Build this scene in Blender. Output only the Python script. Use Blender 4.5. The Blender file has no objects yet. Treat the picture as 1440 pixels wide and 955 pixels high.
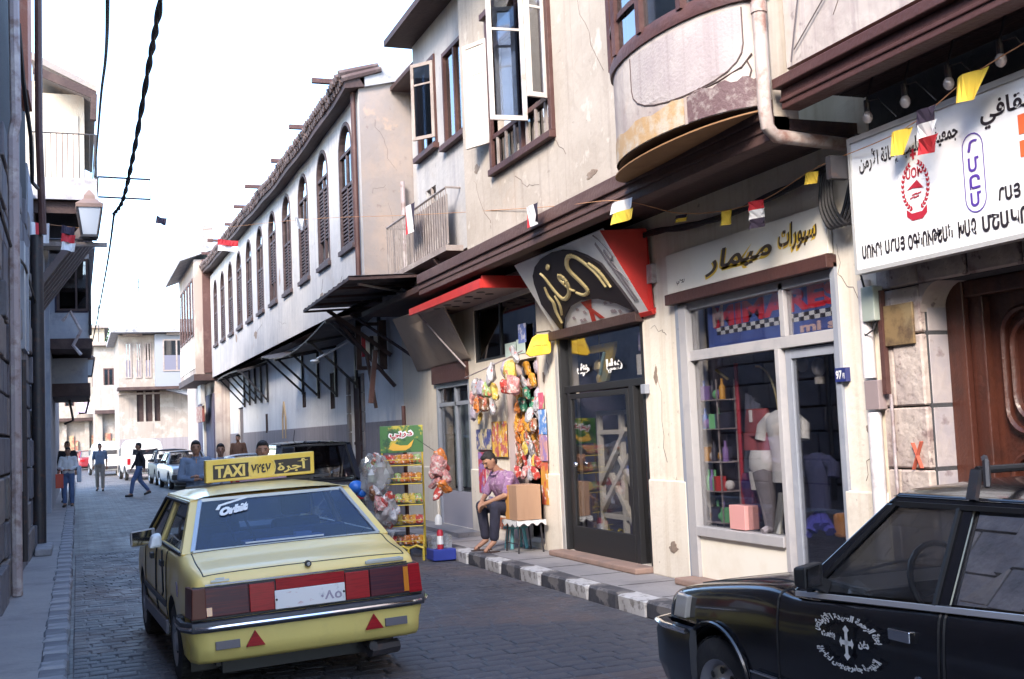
import bpy, bmesh, math, random
from mathutils import Vector, Matrix
random.seed(7)
R = math.radians
S = bpy.context.scene
COL = S.collection
# ---------------------------------------------------------------- camera
cd = bpy.data.cameras.new("camera"); cam = bpy.data.objects.new("camera", cd); COL.objects.link(cam)
S.camera = cam
cd.sensor_fit = 'HORIZONTAL'; cd.sensor_width = 36.0; cd.lens = 36.0 * 1600 / 1440
cd.clip_start = 0.05; cd.clip_end = 2000
yaw, pitch, roll = R(21.04), R(4.44), R(2.464)
fw = Vector((math.sin(yaw) * math.cos(pitch), math.cos(yaw) * math.cos(pitch), math.sin(pitch)))
rt = Vector((math.cos(yaw), -math.sin(yaw), 0)); up = rt.cross(fw)
rt2 = math.cos(roll) * rt - math.sin(roll) * up; up2 = math.sin(roll) * rt + math.cos(roll) * up
m3 = Matrix((rt2, up2, -fw)).transposed()
cam.matrix_world = Matrix.Translation((0, 0, 1.72)) @ m3.to_4x4()
# ---------------------------------------------------------------- world, sun, exposure
W = bpy.data.worlds.new("World"); S.world = W; W.use_nodes = True
SUN_EL, SUN_AZ = R(34), R(220)        # azimuth clockwise from +Y: behind the camera on the left
nt = W.node_tree; bg = nt.nodes['Background']; sk = nt.nodes.new('ShaderNodeTexSky')
sk.sky_type = 'NISHITA'; sk.sun_disc = False; sk.sun_elevation = SUN_EL; sk.sun_rotation = SUN_AZ
sk.air_density = 1.0; sk.dust_density = 1.0; sk.ozone_density = 2.5
nt.links.new(sk.outputs[0], bg.inputs[0]); bg.inputs[1].default_value = 0.15
ld = bpy.data.lights.new("sun", 'SUN'); ld.energy = 1.1; ld.angle = R(16); ld.color = (1, .87, .72)
sun = bpy.data.objects.new("sun", ld); COL.objects.link(sun)
sd = Vector((math.sin(SUN_AZ) * math.cos(SUN_EL), math.cos(SUN_AZ) * math.cos(SUN_EL), math.sin(SUN_EL)))
sun.rotation_euler = sd.to_track_quat('Z', 'Y').to_euler(); sun.location = (-10, -10, 30)
S.view_settings.view_transform = 'Standard'; S.view_settings.look = 'None'
S.view_settings.exposure = 2.62; S.view_settings.gamma = 1.0
S.render.engine = 'CYCLES'
S.cycles.max_bounces = 6; S.cycles.transparent_max_bounces = 16; S.cycles.caustics_reflective = False; S.cycles.caustics_refractive = False
# ================================================================ helpers
ROOT = {}
def V3(*a): return Vector(a)
class PL:
    """a vertical plane: u runs along U, v is height, d stands proud along N"""
    def __init__(s, o, U, N): s.o = Vector(o); s.U = Vector(U).normalized(); s.N = Vector(N).normalized(); s.Z = Vector((0, 0, 1))
    def __call__(s, u, v, d=0): return s.o + s.U * u + s.Z * v + s.N * d
def PX(x): return PL((x, 0, 0), (0, 1, 0), (-1, 0, 0))      # right-hand facades, u = world Y, d towards the street
def PLX(x): return PL((x, 0, 0), (0, 1, 0), (1, 0, 0))      # left-hand facades
def PY(y, x0=0): return PL((x0, y, 0), (1, 0, 0), (0, -1, 0))  # faces the camera, u = world X
class MB:
    def __init__(s): s.v = []; s.f = []; s.m = []; s.cur = 0
    def add(s, vs, fs):
        b = len(s.v); s.v += [tuple(q) for q in vs]
        for f in fs: s.f.append(tuple(b + i for i in f)); s.m.append(s.cur)
        return s
    def mat(s, i): s.cur = i; return s
    def hexa(s, p): return s.add(p, [(0, 3, 2, 1), (4, 5, 6, 7), (0, 1, 5, 4), (1, 2, 6, 5), (2, 3, 7, 6), (3, 0, 4, 7)])
    def box(s, x0, x1, y0, y1, z0, z1):
        return s.hexa([(x0, y0, z0), (x1, y0, z0), (x1, y1, z0), (x0, y1, z0), (x0, y0, z1), (x1, y0, z1), (x1, y1, z1), (x0, y1, z1)])
    def pbox(s, P, u0, u1, v0, v1, d0, d1):
        return s.hexa([P(u0, v0, d0), P(u1, v0, d0), P(u1, v0, d1), P(u0, v0, d1), P(u0, v1, d0), P(u1, v1, d0), P(u1, v1, d1), P(u0, v1, d1)])
    def quad(s, a, b, c, d): return s.add([a, b, c, d], [(0, 1, 2, 3)])
    def poly(s, pts): return s.add(pts, [tuple(range(len(pts)))])
    def bar(s, a, b, w, h=None, up=(0, 0, 1)):
        a = Vector(a); b = Vector(b); h = h or w; t = (b - a).normalized(); upv = Vector(up)
        if abs(t.dot(upv)) > .98: upv = Vector((1, 0, 0))
        x = t.cross(upv).normalized() * w / 2; y = x.cross(t).normalized() * h / 2
        return s.hexa([a - x - y, a + x - y, a + x + y, a - x + y, b - x - y, b + x - y, b + x + y, b - x + y])
    def loft(s, rings, cap=True, close=True):
        n = len(rings[0]); b = len(s.v)
        for r in rings: s.v += [tuple(q) for q in r]
        for i in range(len(rings) - 1):
            for j in range(n if close else n - 1):
                k = (j + 1) % n
                s.f.append((b + i * n + j, b + i * n + k, b + (i + 1) * n + k, b + (i + 1) * n + j)); s.m.append(s.cur)
        if cap and close:
            s.f.append(tuple(b + j for j in reversed(range(n)))); s.m.append(s.cur)
            s.f.append(tuple(b + (len(rings) - 1) * n + j for j in range(n))); s.m.append(s.cur)
        return s
    def tube(s, pts, r, seg=8, cap=True):
        pts = [Vector(p) for p in pts]; rs = r if isinstance(r, (list, tuple)) else [r] * len(pts)
        rings = []; prev = None
        for i, p in enumerate(pts):
            a = pts[max(0, i - 1)]; c = pts[min(len(pts) - 1, i + 1)]; t = (c - a)
            t = t.normalized() if t.length > 1e-9 else Vector((0, 0, 1))
            if prev is None:
                q = Vector((0, 0, 1)) if abs(t.z) < .9 else Vector((1, 0, 0)); x = t.cross(q).normalized()
            else:
                x = prev - t * prev.dot(t); x = x.normalized() if x.length > 1e-6 else t.orthogonal().normalized()
            prev = x; y = t.cross(x)
            rings.append([p + x * (rs[i] * math.cos(2 * math.pi * k / seg)) + y * (rs[i] * math.sin(2 * math.pi * k / seg)) for k in range(seg)])
        return s.loft(rings, cap)
    def ell(s, c, rx, ry, rz, seg=12, rg=8, M=None):
        c = Vector(c); rings = []
        for i in range(1, rg):
            th = math.pi * i / rg; ring = []
            for k in range(seg):
                ph = 2 * math.pi * k / seg
                q = Vector((rx * math.sin(th) * math.cos(ph), ry * math.sin(th) * math.sin(ph), rz * math.cos(th)))
                if M: q = M @ q
                ring.append(c + q)
            rings.append(ring)
        b = len(s.v); s.loft(rings, cap=False)
        t = Vector((0, 0, rz)); t = (M @ t) if M else t
        s.v += [tuple(c + t), tuple(c - t)]; it = len(s.v) - 2; nr = (len(rings) - 1) * seg
        for k in range(seg):
            s.f.append((b + (k + 1) % seg, b + k, it)); s.m.append(s.cur)
            s.f.append((b + nr + k, b + nr + (k + 1) % seg, it + 1)); s.m.append(s.cur)
        return s
    def cap(s, a, b, ra, rb, seg=10):
        """tapered capsule"""
        a = Vector(a); b = Vector(b); t = (b - a)
        L = t.length
        if L < 1e-5: return s.ell(a, ra, ra, ra, seg, 6)
        t /= L; pts = []; rs = []
        for k in (-.999, -.8, -.45, 0): pts.append(a + t * ra * k); rs.append(ra * math.sqrt(max(0.0, 1 - k * k)) + 1e-4)
        for k in (0, .45, .8, .999): pts.append(b + t * rb * k); rs.append(rb * math.sqrt(max(0.0, 1 - k * k)) + 1e-4)
        return s.tube(pts, rs, seg)
    def prism(s, P, pts, d0, d1):
        n = len(pts); a = [P(u, v, d0) for u, v in pts]; b = [P(u, v, d1) for u, v in pts]
        fs = [tuple(range(n)), tuple(range(2 * n - 1, n - 1, -1))] + [(i, (i + 1) % n, n + (i + 1) % n, n + i) for i in range(n)]
        return s.add(a + b, fs)
    def wall(s, P, u0, u1, v0, v1, holes=(), depth=.25, d=0, reveal=True):
        us = sorted(set([u0, u1] + [h[0] for h in holes] + [h[1] for h in holes])); vs = sorted(set([v0, v1] + [h[2] for h in holes] + [h[3] for h in holes]))
        us = [u for u in us if u0 <= u <= u1]; vs = [v for v in vs if v0 <= v <= v1]
        def inh(u, v): return any(h[0] < u < h[1] and h[2] < v < h[3] for h in holes)
        for i in range(len(us) - 1):
            for j in range(len(vs) - 1):
                if not inh((us[i] + us[i + 1]) / 2, (vs[j] + vs[j + 1]) / 2):
                    s.quad(P(us[i], vs[j], d), P(us[i + 1], vs[j], d), P(us[i + 1], vs[j + 1], d), P(us[i], vs[j + 1], d))
        if reveal:
            for a, b, c, e in [h[:4] for h in holes]:
                e_ = d - depth
                s.quad(P(a, c, d), P(a, e, d), P(a, e, e_), P(a, c, e_)); s.quad(P(b, c, d), P(b, e, d), P(b, e, e_), P(b, c, e_))
                s.quad(P(a, e, d), P(b, e, d), P(b, e, e_), P(a, e, e_)); s.quad(P(a, c, d), P(b, c, d), P(b, c, e_), P(a, c, e_))
        for (u, w, z) in ((u0, u0, 0), (u1, u1, 0)):
            s.quad(P(u, v0, d), P(u, v1, d), P(u, v1, d - depth), P(u, v0, d - depth))
        s.quad(P(u0, v1, d), P(u1, v1, d), P(u1, v1, d - depth), P(u0, v1, d - depth))
        s.quad(P(u0, v0, d), P(u1, v0, d), P(u1, v0, d - depth), P(u0, v0, d - depth))
        return s
    def mesh(s, name, mats, off=(0, 0, 0), smooth=False, angle=40, recalc=True):
        me = bpy.data.meshes.new(name); ox, oy, oz = off
        me.from_pydata([(a - ox, b - oy, c - oz) for a, b, c in s.v], [], s.f)
        for m in mats: me.materials.append(m)
        if len(mats) > 1:
            for p, i in zip(me.polygons, s.m): p.material_index = min(i, len(mats) - 1)
        if recalc or smooth:
            bm = bmesh.new(); bm.from_mesh(me)
            if recalc: bmesh.ops.recalc_face_normals(bm, faces=bm.faces)
            if smooth:
                for f in bm.faces: f.smooth = True
                for e in bm.edges:
                    if len(e.link_faces) == 2 and e.calc_face_angle(0) > R(angle): e.smooth = False
            bm.to_mesh(me); bm.free()
        me.update(); return me
def off(o):
    while o is not None and o.parent is not None: o = o.parent
    return ROOT.get(o.name, (0, 0, 0)) if o is not None else (0, 0, 0)
SPLIT = {'plinth', 'joist', 'shutter_rail', 'iron_bracket', 'roof_beam', 'sign_bracket', 'glazing_bar', 'side_strip', 'clamp', 'bracket', 'pillar', 'soffit_board', 'strut', 'painted_cross', 'goods', 'price_card', 'shop_opening', 'window_strip', 'lamp_hole', 'mud_flap', 'doorstep', 'wall_panel', 'tail_light', 'leg', 'wall', 'wiper', 'pavement_joint', 'eave_board', 'window_trim_bar', 'orange_bars'}
def islands(mb):
    par = list(range(len(mb.v)))
    def fd(i):
        while par[i] != i: par[i] = par[par[i]]; i = par[i]
        return i
    for f in mb.f:
        a = fd(f[0])
        for i in f[1:]: par[fd(i)] = a
    out = {}
    for f, m in zip(mb.f, mb.m): out.setdefault(fd(f[0]), []).append((f, m))
    res = []
    for fs in out.values():
        ids = sorted(set(i for f, _ in fs for i in f)); ix = {i: k for k, i in enumerate(ids)}
        q = MB(); q.v = [mb.v[i] for i in ids]; q.f = [tuple(ix[i] for i in f) for f, _ in fs]; q.m = [m for _, m in fs]; res.append(q)
    return res
def part(name, mb, mats, parent=None, smooth=False, bevel=0, kind=None, label=None, angle=40, local=False):
    if name in SPLIT and kind is None and name != 'wall':
        isl = islands(mb)
        if 1 < len(isl) < 60: return [part_(name, q, mats, parent, smooth, bevel, kind, label, angle, local) for q in isl][0]
    return part_(name, mb, mats, parent, smooth, bevel, kind, label, angle, local)
def part_(name, mb, mats, parent=None, smooth=False, bevel=0, kind=None, label=None, angle=40, local=False):
    if not isinstance(mats, (list, tuple)): mats = [mats]
    me = mb.mesh(name, mats, (0, 0, 0) if (local or parent is None) else off(parent), smooth, angle)
    o = bpy.data.objects.new(name, me); COL.objects.link(o)
    if parent is not None: o.parent = parent
    if bevel:
        b = o.modifiers.new('bevel', 'BEVEL'); b.width = bevel; b.segments = 2; b.limit_method = 'ANGLE'; b.angle_limit = R(40)
    if kind: o['kind'] = kind
    if label: o['label'] = label
    return o
def thing(name, label, cat, loc=(0, 0, 0), rot=0, group=None):
    o = bpy.data.objects.new(name, None); COL.objects.link(o); o.empty_display_size = .2
    o.location = loc; o.rotation_euler = (0, 0, rot); ROOT[o.name] = tuple(loc) if rot == 0 else (0, 0, 0)
    o['label'] = label; o['category'] = cat
    if group: o['group'] = group
    return o
def solo(name, label, cat, mb, mats, group=None, loc=None, **k):
    """a thing that is one mesh; loc = base point used as origin"""
    if not isinstance(mats, (list, tuple)): mats = [mats]
    if loc is None:
        xs = [q[0] for q in mb.v]; ys = [q[1] for q in mb.v]; zs = [q[2] for q in mb.v]; loc = ((min(xs) + max(xs)) / 2, (min(ys) + max(ys)) / 2, min(zs))
    me = mb.mesh(name, mats, loc, k.get('smooth', False), k.get('angle', 40))
    o = bpy.data.objects.new(name, me); COL.objects.link(o); o.location = loc; ROOT[o.name] = tuple(loc)
    if k.get('bevel'):
        b = o.modifiers.new('bevel', 'BEVEL'); b.width = k['bevel']; b.segments = 2; b.limit_method = 'ANGLE'; b.angle_limit = R(40)
    o['label'] = label; o['category'] = cat
    if group: o['group'] = group
    return o
def struct(name, mb, mats, **k):
    o = part(name, mb, mats, None, **k); o['kind'] = 'structure'; ROOT[o.name] = (0, 0, 0); return o
def piece(name, me, parent, loc, rot=(0, 0, 0), sc=(1, 1, 1)):
    o = bpy.data.objects.new(name, me); COL.objects.link(o); o.parent = parent
    of = off(parent); o.location = (loc[0] - of[0], loc[1] - of[1], loc[2] - of[2]); o.rotation_euler = rot; o.scale = sc
    return o
def evald(mb, mods, smooth=True, mats=(), angle=180):
    """mesh of mb after modifiers [(type, {attr:val})]"""
    me = mb.mesh('tmp', list(mats)) if isinstance(mb, MB) else mb
    o = bpy.data.objects.new('tmp', me); COL.objects.link(o)
    for t, a in mods:
        m = o.modifiers.new(t, t)
        for k, v in a.items(): setattr(m, k, v)
    dg = bpy.context.evaluated_depsgraph_get(); dg.update()
    out = bpy.data.meshes.new_from_object(o.evaluated_get(dg))
    bpy.data.objects.remove(o)
    if smooth:
        for p in out.polygons: p.use_smooth = True
    out.materials.clear()
    for m in mats: out.materials.append(m)
    return out
# ---------------------------------------------------------------- text
SH = {'ا':'\ufe8d\ufe8e','أ':'\ufe83\ufe84','إ':'\ufe87\ufe88','ب':'\ufe8f\ufe90\ufe91\ufe92','ت':'\ufe95\ufe96\ufe97\ufe98','ة':'\ufe93\ufe94','ث':'\ufe99\ufe9a\ufe9b\ufe9c','ج':'\ufe9d\ufe9e\ufe9f\ufea0','ح':'\ufea1\ufea2\ufea3\ufea4','خ':'\ufea5\ufea6\ufea7\ufea8','د':'\ufea9\ufeaa','ر':'\ufead\ufeae','ز':'\ufeaf\ufeb0','س':'\ufeb1\ufeb2\ufeb3\ufeb4','ص':'\ufeb9\ufeba\ufebb\ufebc','ط':'\ufec1\ufec2\ufec3\ufec4','ع':'\ufec9\ufeca\ufecb\ufecc','غ':'\ufecd\ufece\ufecf\ufed0','ف':'\ufed1\ufed2\ufed3\ufed4','ق':'\ufed5\ufed6\ufed7\ufed8','ك':'\ufed9\ufeda\ufedb\ufedc','ل':'\ufedd\ufede\ufedf\ufee0','م':'\ufee1\ufee2\ufee3\ufee4','ن':'\ufee5\ufee6\ufee7\ufee8','ه':'\ufee9\ufeea\ufeeb\ufeec','و':'\ufeed\ufeee','ي':'\ufef1\ufef2\ufef3\ufef4'}
def ar(s):
    s = s.replace('لا', '\u0001').replace('لأ', '\u0002').replace('لإ', '\u0003')
    T = dict(SH); T.update({'\u0001': '\ufefb\ufefc', '\u0002': '\ufef7\ufef8', '\u0003': '\ufef9\ufefa'}); out = []
    for i, c in enumerate(s):
        f = T.get(c)
        if not f: out.append(c); continue
        prev = i > 0 and len(T.get(s[i - 1], '')) == 4
        nxt = i + 1 < len(s) and s[i + 1] in T and len(f) == 4
        out.append(f[(3 if nxt else 1) if prev else (2 if nxt else 0)])
    return ''.join(reversed(out))
def text2d(s, bold=.0, italic=0.0):
    """2-D glyph mesh normalised to the unit box"""
    c = bpy.data.curves.new('t', 'FONT'); c.body = s; c.size = 1; c.offset = bold; c.shear = italic; c.resolution_u = 3
    o = bpy.data.objects.new('t', c); COL.objects.link(o)
    dg = bpy.context.evaluated_depsgraph_get(); dg.update(); me = bpy.data.meshes.new_from_object(o.evaluated_get(dg))
    vs = [(v.co.x, v.co.y) for v in me.vertices]; fs = [tuple(p.vertices) for p in me.polygons]
    bpy.data.objects.remove(o); bpy.data.curves.remove(c); bpy.data.meshes.remove(me)
    x0 = min(v[0] for v in vs); x1 = max(v[0] for v in vs); y0 = min(v[1] for v in vs); y1 = max(v[1] for v in vs)
    return [((x - x0) / (x1 - x0), (y - y0) / (y1 - y0)) for x, y in vs], fs
def lettering(mb, s, fn, bold=.02, italic=0):
    vs, fs = text2d(s, bold, italic); mb.add([fn(x, y) for x, y in vs], fs); return mb
# ---------------------------------------------------------------- materials
MATS = {}
def M(name, col, rough=.8, layers=(), bump=0, bscale=40, metal=0, spec=.5, coat=0, emit=None, estr=0, alpha=1, brick=None, rvar=0, coord='Object'):
    """layers: (colour, scale, (sx,sy,sz), lo, hi, strength) noise layers mixed over the base"""
    m = bpy.data.materials.new(name); m.use_nodes = True; n = m.node_tree.nodes; l = m.node_tree.links; b = n['Principled BSDF']
    tc = n.new('ShaderNodeTexCoord'); cur = None
    rgb = n.new('ShaderNodeRGB'); rgb.outputs[0].default_value = (*col, 1); cur = rgb.outputs[0]
    hb = None
    if brick:
        mp = n.new('ShaderNodeMapping'); l.new(tc.outputs[coord], mp.inputs[0]); mp.inputs[2].default_value = brick.get('rot', (0, 0, 0))
        bt = n.new('ShaderNodeTexBrick'); l.new(mp.outputs[0], bt.inputs[0])
        bt.inputs['Color1'].default_value = (*col, 1); bt.inputs['Color2'].default_value = (*brick['c2'], 1); bt.inputs['Mortar'].default_value = (*brick['mc'], 1)
        bt.inputs['Scale'].default_value = 1; bt.inputs['Brick Width'].default_value = brick['w']; bt.inputs['Row Height'].default_value = brick['h']; bt.inputs['Mortar Size'].default_value = brick['m']
        cur = bt.outputs['Color']; hb = bt.outputs['Fac']
    for (c, sc, sv, lo, hi, st) in layers:
        mp = n.new('ShaderNodeMapping'); l.new(tc.outputs[coord], mp.inputs[0]); mp.inputs[3].default_value = sv; mp.inputs[1].default_value = (random.random() * 9, random.random() * 9, random.random() * 9)
        nz = n.new('ShaderNodeTexNoise'); nz.inputs['Scale'].default_value = sc; nz.inputs['Detail'].default_value = 6; nz.inputs['Roughness'].default_value = .62; l.new(mp.outputs[0], nz.inputs[0])
        mr = n.new('ShaderNodeMapRange'); l.new(nz.outputs[0], mr.inputs[0]); mr.inputs[1].default_value = lo; mr.inputs[2].default_value = hi; mr.inputs[4].default_value = st
        mx = n.new('ShaderNodeMix'); mx.data_type = 'RGBA'; l.new(mr.outputs[0], mx.inputs[0]); l.new(cur, mx.inputs[6]); mx.inputs[7].default_value = (*c, 1); cur = mx.outputs[2]
    l.new(cur, b.inputs['Base Color'])
    b.inputs['Roughness'].default_value = rough; b.inputs['Metallic'].default_value = metal
    b.inputs['Specular IOR Level'].default_value = spec; b.inputs['Coat Weight'].default_value = coat; b.inputs['Coat Roughness'].default_value = .06
    if rvar:
        nz = n.new('ShaderNodeTexNoise'); nz.inputs['Scale'].default_value = 3; nz.inputs['Detail'].default_value = 5; l.new(tc.outputs[coord], nz.inputs[0])
        mr = n.new('ShaderNodeMapRange'); l.new(nz.outputs[0], mr.inputs[0]); mr.inputs[1].default_value = .35; mr.inputs[2].default_value = .65; mr.inputs[3].default_value = max(.02, rough - rvar); mr.inputs[4].default_value = rough + rvar; l.new(mr.outputs[0], b.inputs['Roughness'])
    if bump:
        nz = n.new('ShaderNodeTexNoise'); nz.inputs['Scale'].default_value = bscale; nz.inputs['Detail'].default_value = 8; l.new(tc.outputs[coord], nz.inputs[0])
        bp = n.new('ShaderNodeBump'); bp.inputs['Strength'].default_value = bump; bp.inputs['Distance'].default_value = .02; l.new(nz.outputs[0], bp.inputs['Height']); l.new(bp.outputs[0], b.inputs['Normal'])
        if hb is not None:
            b2 = n.new('ShaderNodeBump'); b2.invert = True; b2.inputs['Strength'].default_value = .8; b2.inputs['Distance'].default_value = .015; l.new(hb, b2.inputs['Height']); l.new(bp.outputs[0], b2.inputs['Normal']); l.new(b2.outputs[0], b.inputs['Normal'])
    if emit: b.inputs['Emission Color'].default_value = (*emit, 1); b.inputs['Emission Strength'].default_value = estr
    MATS[name] = m; return m
def GLASS(name, tint, refl=.08, rough=.02, edge=.6, dirt_sheen=0.0, dirt_sheen_col=(.5, .5, .5)):
    m = bpy.data.materials.new(name); m.use_nodes = True; n = m.node_tree.nodes; l = m.node_tree.links; n.remove(n['Principled BSDF']); out = n['Material Output']
    t = n.new('ShaderNodeBsdfTransparent'); t.inputs[0].default_value = (*tint, 1)
    g = n.new('ShaderNodeBsdfGlossy'); g.inputs['Roughness'].default_value = rough
    lw = n.new('ShaderNodeFresnel'); lw.inputs[0].default_value = 1.5
    ma = n.new('ShaderNodeMath'); ma.operation = 'MULTIPLY_ADD'; l.new(lw.outputs[0], ma.inputs[0]); ma.inputs[1].default_value = edge; ma.inputs[2].default_value = refl; ma.use_clamp = True
    mx = n.new('ShaderNodeMixShader'); l.new(ma.outputs[0], mx.inputs[0]); l.new(t.outputs[0], mx.inputs[1]); l.new(g.outputs[0], mx.inputs[2])
    last = mx
    if dirt_sheen:
        df = n.new('ShaderNodeBsdfDiffuse'); df.inputs[0].default_value = (*dirt_sheen_col, 1)
        tc = n.new('ShaderNodeTexCoord'); nz = n.new('ShaderNodeTexNoise'); nz.inputs['Scale'].default_value = 2.5; nz.inputs['Detail'].default_value = 7; l.new(tc.outputs['Object'], nz.inputs[0])
        mr = n.new('ShaderNodeMapRange'); l.new(nz.outputs[0], mr.inputs[0]); mr.inputs[1].default_value = .3; mr.inputs[2].default_value = .75; mr.inputs[4].default_value = dirt_sheen
        m2 = n.new('ShaderNodeMixShader'); l.new(mr.outputs[0], m2.inputs[0]); l.new(mx.outputs[0], m2.inputs[1]); l.new(df.outputs[0], m2.inputs[2]); last = m2
    l.new(last.outputs[0], out.inputs[0]); MATS[name] = m; return m
one = (1, 1, 1); strk = (3, 3, .35)
rain = (7, 7, .22)
plaster = M('cream_plaster', (.40, .345, .29), .9, [((.50, .44, .38), .8, one, .40, .62, .85), ((.27, .22, .19), 1.1, rain, .54, .72, .55), ((.42, .27, .17), .7, one, .60, .74, .45), ((.20, .17, .15), .5, one, .64, .78, .5), ((.18, .15, .13), 9, one, .66, .73, .5), ((.62, .57, .50), 3, one, .60, .66, .5)], bump=.5, bscale=10)
stain_plaster = M('stained_plaster', (.36, .30, .27), .9, [((.50, .44, .39), 1.1, one, .42, .6, .8), ((.20, .15, .16), 1.2, rain, .50, .72, .6), ((.44, .27, .14), 1.0, one, .58, .7, .4), ((.14, .11, .11), 8, one, .64, .72, .5)], bump=.5, bscale=10)
pillar_white = M('whitewashed_pillar', (.72, .655, .56), .85, [((.54, .45, .34), 1.3, rain, .50, .72, .6), ((.40, .34, .28), 1.2, one, .60, .76, .5), ((.28, .23, .20), 11, one, .66, .72, .7), ((.74, .68, .58), 3, one, .55, .62, .6)], bump=.35, bscale=16)
longwhite = M('limewash', (.40, .39, .39), .9, [((.52, .50, .48), .8, one, .40, .6, .8), ((.29, .28, .31), .9, rain, .50, .72, .65), ((.36, .29, .23), 1.6, one, .60, .74, .5), ((.20, .18, .18), 7, one, .64, .72, .5)], bump=.5, bscale=9)
lowwhite = M('pale_limewash', (.62, .62, .63), .9, [((.72, .72, .72), .8, one, .40, .6, .8), ((.42, .42, .46), .9, rain, .54, .76, .6), ((.48, .40, .32), 1.6, one, .64, .76, .5), ((.28, .26, .26), 7, one, .66, .74, .5)], bump=.5, bscale=9)
dado = M('grey_dado', (.25, .225, .24), .9, [((.17, .15, .16), 1.2, rain, .45, .7, .7), ((.34, .31, .31), 3, one, .58, .7, .5)], bump=.3, bscale=14)
mudwall = M('tan_mud_plaster', (.26, .225, .21), .95, [((.36, .28, .23), 1.2, one, .45, .65, .7), ((.24, .23, .24), .8, (1, 1, .4), .5, .7, .7), ((.48, .33, .23), 2.0, one, .60, .70, .5), ((.18, .14, .13), 7, one, .63, .72, .6)], bump=.6, bscale=9)
wood_dark = M('dark_brown_timber', (.040, .019, .018), .7, [((.085, .05, .042), 2.5, (1, .2, 1), .45, .7, .7), ((.03, .018, .016), 5, one, .55, .7, .6)], bump=.4, bscale=25)
wood_red = M('red_brown_timber', (.065, .024, .020), .6, [((.13, .065, .055), 3, (1, .15, 1), .5, .72, .7), ((.04, .02, .018), 6, one, .55, .72, .5)], bump=.35, bscale=25)
wood_grey = M('weathered_timber', (.30, .25, .23), .85, [((.45, .40, .36), 4, (2, .4, .4), .5, .7, .7), ((.12, .09, .08), 4, one, .52, .7, .6)], bump=.4, bscale=25)
wood_door = M('varnished_door_wood', (.055, .015, .009), .45, [((.10, .03, .016), 3, (4, 4, .3), .45, .7, .7), ((.025, .009, .007), 4, one, .52, .72, .7)], bump=.3, bscale=30, coat=.1)
stone_pale = M('pale_dressed_stone', (.38, .31, .28), .88, [((.52, .44, .38), 2.2, one, .42, .62, .8), ((.15, .085, .085), 4, one, .54, .66, .75), ((.12, .08, .08), 13, one, .60, .68, .8), ((.60, .52, .46), 7, one, .6, .7, .6)], bump=1.0, bscale=13)
stone_dark = M('dark_grey_stone', (.15, .145, .165), .85, [((.27, .25, .26), 1.6, one, .45, .65, .7), ((.04, .04, .05), 3, one, .5, .7, .6), ((.26,.17,.12), 2.2, one, .62, .72, .4)], bump=.7, bscale=14)
stone_mid = M('mid_grey_stone', (.19, .17, .17), .85, [((.28, .24, .21), 1.6, one, .45, .65, .7), ((.08, .07, .08), 3, one, .5, .7, .6)], bump=.7, bscale=14)
mortar = M('dark_mortar', (.05, .05, .055), .95, bump=.5, bscale=30)
roof_grey = M('grey_felt_roof', (.30, .30, .32), .9, [((.45, .44, .44), 2, one, .5, .7, .7), ((.1, .1, .11), 4, one, .55, .7, .7)], bump=.4, bscale=12)
tin = M('rusty_tin_sheet', (.055, .045, .045), .6, [((.16, .12, .11), 3, one, .5, .7, .7), ((.12, .05, .03), 5, one, .55, .7, .6)], bump=.3, bscale=12, metal=.2)
steel = M('grey_painted_steel', (.26, .28, .33), .45, [((.4, .42, .46), 3, one, .5, .75, .6), ((.12, .10, .10), 8, one, .62, .72, .5)], bump=.05)
alu = M('pale_aluminium', (.58, .57, .55), .35, [((.42, .40, .38), 5, one, .5, .75, .5)], metal=.35)
pipe_m = M('grey_pipe', (.33, .28, .29), .6, [((.55, .5, .48), 4, one, .5, .65, .7), ((.16, .09, .07), 6, one, .52, .66, .7)], bump=.1)
pipe_white = M('whitewashed_pipe', (.62, .58, .58), .7, [((.35, .3, .32), 5, one, .5, .65, .6)], bump=.15)
iron = M('black_iron', (.03, .028, .032), .5, [((.10, .05, .035), 9, one, .55, .7, .6)], bump=.1)
rubber = M('tyre_rubber', (.022, .021, .023), .8, [((.05, .048, .047), 8, one, .5, .7, .6)], bump=.2, bscale=60)
black_cable = M('black_cable', (.02, .018, .02), .6)
white_board = M('white_sign_board', (.80, .80, .80), .5, [((.62, .60, .58), 1.5, one, .5, .75, .5), ((.45, .38, .33), 6, one, .68, .78, .4)], bump=.04)
cream_board = M('cream_sign_board', (.80, .76, .67), .5, [((.64, .56, .43), 2, one, .5, .75, .5)], bump=.04)
tan_board = M('tan_sheet_board', (.38, .30, .24), .7, [((.46, .38, .31), 1.5, one, .4, .6, .6), ((.22, .17, .15), 5, one, .6, .75, .5)], bump=.1)
red_paint = M('red_paint', (.50, .03, .025), .45, [((.3, .02, .02), 3, one, .5, .7, .6)], bump=.05)
ink = M('black_lettering', (.02, .015, .02), .5)
ink_red = M('red_lettering', (.42, .02, .04), .5)
ink_violet = M('violet_lettering', (.09, .04, .30), .5)
ink_white = M('white_lettering', (.80, .80, .78), .5)
ink_yellow = M('yellow_lettering', (.75, .50, .05), .5)
gold = M('gold_leaf', (.62, .50, .24), .35, metal=.4)
yellow_pl = M('yellow_plastic', (.78, .50, .02), .45, [((.85, .62, .1), 4, one, .45, .65, .6)])
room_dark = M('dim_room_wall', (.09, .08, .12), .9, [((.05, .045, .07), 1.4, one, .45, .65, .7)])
floor_m = M('shop_floor', (.16, .14, .14), .7)
glass_shop = GLASS('shop_glass', (.97, .97, .98), .012, .01, .5)
glass_win = GLASS('window_glass', (.55, .60, .68), .30, .02, .8)
glass_dark = GLASS('dark_window_glass', (.25, .27, .32), .15, .03, .8)
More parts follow.
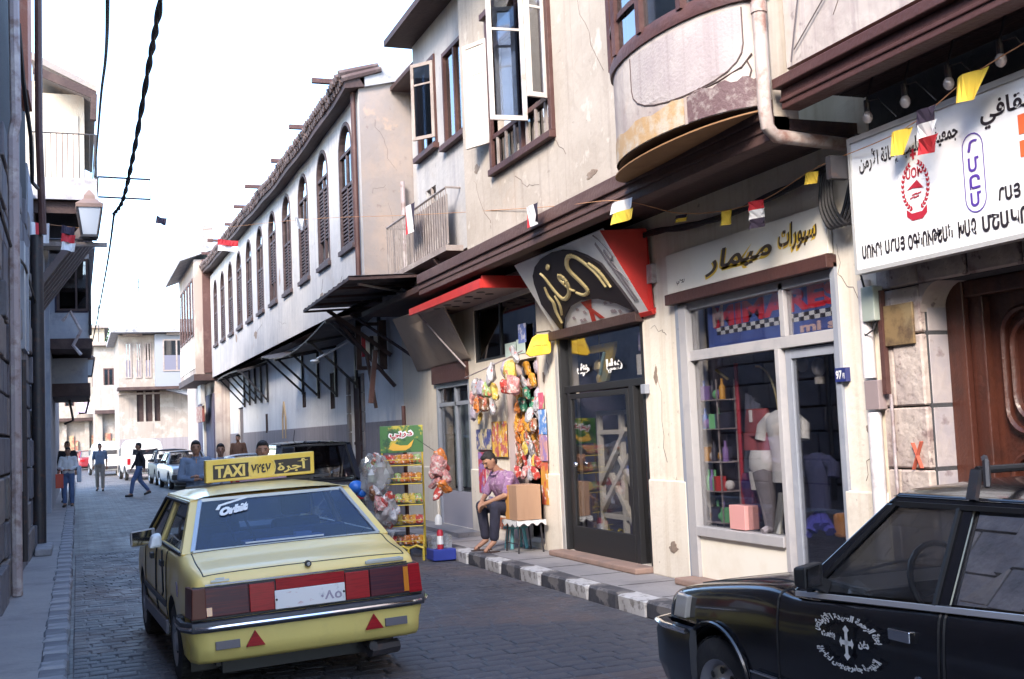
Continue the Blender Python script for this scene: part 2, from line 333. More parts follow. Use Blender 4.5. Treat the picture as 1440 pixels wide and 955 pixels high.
glass_car = GLASS('car_glass', (.93, .95, .96), .05, .01, .9, dirt_sheen=.05, dirt_sheen_col=(.3, .3, .32))
glass_rear = GLASS('rear_window_glass', (.34, .45, .68), .08, .02, .6, dirt_sheen=.30, dirt_sheen_col=(.02, .05, .17))  # deep blue diffuse layer stands in for sky reflected in the glass
chrome = M('chrome_trim', (.75, .75, .77), .12, metal=1)
taxi_y = M('taxi_yellow_paint', (.86, .64, .21), .36, [((.84, .65, .28), 1.2, one, .4, .65, .5), ((.60, .50, .28), 5, one, .64, .78, .3), ((.45, .38, .26), 14, one, .68, .74, .4)], coat=.35, rvar=.06)
bumper_y = M('faded_yellow_bumper', (.72, .58, .18), .5, [((.50, .40, .17), 4, one, .55, .8, .5)], bump=.04)
car_black = M('black_car_paint', (.006, .006, .009), .22, [((.03, .028, .028), 3, one, .55, .8, .3), ((.05, .045, .04), 22, one, .66, .74, .3)], coat=.55, rvar=.05)
trim_black = M('black_trim', (.016, .016, .018), .5)
trim_blue = M('dusty_black_rubber', (.035, .035, .045), .5, [((.08, .08, .1), 4, one, .5, .7, .6)])
seat_tan = M('tan_seat_cloth', (.40, .34, .27), .95, [((.3, .25, .2), 4, one, .5, .7, .5)], bump=.3, bscale=60)
seat_dark = M('dark_seat_cloth', (.06, .06, .07), .95, bump=.3, bscale=60)
lens_red = M('red_tail_lens', (.33, .008, .015), .3, [((.20, .005, .01), 60, (.1, .1, 2), .5, .55, .6)], spec=.3, coat=.15)
lens_dark = M('dark_tail_lens', (.045, .008, .022), .35, [((.10, .012, .02), 40, (.1, .1, 3), .45, .55, .7)], spec=.3, coat=.1)
lens_amber = M('amber_lens', (.60, .20, .02), .2, coat=.5)
lens_grey = M('grey_reflector', (.13, .12, .14), .35)
headl = M('headlight_glass', (.55, .55, .58), .12, metal=.3, coat=.5)
skin_m = M('skin', (.36, .19, .12), .6, [((.28, .13, .08), 9, one, .45, .7, .5)])
hair_m = M('black_hair', (.015, .012, .012), .7, bump=.6, bscale=90)
def cloth(name, c, k=.7, sc=6): return M(name, c, .92, [(tuple(x * k for x in c), sc, one, .45, .65, .7)], bump=.3, bscale=20)
shoe_m = M('black_shoe', (.02, .017, .017), .5)
# ================================================================ ground, road, kerbs
sett_m = M('basalt_sett', (.080, .078, .088), .6, [((.095, .092, .10), 1.2, one, .42, .65, .8), ((.055, .05, .055), .9, one, .5, .7, .7), ((.15, .13, .11), 14, one, .6, .75, .4), ((.13, .095, .085), .55, one, .50, .62, .7), ((.035, .032, .035), 1.5, one, .62, .70, .6)], bump=.5, bscale=30, rvar=.12)
road_far = M('cobbled_road', (.085, .083, .092), .6, [((.16, .145, .14), .5, one, .42, .65, .7), ((.06, .055, .06), .35, one, .5, .7, .7)], bump=.4, bscale=20, brick=dict(c2=(.11, .105, .105), mc=(.05, .045, .045), w=.26, h=.18, m=.018), rvar=.1)
pave_m = M('worn_concrete_pavement', (.25, .235, .24), .8, [((.33, .31, .30), 1.0, one, .42, .65, .7), ((.13, .12, .13), 1.6, one, .52, .75, .7), ((.1, .09, .09), 7, one, .64, .72, .5)], bump=.35, bscale=22)
kerb_b = M('black_painted_kerb', (.040, .040, .05), .75, [((.22, .20, .19), 6, one, .50, .58, .8), ((.13, .12, .12), 1.6, one, .5, .7, .7)], bump=.4, bscale=24)
kerb_w = M('white_painted_kerb', (.50, .48, .47), .75, [((.17, .15, .14), 8, one, .54, .60, .85), ((.28, .25, .24), 1.4, one, .48, .7, .7), ((.62, .60, .58), 3, one, .45, .6, .5)], bump=.4, bscale=24)
kerb_g = M('faded_pale_kerb', (.24, .24, .26), .8, [((.36, .36, .38), 4, one, .45, .65, .7), ((.13,.13,.14),6,one,.55,.7,.6)], bump=.35, bscale=24)
kerb_d = M('faded_dark_kerb', (.14, .14, .16), .8, [((.22, .22, .24), 4, one, .45, .65, .7)], bump=.35, bscale=24)
mb = MB(); mb.quad((-300, -100, -.014), (300, -100, -.014), (300, 500, -.014), (-300, 500, -.014))
ground = struct('ground', mb, M('dusty_ground', (.16, .15, .14), .9, [((.22, .2, .18), .4, one, .4, .65, .7)], bump=.3))
mb = MB()
# far road: straight, then bending to the left
mb.quad((-.1, 19.8, -.006), (4.75, 19.8, -.006), (4.75, 50, -.006), (-.1, 50, -.006))
mb.quad((-.1, 50, -.006), (4.75, 50, -.006), (3.2, 75, -.006), (-1.6, 75, -.006)); mb.quad((-1.6, 75, -.006), (3.2, 75, -.006), (2.0, 140, -.006), (-5, 140, -.006))
mb.quad((-.1, -6, -.010), (4.75, -6, -.010), (4.75, 19.8, -.010), (-.1, 19.8, -.010))
road = struct('road', mb, road_far)
rs = random.Random(3)
def sett_verts(cx, cy, w, l, z, rot=0):
    w2, l2 = w / 2, l / 2; b = .012; q = []
    for (i, zz) in ((0, z - .02), (0, z - .004), (b, z + .002)):
        q += [(cx - w2 + i, cy - l2 + i, zz), (cx + w2 - i, cy - l2 + i, zz), (cx + w2 - i, cy + l2 - i, zz), (cx - w2 + i, cy + l2 - i, zz)]
    return q
SF = [(0, 1, 5, 4), (1, 2, 6, 5), (2, 3, 7, 6), (3, 0, 4, 7), (4, 5, 9, 8), (5, 6, 10, 9), (6, 7, 11, 10), (7, 4, 8, 11), (8, 9, 10, 11)]
setts = []; y = 5.2; row = 0
while y < 19.7:
    h = .165 + rs.uniform(-.012, .012); x = -.06 + (row % 2) * -.0
    x += 0 if row % 2 else -.0
    first = True
    while x < 4.66:
        w = .25 + rs.uniform(-.05, .05)
        if first and row % 2: w *= .5
        first = False
        w = min(w, 4.68 - x)
        if w > .06:
            cx = x + w / 2
            z = rs.uniform(-.004, .002) - .0 + .006 * math.sin(y * 1.3 + cx) * .5 - .004
            setts.append((cx, y + h / 2, w - .014, h - .014, z))
        x += w
    y += h; row += 1
def vis(c): # roughly in view
    a = math.degrees(math.atan2(c[0], c[1])); return -6 < a < 48 and c[1] > 7.4
near = sorted([c for c in setts if vis(c)], key=lambda c: c[0] ** 2 + c[1] ** 2)[:300]
ns = set(near); mb = MB()
for c in setts:
    if c not in ns: mb.add(sett_verts(*c), SF)
part('setts', mb, sett_m, road, kind='stuff')
smesh = [MB().add(sett_verts(0, 0, w, .151, 0), SF).mesh('sett', [sett_m]) for w in (.19, .22, .25, .28)]
for c in near:
    k = min(range(4), key=lambda i: abs((.19, .22, .25, .28)[i] - c[2]))
    piece('sett', smesh[k], road, (c[0], c[1], c[4]), sc=(c[2] / (.19, .22, .25, .28)[k], c[3] / .151, 1))
# right pavement and kerb
mb = MB(); mb.box(4.9, 9.5, -3, 62, -.05, .135); mb.box(5.25, 5.9, 16.2, 20.5, .135, .2)
pr = struct('pavement_right', mb, pave_m)
mb = MB(); mb.box(5.42, 5.72, 10.8, 13.15, .135, .2); part('doorstep', mb, M('worn_doorstep', (.30, .20, .16), .8, [((.2, .15, .13), 4, one, .45, .65, .7)], bump=.3), pr, bevel=.015)
mb = MB(); mb.box(5.42, 5.72, 7.5, 9.97, .135, .2); part('doorstep', mb, MATS['worn_doorstep'], pr, bevel=.015)
joint = MB()
for yy in [3 + .9 * i for i in range(20)]: joint.box(4.93, 5.6, yy, yy + .012, .136, .138)
part('pavement_joint', joint, mortar, pr)
kr = struct('kerb_right', MB().box(4.74, 4.9, -3, 62, -.03, .10), mortar)
def stone_mesh(w, l, h, m, name, b=.02, seed=0):
    mb = MB(); mb.box(-w / 2, w / 2, -l / 2, l / 2, 0, h)
    bm = bmesh.new(); me = mb.mesh(name, [m]); bm.from_mesh(me)
    bmesh.ops.bevel(bm, geom=[e for e in bm.edges], offset=b, segments=1, affect='EDGES')
    r_ = random.Random(seed)
    for v in bm.verts: v.co += Vector((r_.uniform(-1, 1), r_.uniform(-1, 1), r_.uniform(-1, 1))) * b * .35
    bm.to_mesh(me); bm.free(); return me
kb = [stone_mesh(.21, .66, .17, kerb_b, 'kerb_stone', .022, i) for i in range(2)]; kw = [stone_mesh(.21, .56, .17, kerb_w, 'kerb_stone', .022, 5 + i) for i in range(2)]
y = 3.0; i = 0
while y < 40:
    L_ = .67 if i % 2 else .57
    piece('kerb_stone', (kb if i % 2 else kw)[(i // 2) % 2], kr, (4.80 + rs.uniform(-.012, .012), y + L_ / 2, -.03 + rs.uniform(-.006, .006)), (0, 0, rs.uniform(-.02, .02)))
    y += L_; i += 1
# left pavement and kerb
mb = MB()
mb.box(-2.5, -.28, -6, 24, -.05, .09); mb.box(-2.5, -.28, 24, 60, -.05, .088)
pl = struct('pavement_left', mb, pave_m)
mb = MB(); mb.box(-.62, -.38, 18.8, 20.1, .09, .20); part('entrance_step', mb, kerb_g, pl, bevel=.02)
kl = struct('kerb_left', MB().box(-.28, -.11, -6, 60, -.03, .06), mortar)
kg = [stone_mesh(.20, .31, .14, kerb_g, 'kerb_stone', .018, 20 + i) for i in range(2)]; kd = [stone_mesh(.20, .31, .135, kerb_d, 'kerb_stone', .018, 30 + i) for i in range(2)]
y = 6.0; i = 0
while y < 34:
    piece('kerb_stone', (kd if i % 2 else kg)[(i // 2) % 2], kl, (-.19 + rs.uniform(-.012, .012), y + .16, -.03 + rs.uniform(-.006, .006)), (0, 0, rs.uniform(-.03, .03)))
    y += .32; i += 1
# ================================================================ right-hand houses
XF = 5.65
F = PX(XF)
def pane(parent, P, u0, u1, v0, v1, d, m, name='pane'):
    return part(name, MB().pbox(P, u0, u1, v0, v1, d, d - .006), m, parent)
def frame(mb, P, u0, u1, v0, v1, w, d0, d1):
    mb.pbox(P, u0, u0 + w, v0, v1, d0, d1); mb.pbox(P, u1 - w, u1, v0, v1, d0, d1); mb.pbox(P, u0 + w, u1 - w, v1 - w, v1, d0 + .0, d1); mb.pbox(P, u0 + w, u1 - w, v0, v0 + w, d0, d1)
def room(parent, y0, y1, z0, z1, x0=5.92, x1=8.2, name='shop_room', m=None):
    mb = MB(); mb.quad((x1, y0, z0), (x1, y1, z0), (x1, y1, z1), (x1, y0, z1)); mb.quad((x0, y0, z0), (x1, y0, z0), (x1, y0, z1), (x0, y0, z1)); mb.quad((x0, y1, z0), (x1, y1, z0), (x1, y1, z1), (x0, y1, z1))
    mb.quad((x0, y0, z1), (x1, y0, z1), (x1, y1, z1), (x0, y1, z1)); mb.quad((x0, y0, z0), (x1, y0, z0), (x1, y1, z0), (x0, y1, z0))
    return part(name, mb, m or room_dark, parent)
def arc(c, r, a0, a1, n): return [(c[0] + r * math.cos(R(a0 + (a1 - a0) * i / n)), c[1] + r * math.sin(R(a0 + (a1 - a0) * i / n))) for i in range(n + 1)]
def spandrel(mb, P, u0, u1, v0, v1, d, depth, n=6, ell=None):
    """fills the corners of a rectangular hole above the springing v0 so that it becomes an arch reaching v1"""
    c = (u0 + u1) / 2; a = (u1 - u0) / 2; h = v1 - v0
    pts = [(c + a * math.cos(math.pi * i / (2 * n)), v0 + h * math.sin(math.pi * i / (2 * n))) for i in range(n + 1)]
    for sgn in (1, -1):
        q = [(c + sgn * (u - c), v) for u, v in pts]; cor = (c + sgn * a, v1)
        for i in range(n):
            mb.add([P(*q[i], d), P(*q[i + 1], d), P(*cor, d)], [(0, 1, 2)])
            mb.quad(P(*q[i], d), P(*q[i + 1], d), P(*q[i + 1], d - depth), P(*q[i], d - depth))
# ---------------------------------------------------------------- B: plastered house with the shops
B = thing('plaster_house', 'cream plastered house with four shops below and jettied upper floor with curved bay', 'house', (XF, 10.5, .135))
hol = [(7.5, 9.97, .16, 3.0), (10.80, 13.13, .2, 2.86), (13.76, 14.9, .2, 2.64), (13.78, 16.3, 2.72, 3.52), (16.62, 18.35, .2, 2.75)]
mb = MB(); mb.wall(F, 6.98, 20.4, .1, 4.35, hol, depth=.28)
part('ground_floor_wall', mb, pillar_white, B)
mb = MB()   # whitewashed plinths swelling a little from the pillars
for a, b in ((6.98, 7.48), (9.99, 10.78), (13.15, 13.74), (14.93, 16.6), (18.4, 20.35)):
    mb.pbox(F, a, b, .13, 1.12, .035, 0.0)
part('plinth', mb, pillar_white, B, bevel=.015)
for (a, b, c, e) in ((7.4, 10.1, .16, 3.3), (10.7, 13.2, .2, 3.3), (13.7, 16.45, .2, 3.6), (16.5, 18.5, .2, 3.3)):
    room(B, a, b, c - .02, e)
# upper floor: jetty at x = 4.9
XJ = 4.9
U = PX(XJ)
mb = MB(); mb.wall(U, 7.08, 14.25, 3.95, 7.62, [(11.22, 13.05, 4.93, 6.85)], depth=.22)
mb.quad((XJ, 14.25, 3.95), (5.3, 14.25, 3.95), (5.3, 14.25, 7.7), (XJ, 14.25, 7.7))
# cove under the eave
n = 6
for i in range(n):
    a0, a1 = R(90 * i / n), R(90 * (i + 1) / n); r = .62
    x_ = lambda a: XJ - r * (1 - math.cos(a)); z_ = lambda a: 7.62 + r * math.sin(a) * .75
    mb.quad((x_(a0), 7.08, z_(a0)), (x_(a0), 14.4, z_(a0)), (x_(a1), 14.4 , z_(a1)), (x_(a1), 7.08, z_(a1)))
part('upper_wall', mb, plaster, B)
mb = MB(); mb.box(4.05, 9, 7.08, 14.5, 8.12, 8.2); part('roof', mb, wood_dark, B)
mb = MB()
for i in range(12): mb.box(4.02, 4.6, 7.3 + .62 * i, 7.4 + .62 * i, 8.02, 8.12)
mb.box(3.98, 4.03, 7.08, 14.55, 8.02, 8.24)
mb.box(3.98, 5.3, 14.5, 14.56, 8.0, 8.24)
part('eave_board', mb, wood_dark, B)
mb = MB(); mb.box(XJ, XF + .1, 7.08, 20.35, 3.86, 3.95); part('jetty_soffit', mb, wood_dark, B)
mb = MB(); mb.box(XJ - .03, XJ + .14, 7.08, 16.5, 3.78, 3.97); mb.box(XJ - .06, XJ - .002, 7.08, 16.5, 3.95, 4.09); mb.box(XJ - .045, XJ - .028, 7.08, 16.5, 3.86, 3.9)
part('jetty_beam', mb, M('worn_fascia_timber', (.085, .045, .04), .7, [((.16, .10, .085), 3, (1, .15, 1), .48, .7, .7), ((.04, .02, .02), 6, one, .55, .7, .6)], bump=.4, bscale=25), B, bevel=.008)
# upstairs room behind the window
room(B, 10.9, 13.6, 4.6, 7.2, 5.12, 7.5, 'upstairs_room')
# casement window with open sashes
w = part('window', MB().pbox(U, 11.14, 13.13, 4.85, 4.93, .08, -.06).pbox(U, 11.14, 11.22, 4.93, 6.9, .05, -.06).pbox(U, 13.05, 13.13, 4.93, 6.9, .05, -.06).pbox(U, 11.1, 13.17, 6.85, 6.93, .10, -.06).pbox(U, 11.22, 13.05, 5.30, 5.36, .03, -.04).pbox(U, 12.08, 12.16, 4.93, 6.85, .03, -.05).pbox(U, 11.22, 13.05, 6.42, 6.47, .02, -.04), wood_red, B, bevel=.006)
for (a, b) in ((11.22, 12.08), (12.16, 13.05)):
    pane(w, U, a, b, 4.93, 5.30, -.02, glass_win); pane(w, U, a, b, 6.47, 6.85, -.02, glass_win)
    # little balusters in front of the low lights
    q = MB(); 
    for k in range(3): uu = a + (b - a) * (k + .5) / 3; q.pbox(U, uu - .02, uu + .02, 4.93, 5.30, .025, -.0)
    part('glazing_bar', q, wood_grey, w)
def sash(hx, hy, ang, wd, z0, z1, parent, mfr, mgl, sgn):
    """casement leaf hinged at (hx,hy), swung out by ang degrees from the wall line"""
    d = Vector((-math.sin(R(ang)), sgn * math.cos(R(ang)), 0)); P = PL((hx, hy, 0), d, d.cross(Vector((0, 0, 1))))
    f = MB(); frame(f, P, 0, wd, z0, z1, .055, .02, -.02); f.pbox(P, .055, wd - .055, (z0 + z1) / 2 + .25, (z0 + z1) / 2 + .28, .012, -.012)
    o = part('sash', f, mfr, parent, bevel=.004); pane(o, P, .055, wd - .055, z0 + .055, z1 - .055, .0, mgl); return o
sash_m = M('pale_sash_paint', (.55, .50, .46), .6, [((.3, .22, .2), 5, one, .52, .7, .7)], bump=.1)
sash(XJ - .03, 11.24, 100, .26, 5.30, 6.8, w, sash_m, glass_win, 1)
sash(XJ - .03, 13.10, 24, .44, 5.28, 6.62, w, sash_m, M('whitened_pane', (.62, .58, .53), .4), 1)
sash(XJ - .03, 11.86, 84, .44, 5.22, 6.82, w, sash_m, glass_win, 1)
curt = MB(); 
for k in range(16): curt.quad((5.02 + .02 * (k % 2), 12.2 + k * .05, 5.4), (5.02 + .02 * ((k + 1) % 2), 12.25 + k * .05, 5.4), (5.02 + .02 * ((k + 1) % 2), 12.25 + k * .05, 6.8), (5.02 + .02 * (k % 2), 12.2 + k * .05, 6.8))
part('curtain', curt, cloth('pale_blue_curtain', (.45, .52, .62)), w)
# curved oriel (half drum) on the right of the upper floor
oc = (XJ, 8.25); ow = 1.15; od = .45
def orl(t, z, k=1): return (oc[0] - od * k * math.sin(R(t)), oc[1] - ow * k * math.cos(R(t)), z)
mb = MB(); mb.loft([[orl(t, z) for t in range(0, 181, 10)] for z in (4.04, 4.30, 4.86)], cap=False, close=False); part('curved_bay_wall', mb, stain_plaster, B, smooth=True)
mb = MB(); 
mb.loft([[orl(t, z, k) for t in range(0, 181, 10)] for z, k in ((4.86, 1.0), (4.86, 1.04), (4.93, 1.05), (4.98, 1.02), (5.0, .98))], cap=False, close=False); part('curved_bay_sill', mb, wood_red, B, smooth=True, angle=30)
mb = MB()
for t in (0, 30, 60, 90, 120, 150, 180):
    a = Vector(orl(t, 4.96)); mb.bar(a, a + Vector((0, 0, 2.4)), .07, .07)
mb.loft([[orl(t, z, k) for t in range(0, 181, 10)] for z, k in ((5.26, 1.0), (5.26, 1.02), (5.31, 1.02), (5.31, 1.0))], cap=False, close=False)
part('curved_bay_mullion', mb, wood_red, B)
mb = MB(); mb.loft([[orl(t, z, .98) for t in range(0, 181, 30)] for z in (4.96, 7.3)], cap=False, close=False); part('curved_bay_pane', mb, glass_win, B)
mb = MB(); mb.loft([[orl(t, z, k) for t in range(0, 181, 10)] for z, k in ((7.3, 1.0), (7.3, 1.06), (7.62, 1.1), (7.62, 0.1))], cap=False, close=False); part('curved_bay_head', mb, stain_plaster, B)
# peeling base: an orange veneer band and the loose curled plywood under the bay
def band(t0, t1, z0, z1, k, n=14): return MB().loft([[orl(t0 + (t1 - t0) * i / n, z + (.02 * math.sin(i * 1.7) if z == z1 else 0), k) for i in range(n + 1)] for z in (z0, z1)], cap=False, close=False)
part('veneer_band', band(62, 168, 4.045, 4.25, 1.012), M('orange_veneer', (.42, .27, .13), .7, [((.46, .40, .32), 6, one, .46, .62, .85), ((.25, .13, .06), 3, one, .6, .72, .5)], bump=.2), B)
part('veneer_band', band(4, 60, 4.045, 4.27, 1.014), M('burnt_plum_paint', (.12, .07, .07), .7, [((.34, .29, .26), 9, one, .50, .66, .75), ((.34, .29, .26), 2, one, .52, .6, .8)], bump=.4), B)
# grey U-shaped repair patch with its crack
up_ = [(22, 4.82)] + [(62 - 40 * math.cos(R(a)) , 4.54 - .27 * math.sin(R(a))) for a in range(0, 181, 15)] + [(102, 4.82)]
rows = []
for i in range(13):
    z = 4.27 + (4.82 - 4.27) * (i / 12) ** .8; hw_ = 40 * math.sqrt(max(0.02, 1 - max(0, (4.54 - z) / .28) ** 2)); rows.append([orl(62 - hw_ + 2 * hw_ * j / 12, z, 1.006) for j in range(13)])
part('repair_patch', MB().loft(rows, cap=False, close=False), M('grey_repair_render', (.34, .29, .28), .9, [((.42, .37, .34), 2, one, .4, .62, .8), ((.24, .19, .19), 1.3, rain, .5, .7, .6)], bump=.3), B)
part('crack', MB().tube([orl(t, z, 1.008) for t, z in up_], .006, 4).tube([orl(t, z, 1.008) for t, z in ((16, 4.45), (24, 4.36), (40, 4.29), (55, 4.26))], .007, 4).tube([orl(20, 4.40, 1.01), orl(17, 4.33, 1.01), orl(19, 4.27, 1.01)], .006, 4), M('dark_crack', (.09, .06, .055), .95), B)
pl_ = [(t, .985 if t < 150 else 1.0) for t in range(20, 177, 12)]
top = [(orl(t, 0, 1.04)[0], orl(t, 0, 1.04)[1], 4.02 - .06 * math.sin(R(t)) - .05 * max(0, t / 180 - .3)) for t in range(14, 177, 9)]
bot = [(a, b, c - .012) for a, b, c in top]; n_ = len(top); mb = MB()
mb.add(top + bot, [tuple(range(n_)), tuple(range(2 * n_ - 1, n_ - 1, -1))] + [(i, (i + 1) % n_, n_ + (i + 1) % n_, n_ + i) for i in range(n_)])
part('loose_plywood', mb, M('loose_plywood', (.26, .135, .055), .8, [((.17, .08, .035), 3, one, .5, .7, .6)], bump=.2), B)
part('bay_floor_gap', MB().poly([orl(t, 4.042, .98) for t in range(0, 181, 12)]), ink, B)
# cables and cracks stapled to the upper walls
solo('wall_wires', 'two thin wires slanting over the stained wall beside the rusty downpipe', 'wire', MB().tube([(4.95, 6.85, 4.4), (4.95, 6.0, 4.95), (4.95, 4.6, 5.9)], .006, 4).tube([(4.95, 6.9, 4.32), (4.95, 6.7, 5.0), (4.95, 6.6, 5.6)], .006, 4), M('grey_wire', (.10, .08, .08), .8))
solo('downpipe', 'rusty cream downpipe bending in under the jetty between the two upper walls', 'pipe', MB().tube([(4.78, 7.02, 7.6), (4.78, 7.02, 4.0), (4.80, 7.03, 3.86), (4.88, 7.05, 3.80), (5.58, 7.1, 3.78), (5.62, 7.1, 3.7)], .052, 10).tube([(4.78, 7.02, 4.72), (4.78, 7.02, 4.80)], .062, 10), M('rusty_cream_pipe', (.42, .34, .30), .6, [((.24, .12, .09), 5, one, .47, .6, .9), ((.6, .55, .5), 3, one, .5, .7, .5)], bump=.15), smooth=True)
# ---------------------------------------------------------------- Mimar shop front
sf = part('sports_shop_front', MB().pbox(F, 7.5, 9.97, 2.30, 2.40, .0, -.10).pbox(F, 9.83, 9.97, .2, 2.86, .03, -.10).pbox(F, 8.29, 8.35, .2, 2.30, .02, -.10).pbox(F, 8.20, 8.27, 2.40, 2.86, .0, -.08).pbox(F, 8.37, 9.83, .60, .69, .03, -.08).pbox(F, 7.5, 9.97, 2.80, 2.88, .0, -.1), M('pale_painted_frame', (.40, .385, .39), .5, [((.28, .28, .31), 4, one, .5, .7, .6)]), B, bevel=.005)
part('shutter_rail', MB().pbox(F, 9.97, 10.03, .16, 2.92, .03, -.14).pbox(F, 7.44, 7.5, .16, 2.92, .03, -.14), steel, sf)
part('stall_riser', MB().pbox(F, 8.37, 9.83, .2, .60, -.01, -.08), cream_board, sf)
pane(sf, F, 8.35, 9.83, .69, 2.30, -.05, glass_shop); pane(sf, F, 8.27, 9.83, 2.40, 2.80, -.04, glass_shop); pane(sf, F, 7.5, 8.20, 2.40, 2.80, -.04, glass_shop)
# door leaf, ajar
DP = PL((XF + .06, 7.52, 0), (0, 1, 0), (-1, 0, 0))
f = MB(); frame(f, DP, 0, .76, .2, 2.29, .085, .02, -.03); dr = part('door', f, steel, sf, bevel=.004); pane(dr, DP, .085, .675, .285, 2.205, 0, glass_shop)
part('shutter_box', MB().pbox(F, 7.44, 10.1, 2.88, 2.985, .10, -.12), wood_red, sf, bevel=.006)
# ---------------------------------------------------------------- jewellery shop front
f2 = part('gift_shop_front', MB().pbox(F, 10.86, 13.06, 2.12, 2.20, -.02, -.12).pbox(F, 13.0, 13.13, .2, 2.86, .02, -.1).pbox(F, 10.80, 10.87, .2, 2.86, .0, -.1).pbox(F, 12.86, 12.93, .2, 2.12, -.02, -.12).pbox(F, 11.10, 11.2, .2, 2.12, .0, -.12), trim_black, B, bevel=.004)
part('shutter_rail', MB().pbox(F, 13.06, 13.14, .16, 2.86, .035, -.0), alu, f2)
pane(f2, F, 10.87, 13.0, 2.2, 2.80, -.06, glass_shop); pane(f2, F, 10.87, 11.10, .2, 2.12, -.06, glass_shop)
f = MB(); f.pbox(F, 11.22, 12.85, .2, .50, .0, -.05).pbox(F, 11.22, 11.29, .5, 2.1, .0, -.05).pbox(F, 12.78, 12.85, .5, 2.1, .0, -.05).pbox(F, 11.29, 12.78, 2.04, 2.1, .0, -.05)
dr = part('door', f, trim_black, f2, bevel=.004); pane(dr, F, 11.29, 12.78, .5, 2.04, -.02, glass_shop)
part('handle', MB().ell(F(12.62, 1.25, .04), .03, .03, .03), chrome, dr, smooth=True)
part('shutter_box', MB().pbox(F, 10.76, 13.16, 2.79, 2.90, .10, -.1), wood_dark, f2, bevel=.006)
# ---------------------------------------------------------------- kiosk and first shop
kf = part('kiosk_front', MB().pbox(F, 13.76, 13.82, .2, 2.64, .0, -.1).pbox(F, 14.66, 14.9, .2, 2.64, .03, -.15), M('pinkish_jamb', (.50, .40, .38), .7), B, bevel=.004)
fl = part('fanlight', MB().pbox(F, 13.78, 16.3, 2.72, 2.76, -.02, -.1).pbox(F, 13.78, 13.84, 2.76, 3.52, -.02, -.1).pbox(F, 16.22, 16.3, 2.76, 3.52, -.02, -.1).pbox(F, 15.2, 15.26, 2.76, 3.52, -.03, -.09), trim_black, kf)
pane(fl, F, 13.84, 16.22, 2.76, 3.52, -.05, GLASS('black_fanlight_glass', (.12, .12, .16), .12, .04, .6))
q = MB()
for k in range(6): q.pbox(F, 13.95 + k * .26, 14.05 + k * .26, 3.02 + .02 * k, 3.22 + .02 * k, -.1, -.12)
part('window_lettering', q, M('faded_brown_letter', (.22, .14, .10), .7), fl)
part('price_card', MB().pbox(F, 14.55, 14.95, 2.70, 2.90, .01, .0).pbox(F, 14.2, 14.5, 2.72, 2.92, .01, 0), M('mint_card', (.50, .62, .58), .6), fl)
part('blue_poster', MB().pbox(F, 14.15, 14.42, 2.86, 3.12, .012, .002), M('blue_card', (.12, .18, .5), .5, [((.6, .6, .7), 9, one, .52, .56, .9)]), fl)
s1 = part('glazed_shop_front', MB().pbox(F, 16.62, 16.7, .2, 2.5, .0, -.1).pbox(F, 18.27, 18.35, .2, 2.5, .0, -.1).pbox(F, 16.7, 18.27, 2.42, 2.5, .0, -.1).pbox(F, 17.35, 17.43, .75, 2.42, -.02, -.08).pbox(F, 16.7, 18.27, 2.12, 2.18, -.02, -.08), steel, B)
part('kick_panel', MB().pbox(F, 16.7, 18.27, .2, .75, -.03, -.07), M('grey_lilac_panel', (.33, .32, .37), .6), s1)
part('shutter_box', MB().pbox(F, 16.6, 18.4, 2.5, 2.78, .06, -.1), wood_red, s1)
pane(s1, F, 16.7, 18.27, .75, 2.42, -.05, glass_shop)
q = MB()
for k in range(5): q.box(5.9, 5.94, 16.9 + k * .28, 17.08 + k * .28, .8, 2.35)
part('window_strip', q, M('pale_teal_curtain', (.42, .52, .52), .8), s1)
part('bottom_ledge', MB().box(5.8, 6.2, 16.65, 18.3, .7, .75), alu, s1)
# ---------------------------------------------------------------- A: stone house with carved door
A = thing('stone_house', 'dressed stone house front with carved brown door under a dark timber jetty', 'house', (XF, 5.2, .135))
part('wall_core', MB().wall(PX(XF + .02), -8.0, 6.97, .1, 4.3, [(3.6, 6.50, .1, 2.62)], depth=.35), mortar, A)
blk = {}
def block(parent, P, u0, u1, v0, v1, m, d=.02, th=.1, name='stone_block', g=.006):
    w_, h_ = u1 - u0 - 2 * g, v1 - v0 - 2 * g
    key = (round(w_, 2), round(h_, 2), m.name, th, name, tuple(P.N))
    if key not in blk:
        b_ = MB(); b_.pbox(PL((0, 0, 0), P.U, P.N), -w_ / 2, w_ / 2, -h_ / 2, h_ / 2, 0, -th); me = b_.mesh(name, [m]); bm = bmesh.new(); bm.from_mesh(me)
        bmesh.ops.bevel(bm, geom=list(bm.edges), offset=min(.012, w_ * .1, h_ * .1), segments=1, affect='EDGES'); bm.to_mesh(me); bm.free(); blk[key] = me
    return piece(name, blk[key], parent, P((u0 + u1) / 2, (v0 + v1) / 2, d))
vv = [.14, .58, 1.02, 1.30, 1.75, 2.27, 2.62, 2.95, 3.3]
for i in range(len(vv) - 1):
    lo, hi = vv[i], vv[i + 1]
    if i % 2: 
        block(A, F, 6.50, 6.97, lo, hi, stone_pale, .03 + rs.uniform(-.008, .008))
    else:
        block(A, F, 6.50, 6.82, lo, hi, stone_pale, .03 + rs.uniform(-.008, .008)); block(A, F, 6.82, 6.97, lo, hi, stone_pale, .02)
part('unseen_pale_wall', MB().box(XF - .0, XF + .02, -8, 3.55, .14, 2.62), stone_pale, A)  # unseen pale facing, added to show bright in the car's wing mirror
RV = PL((XF, 6.5, 0), (1, 0, 0), (0, -1, 0))    # reveal of the doorway facing the camera
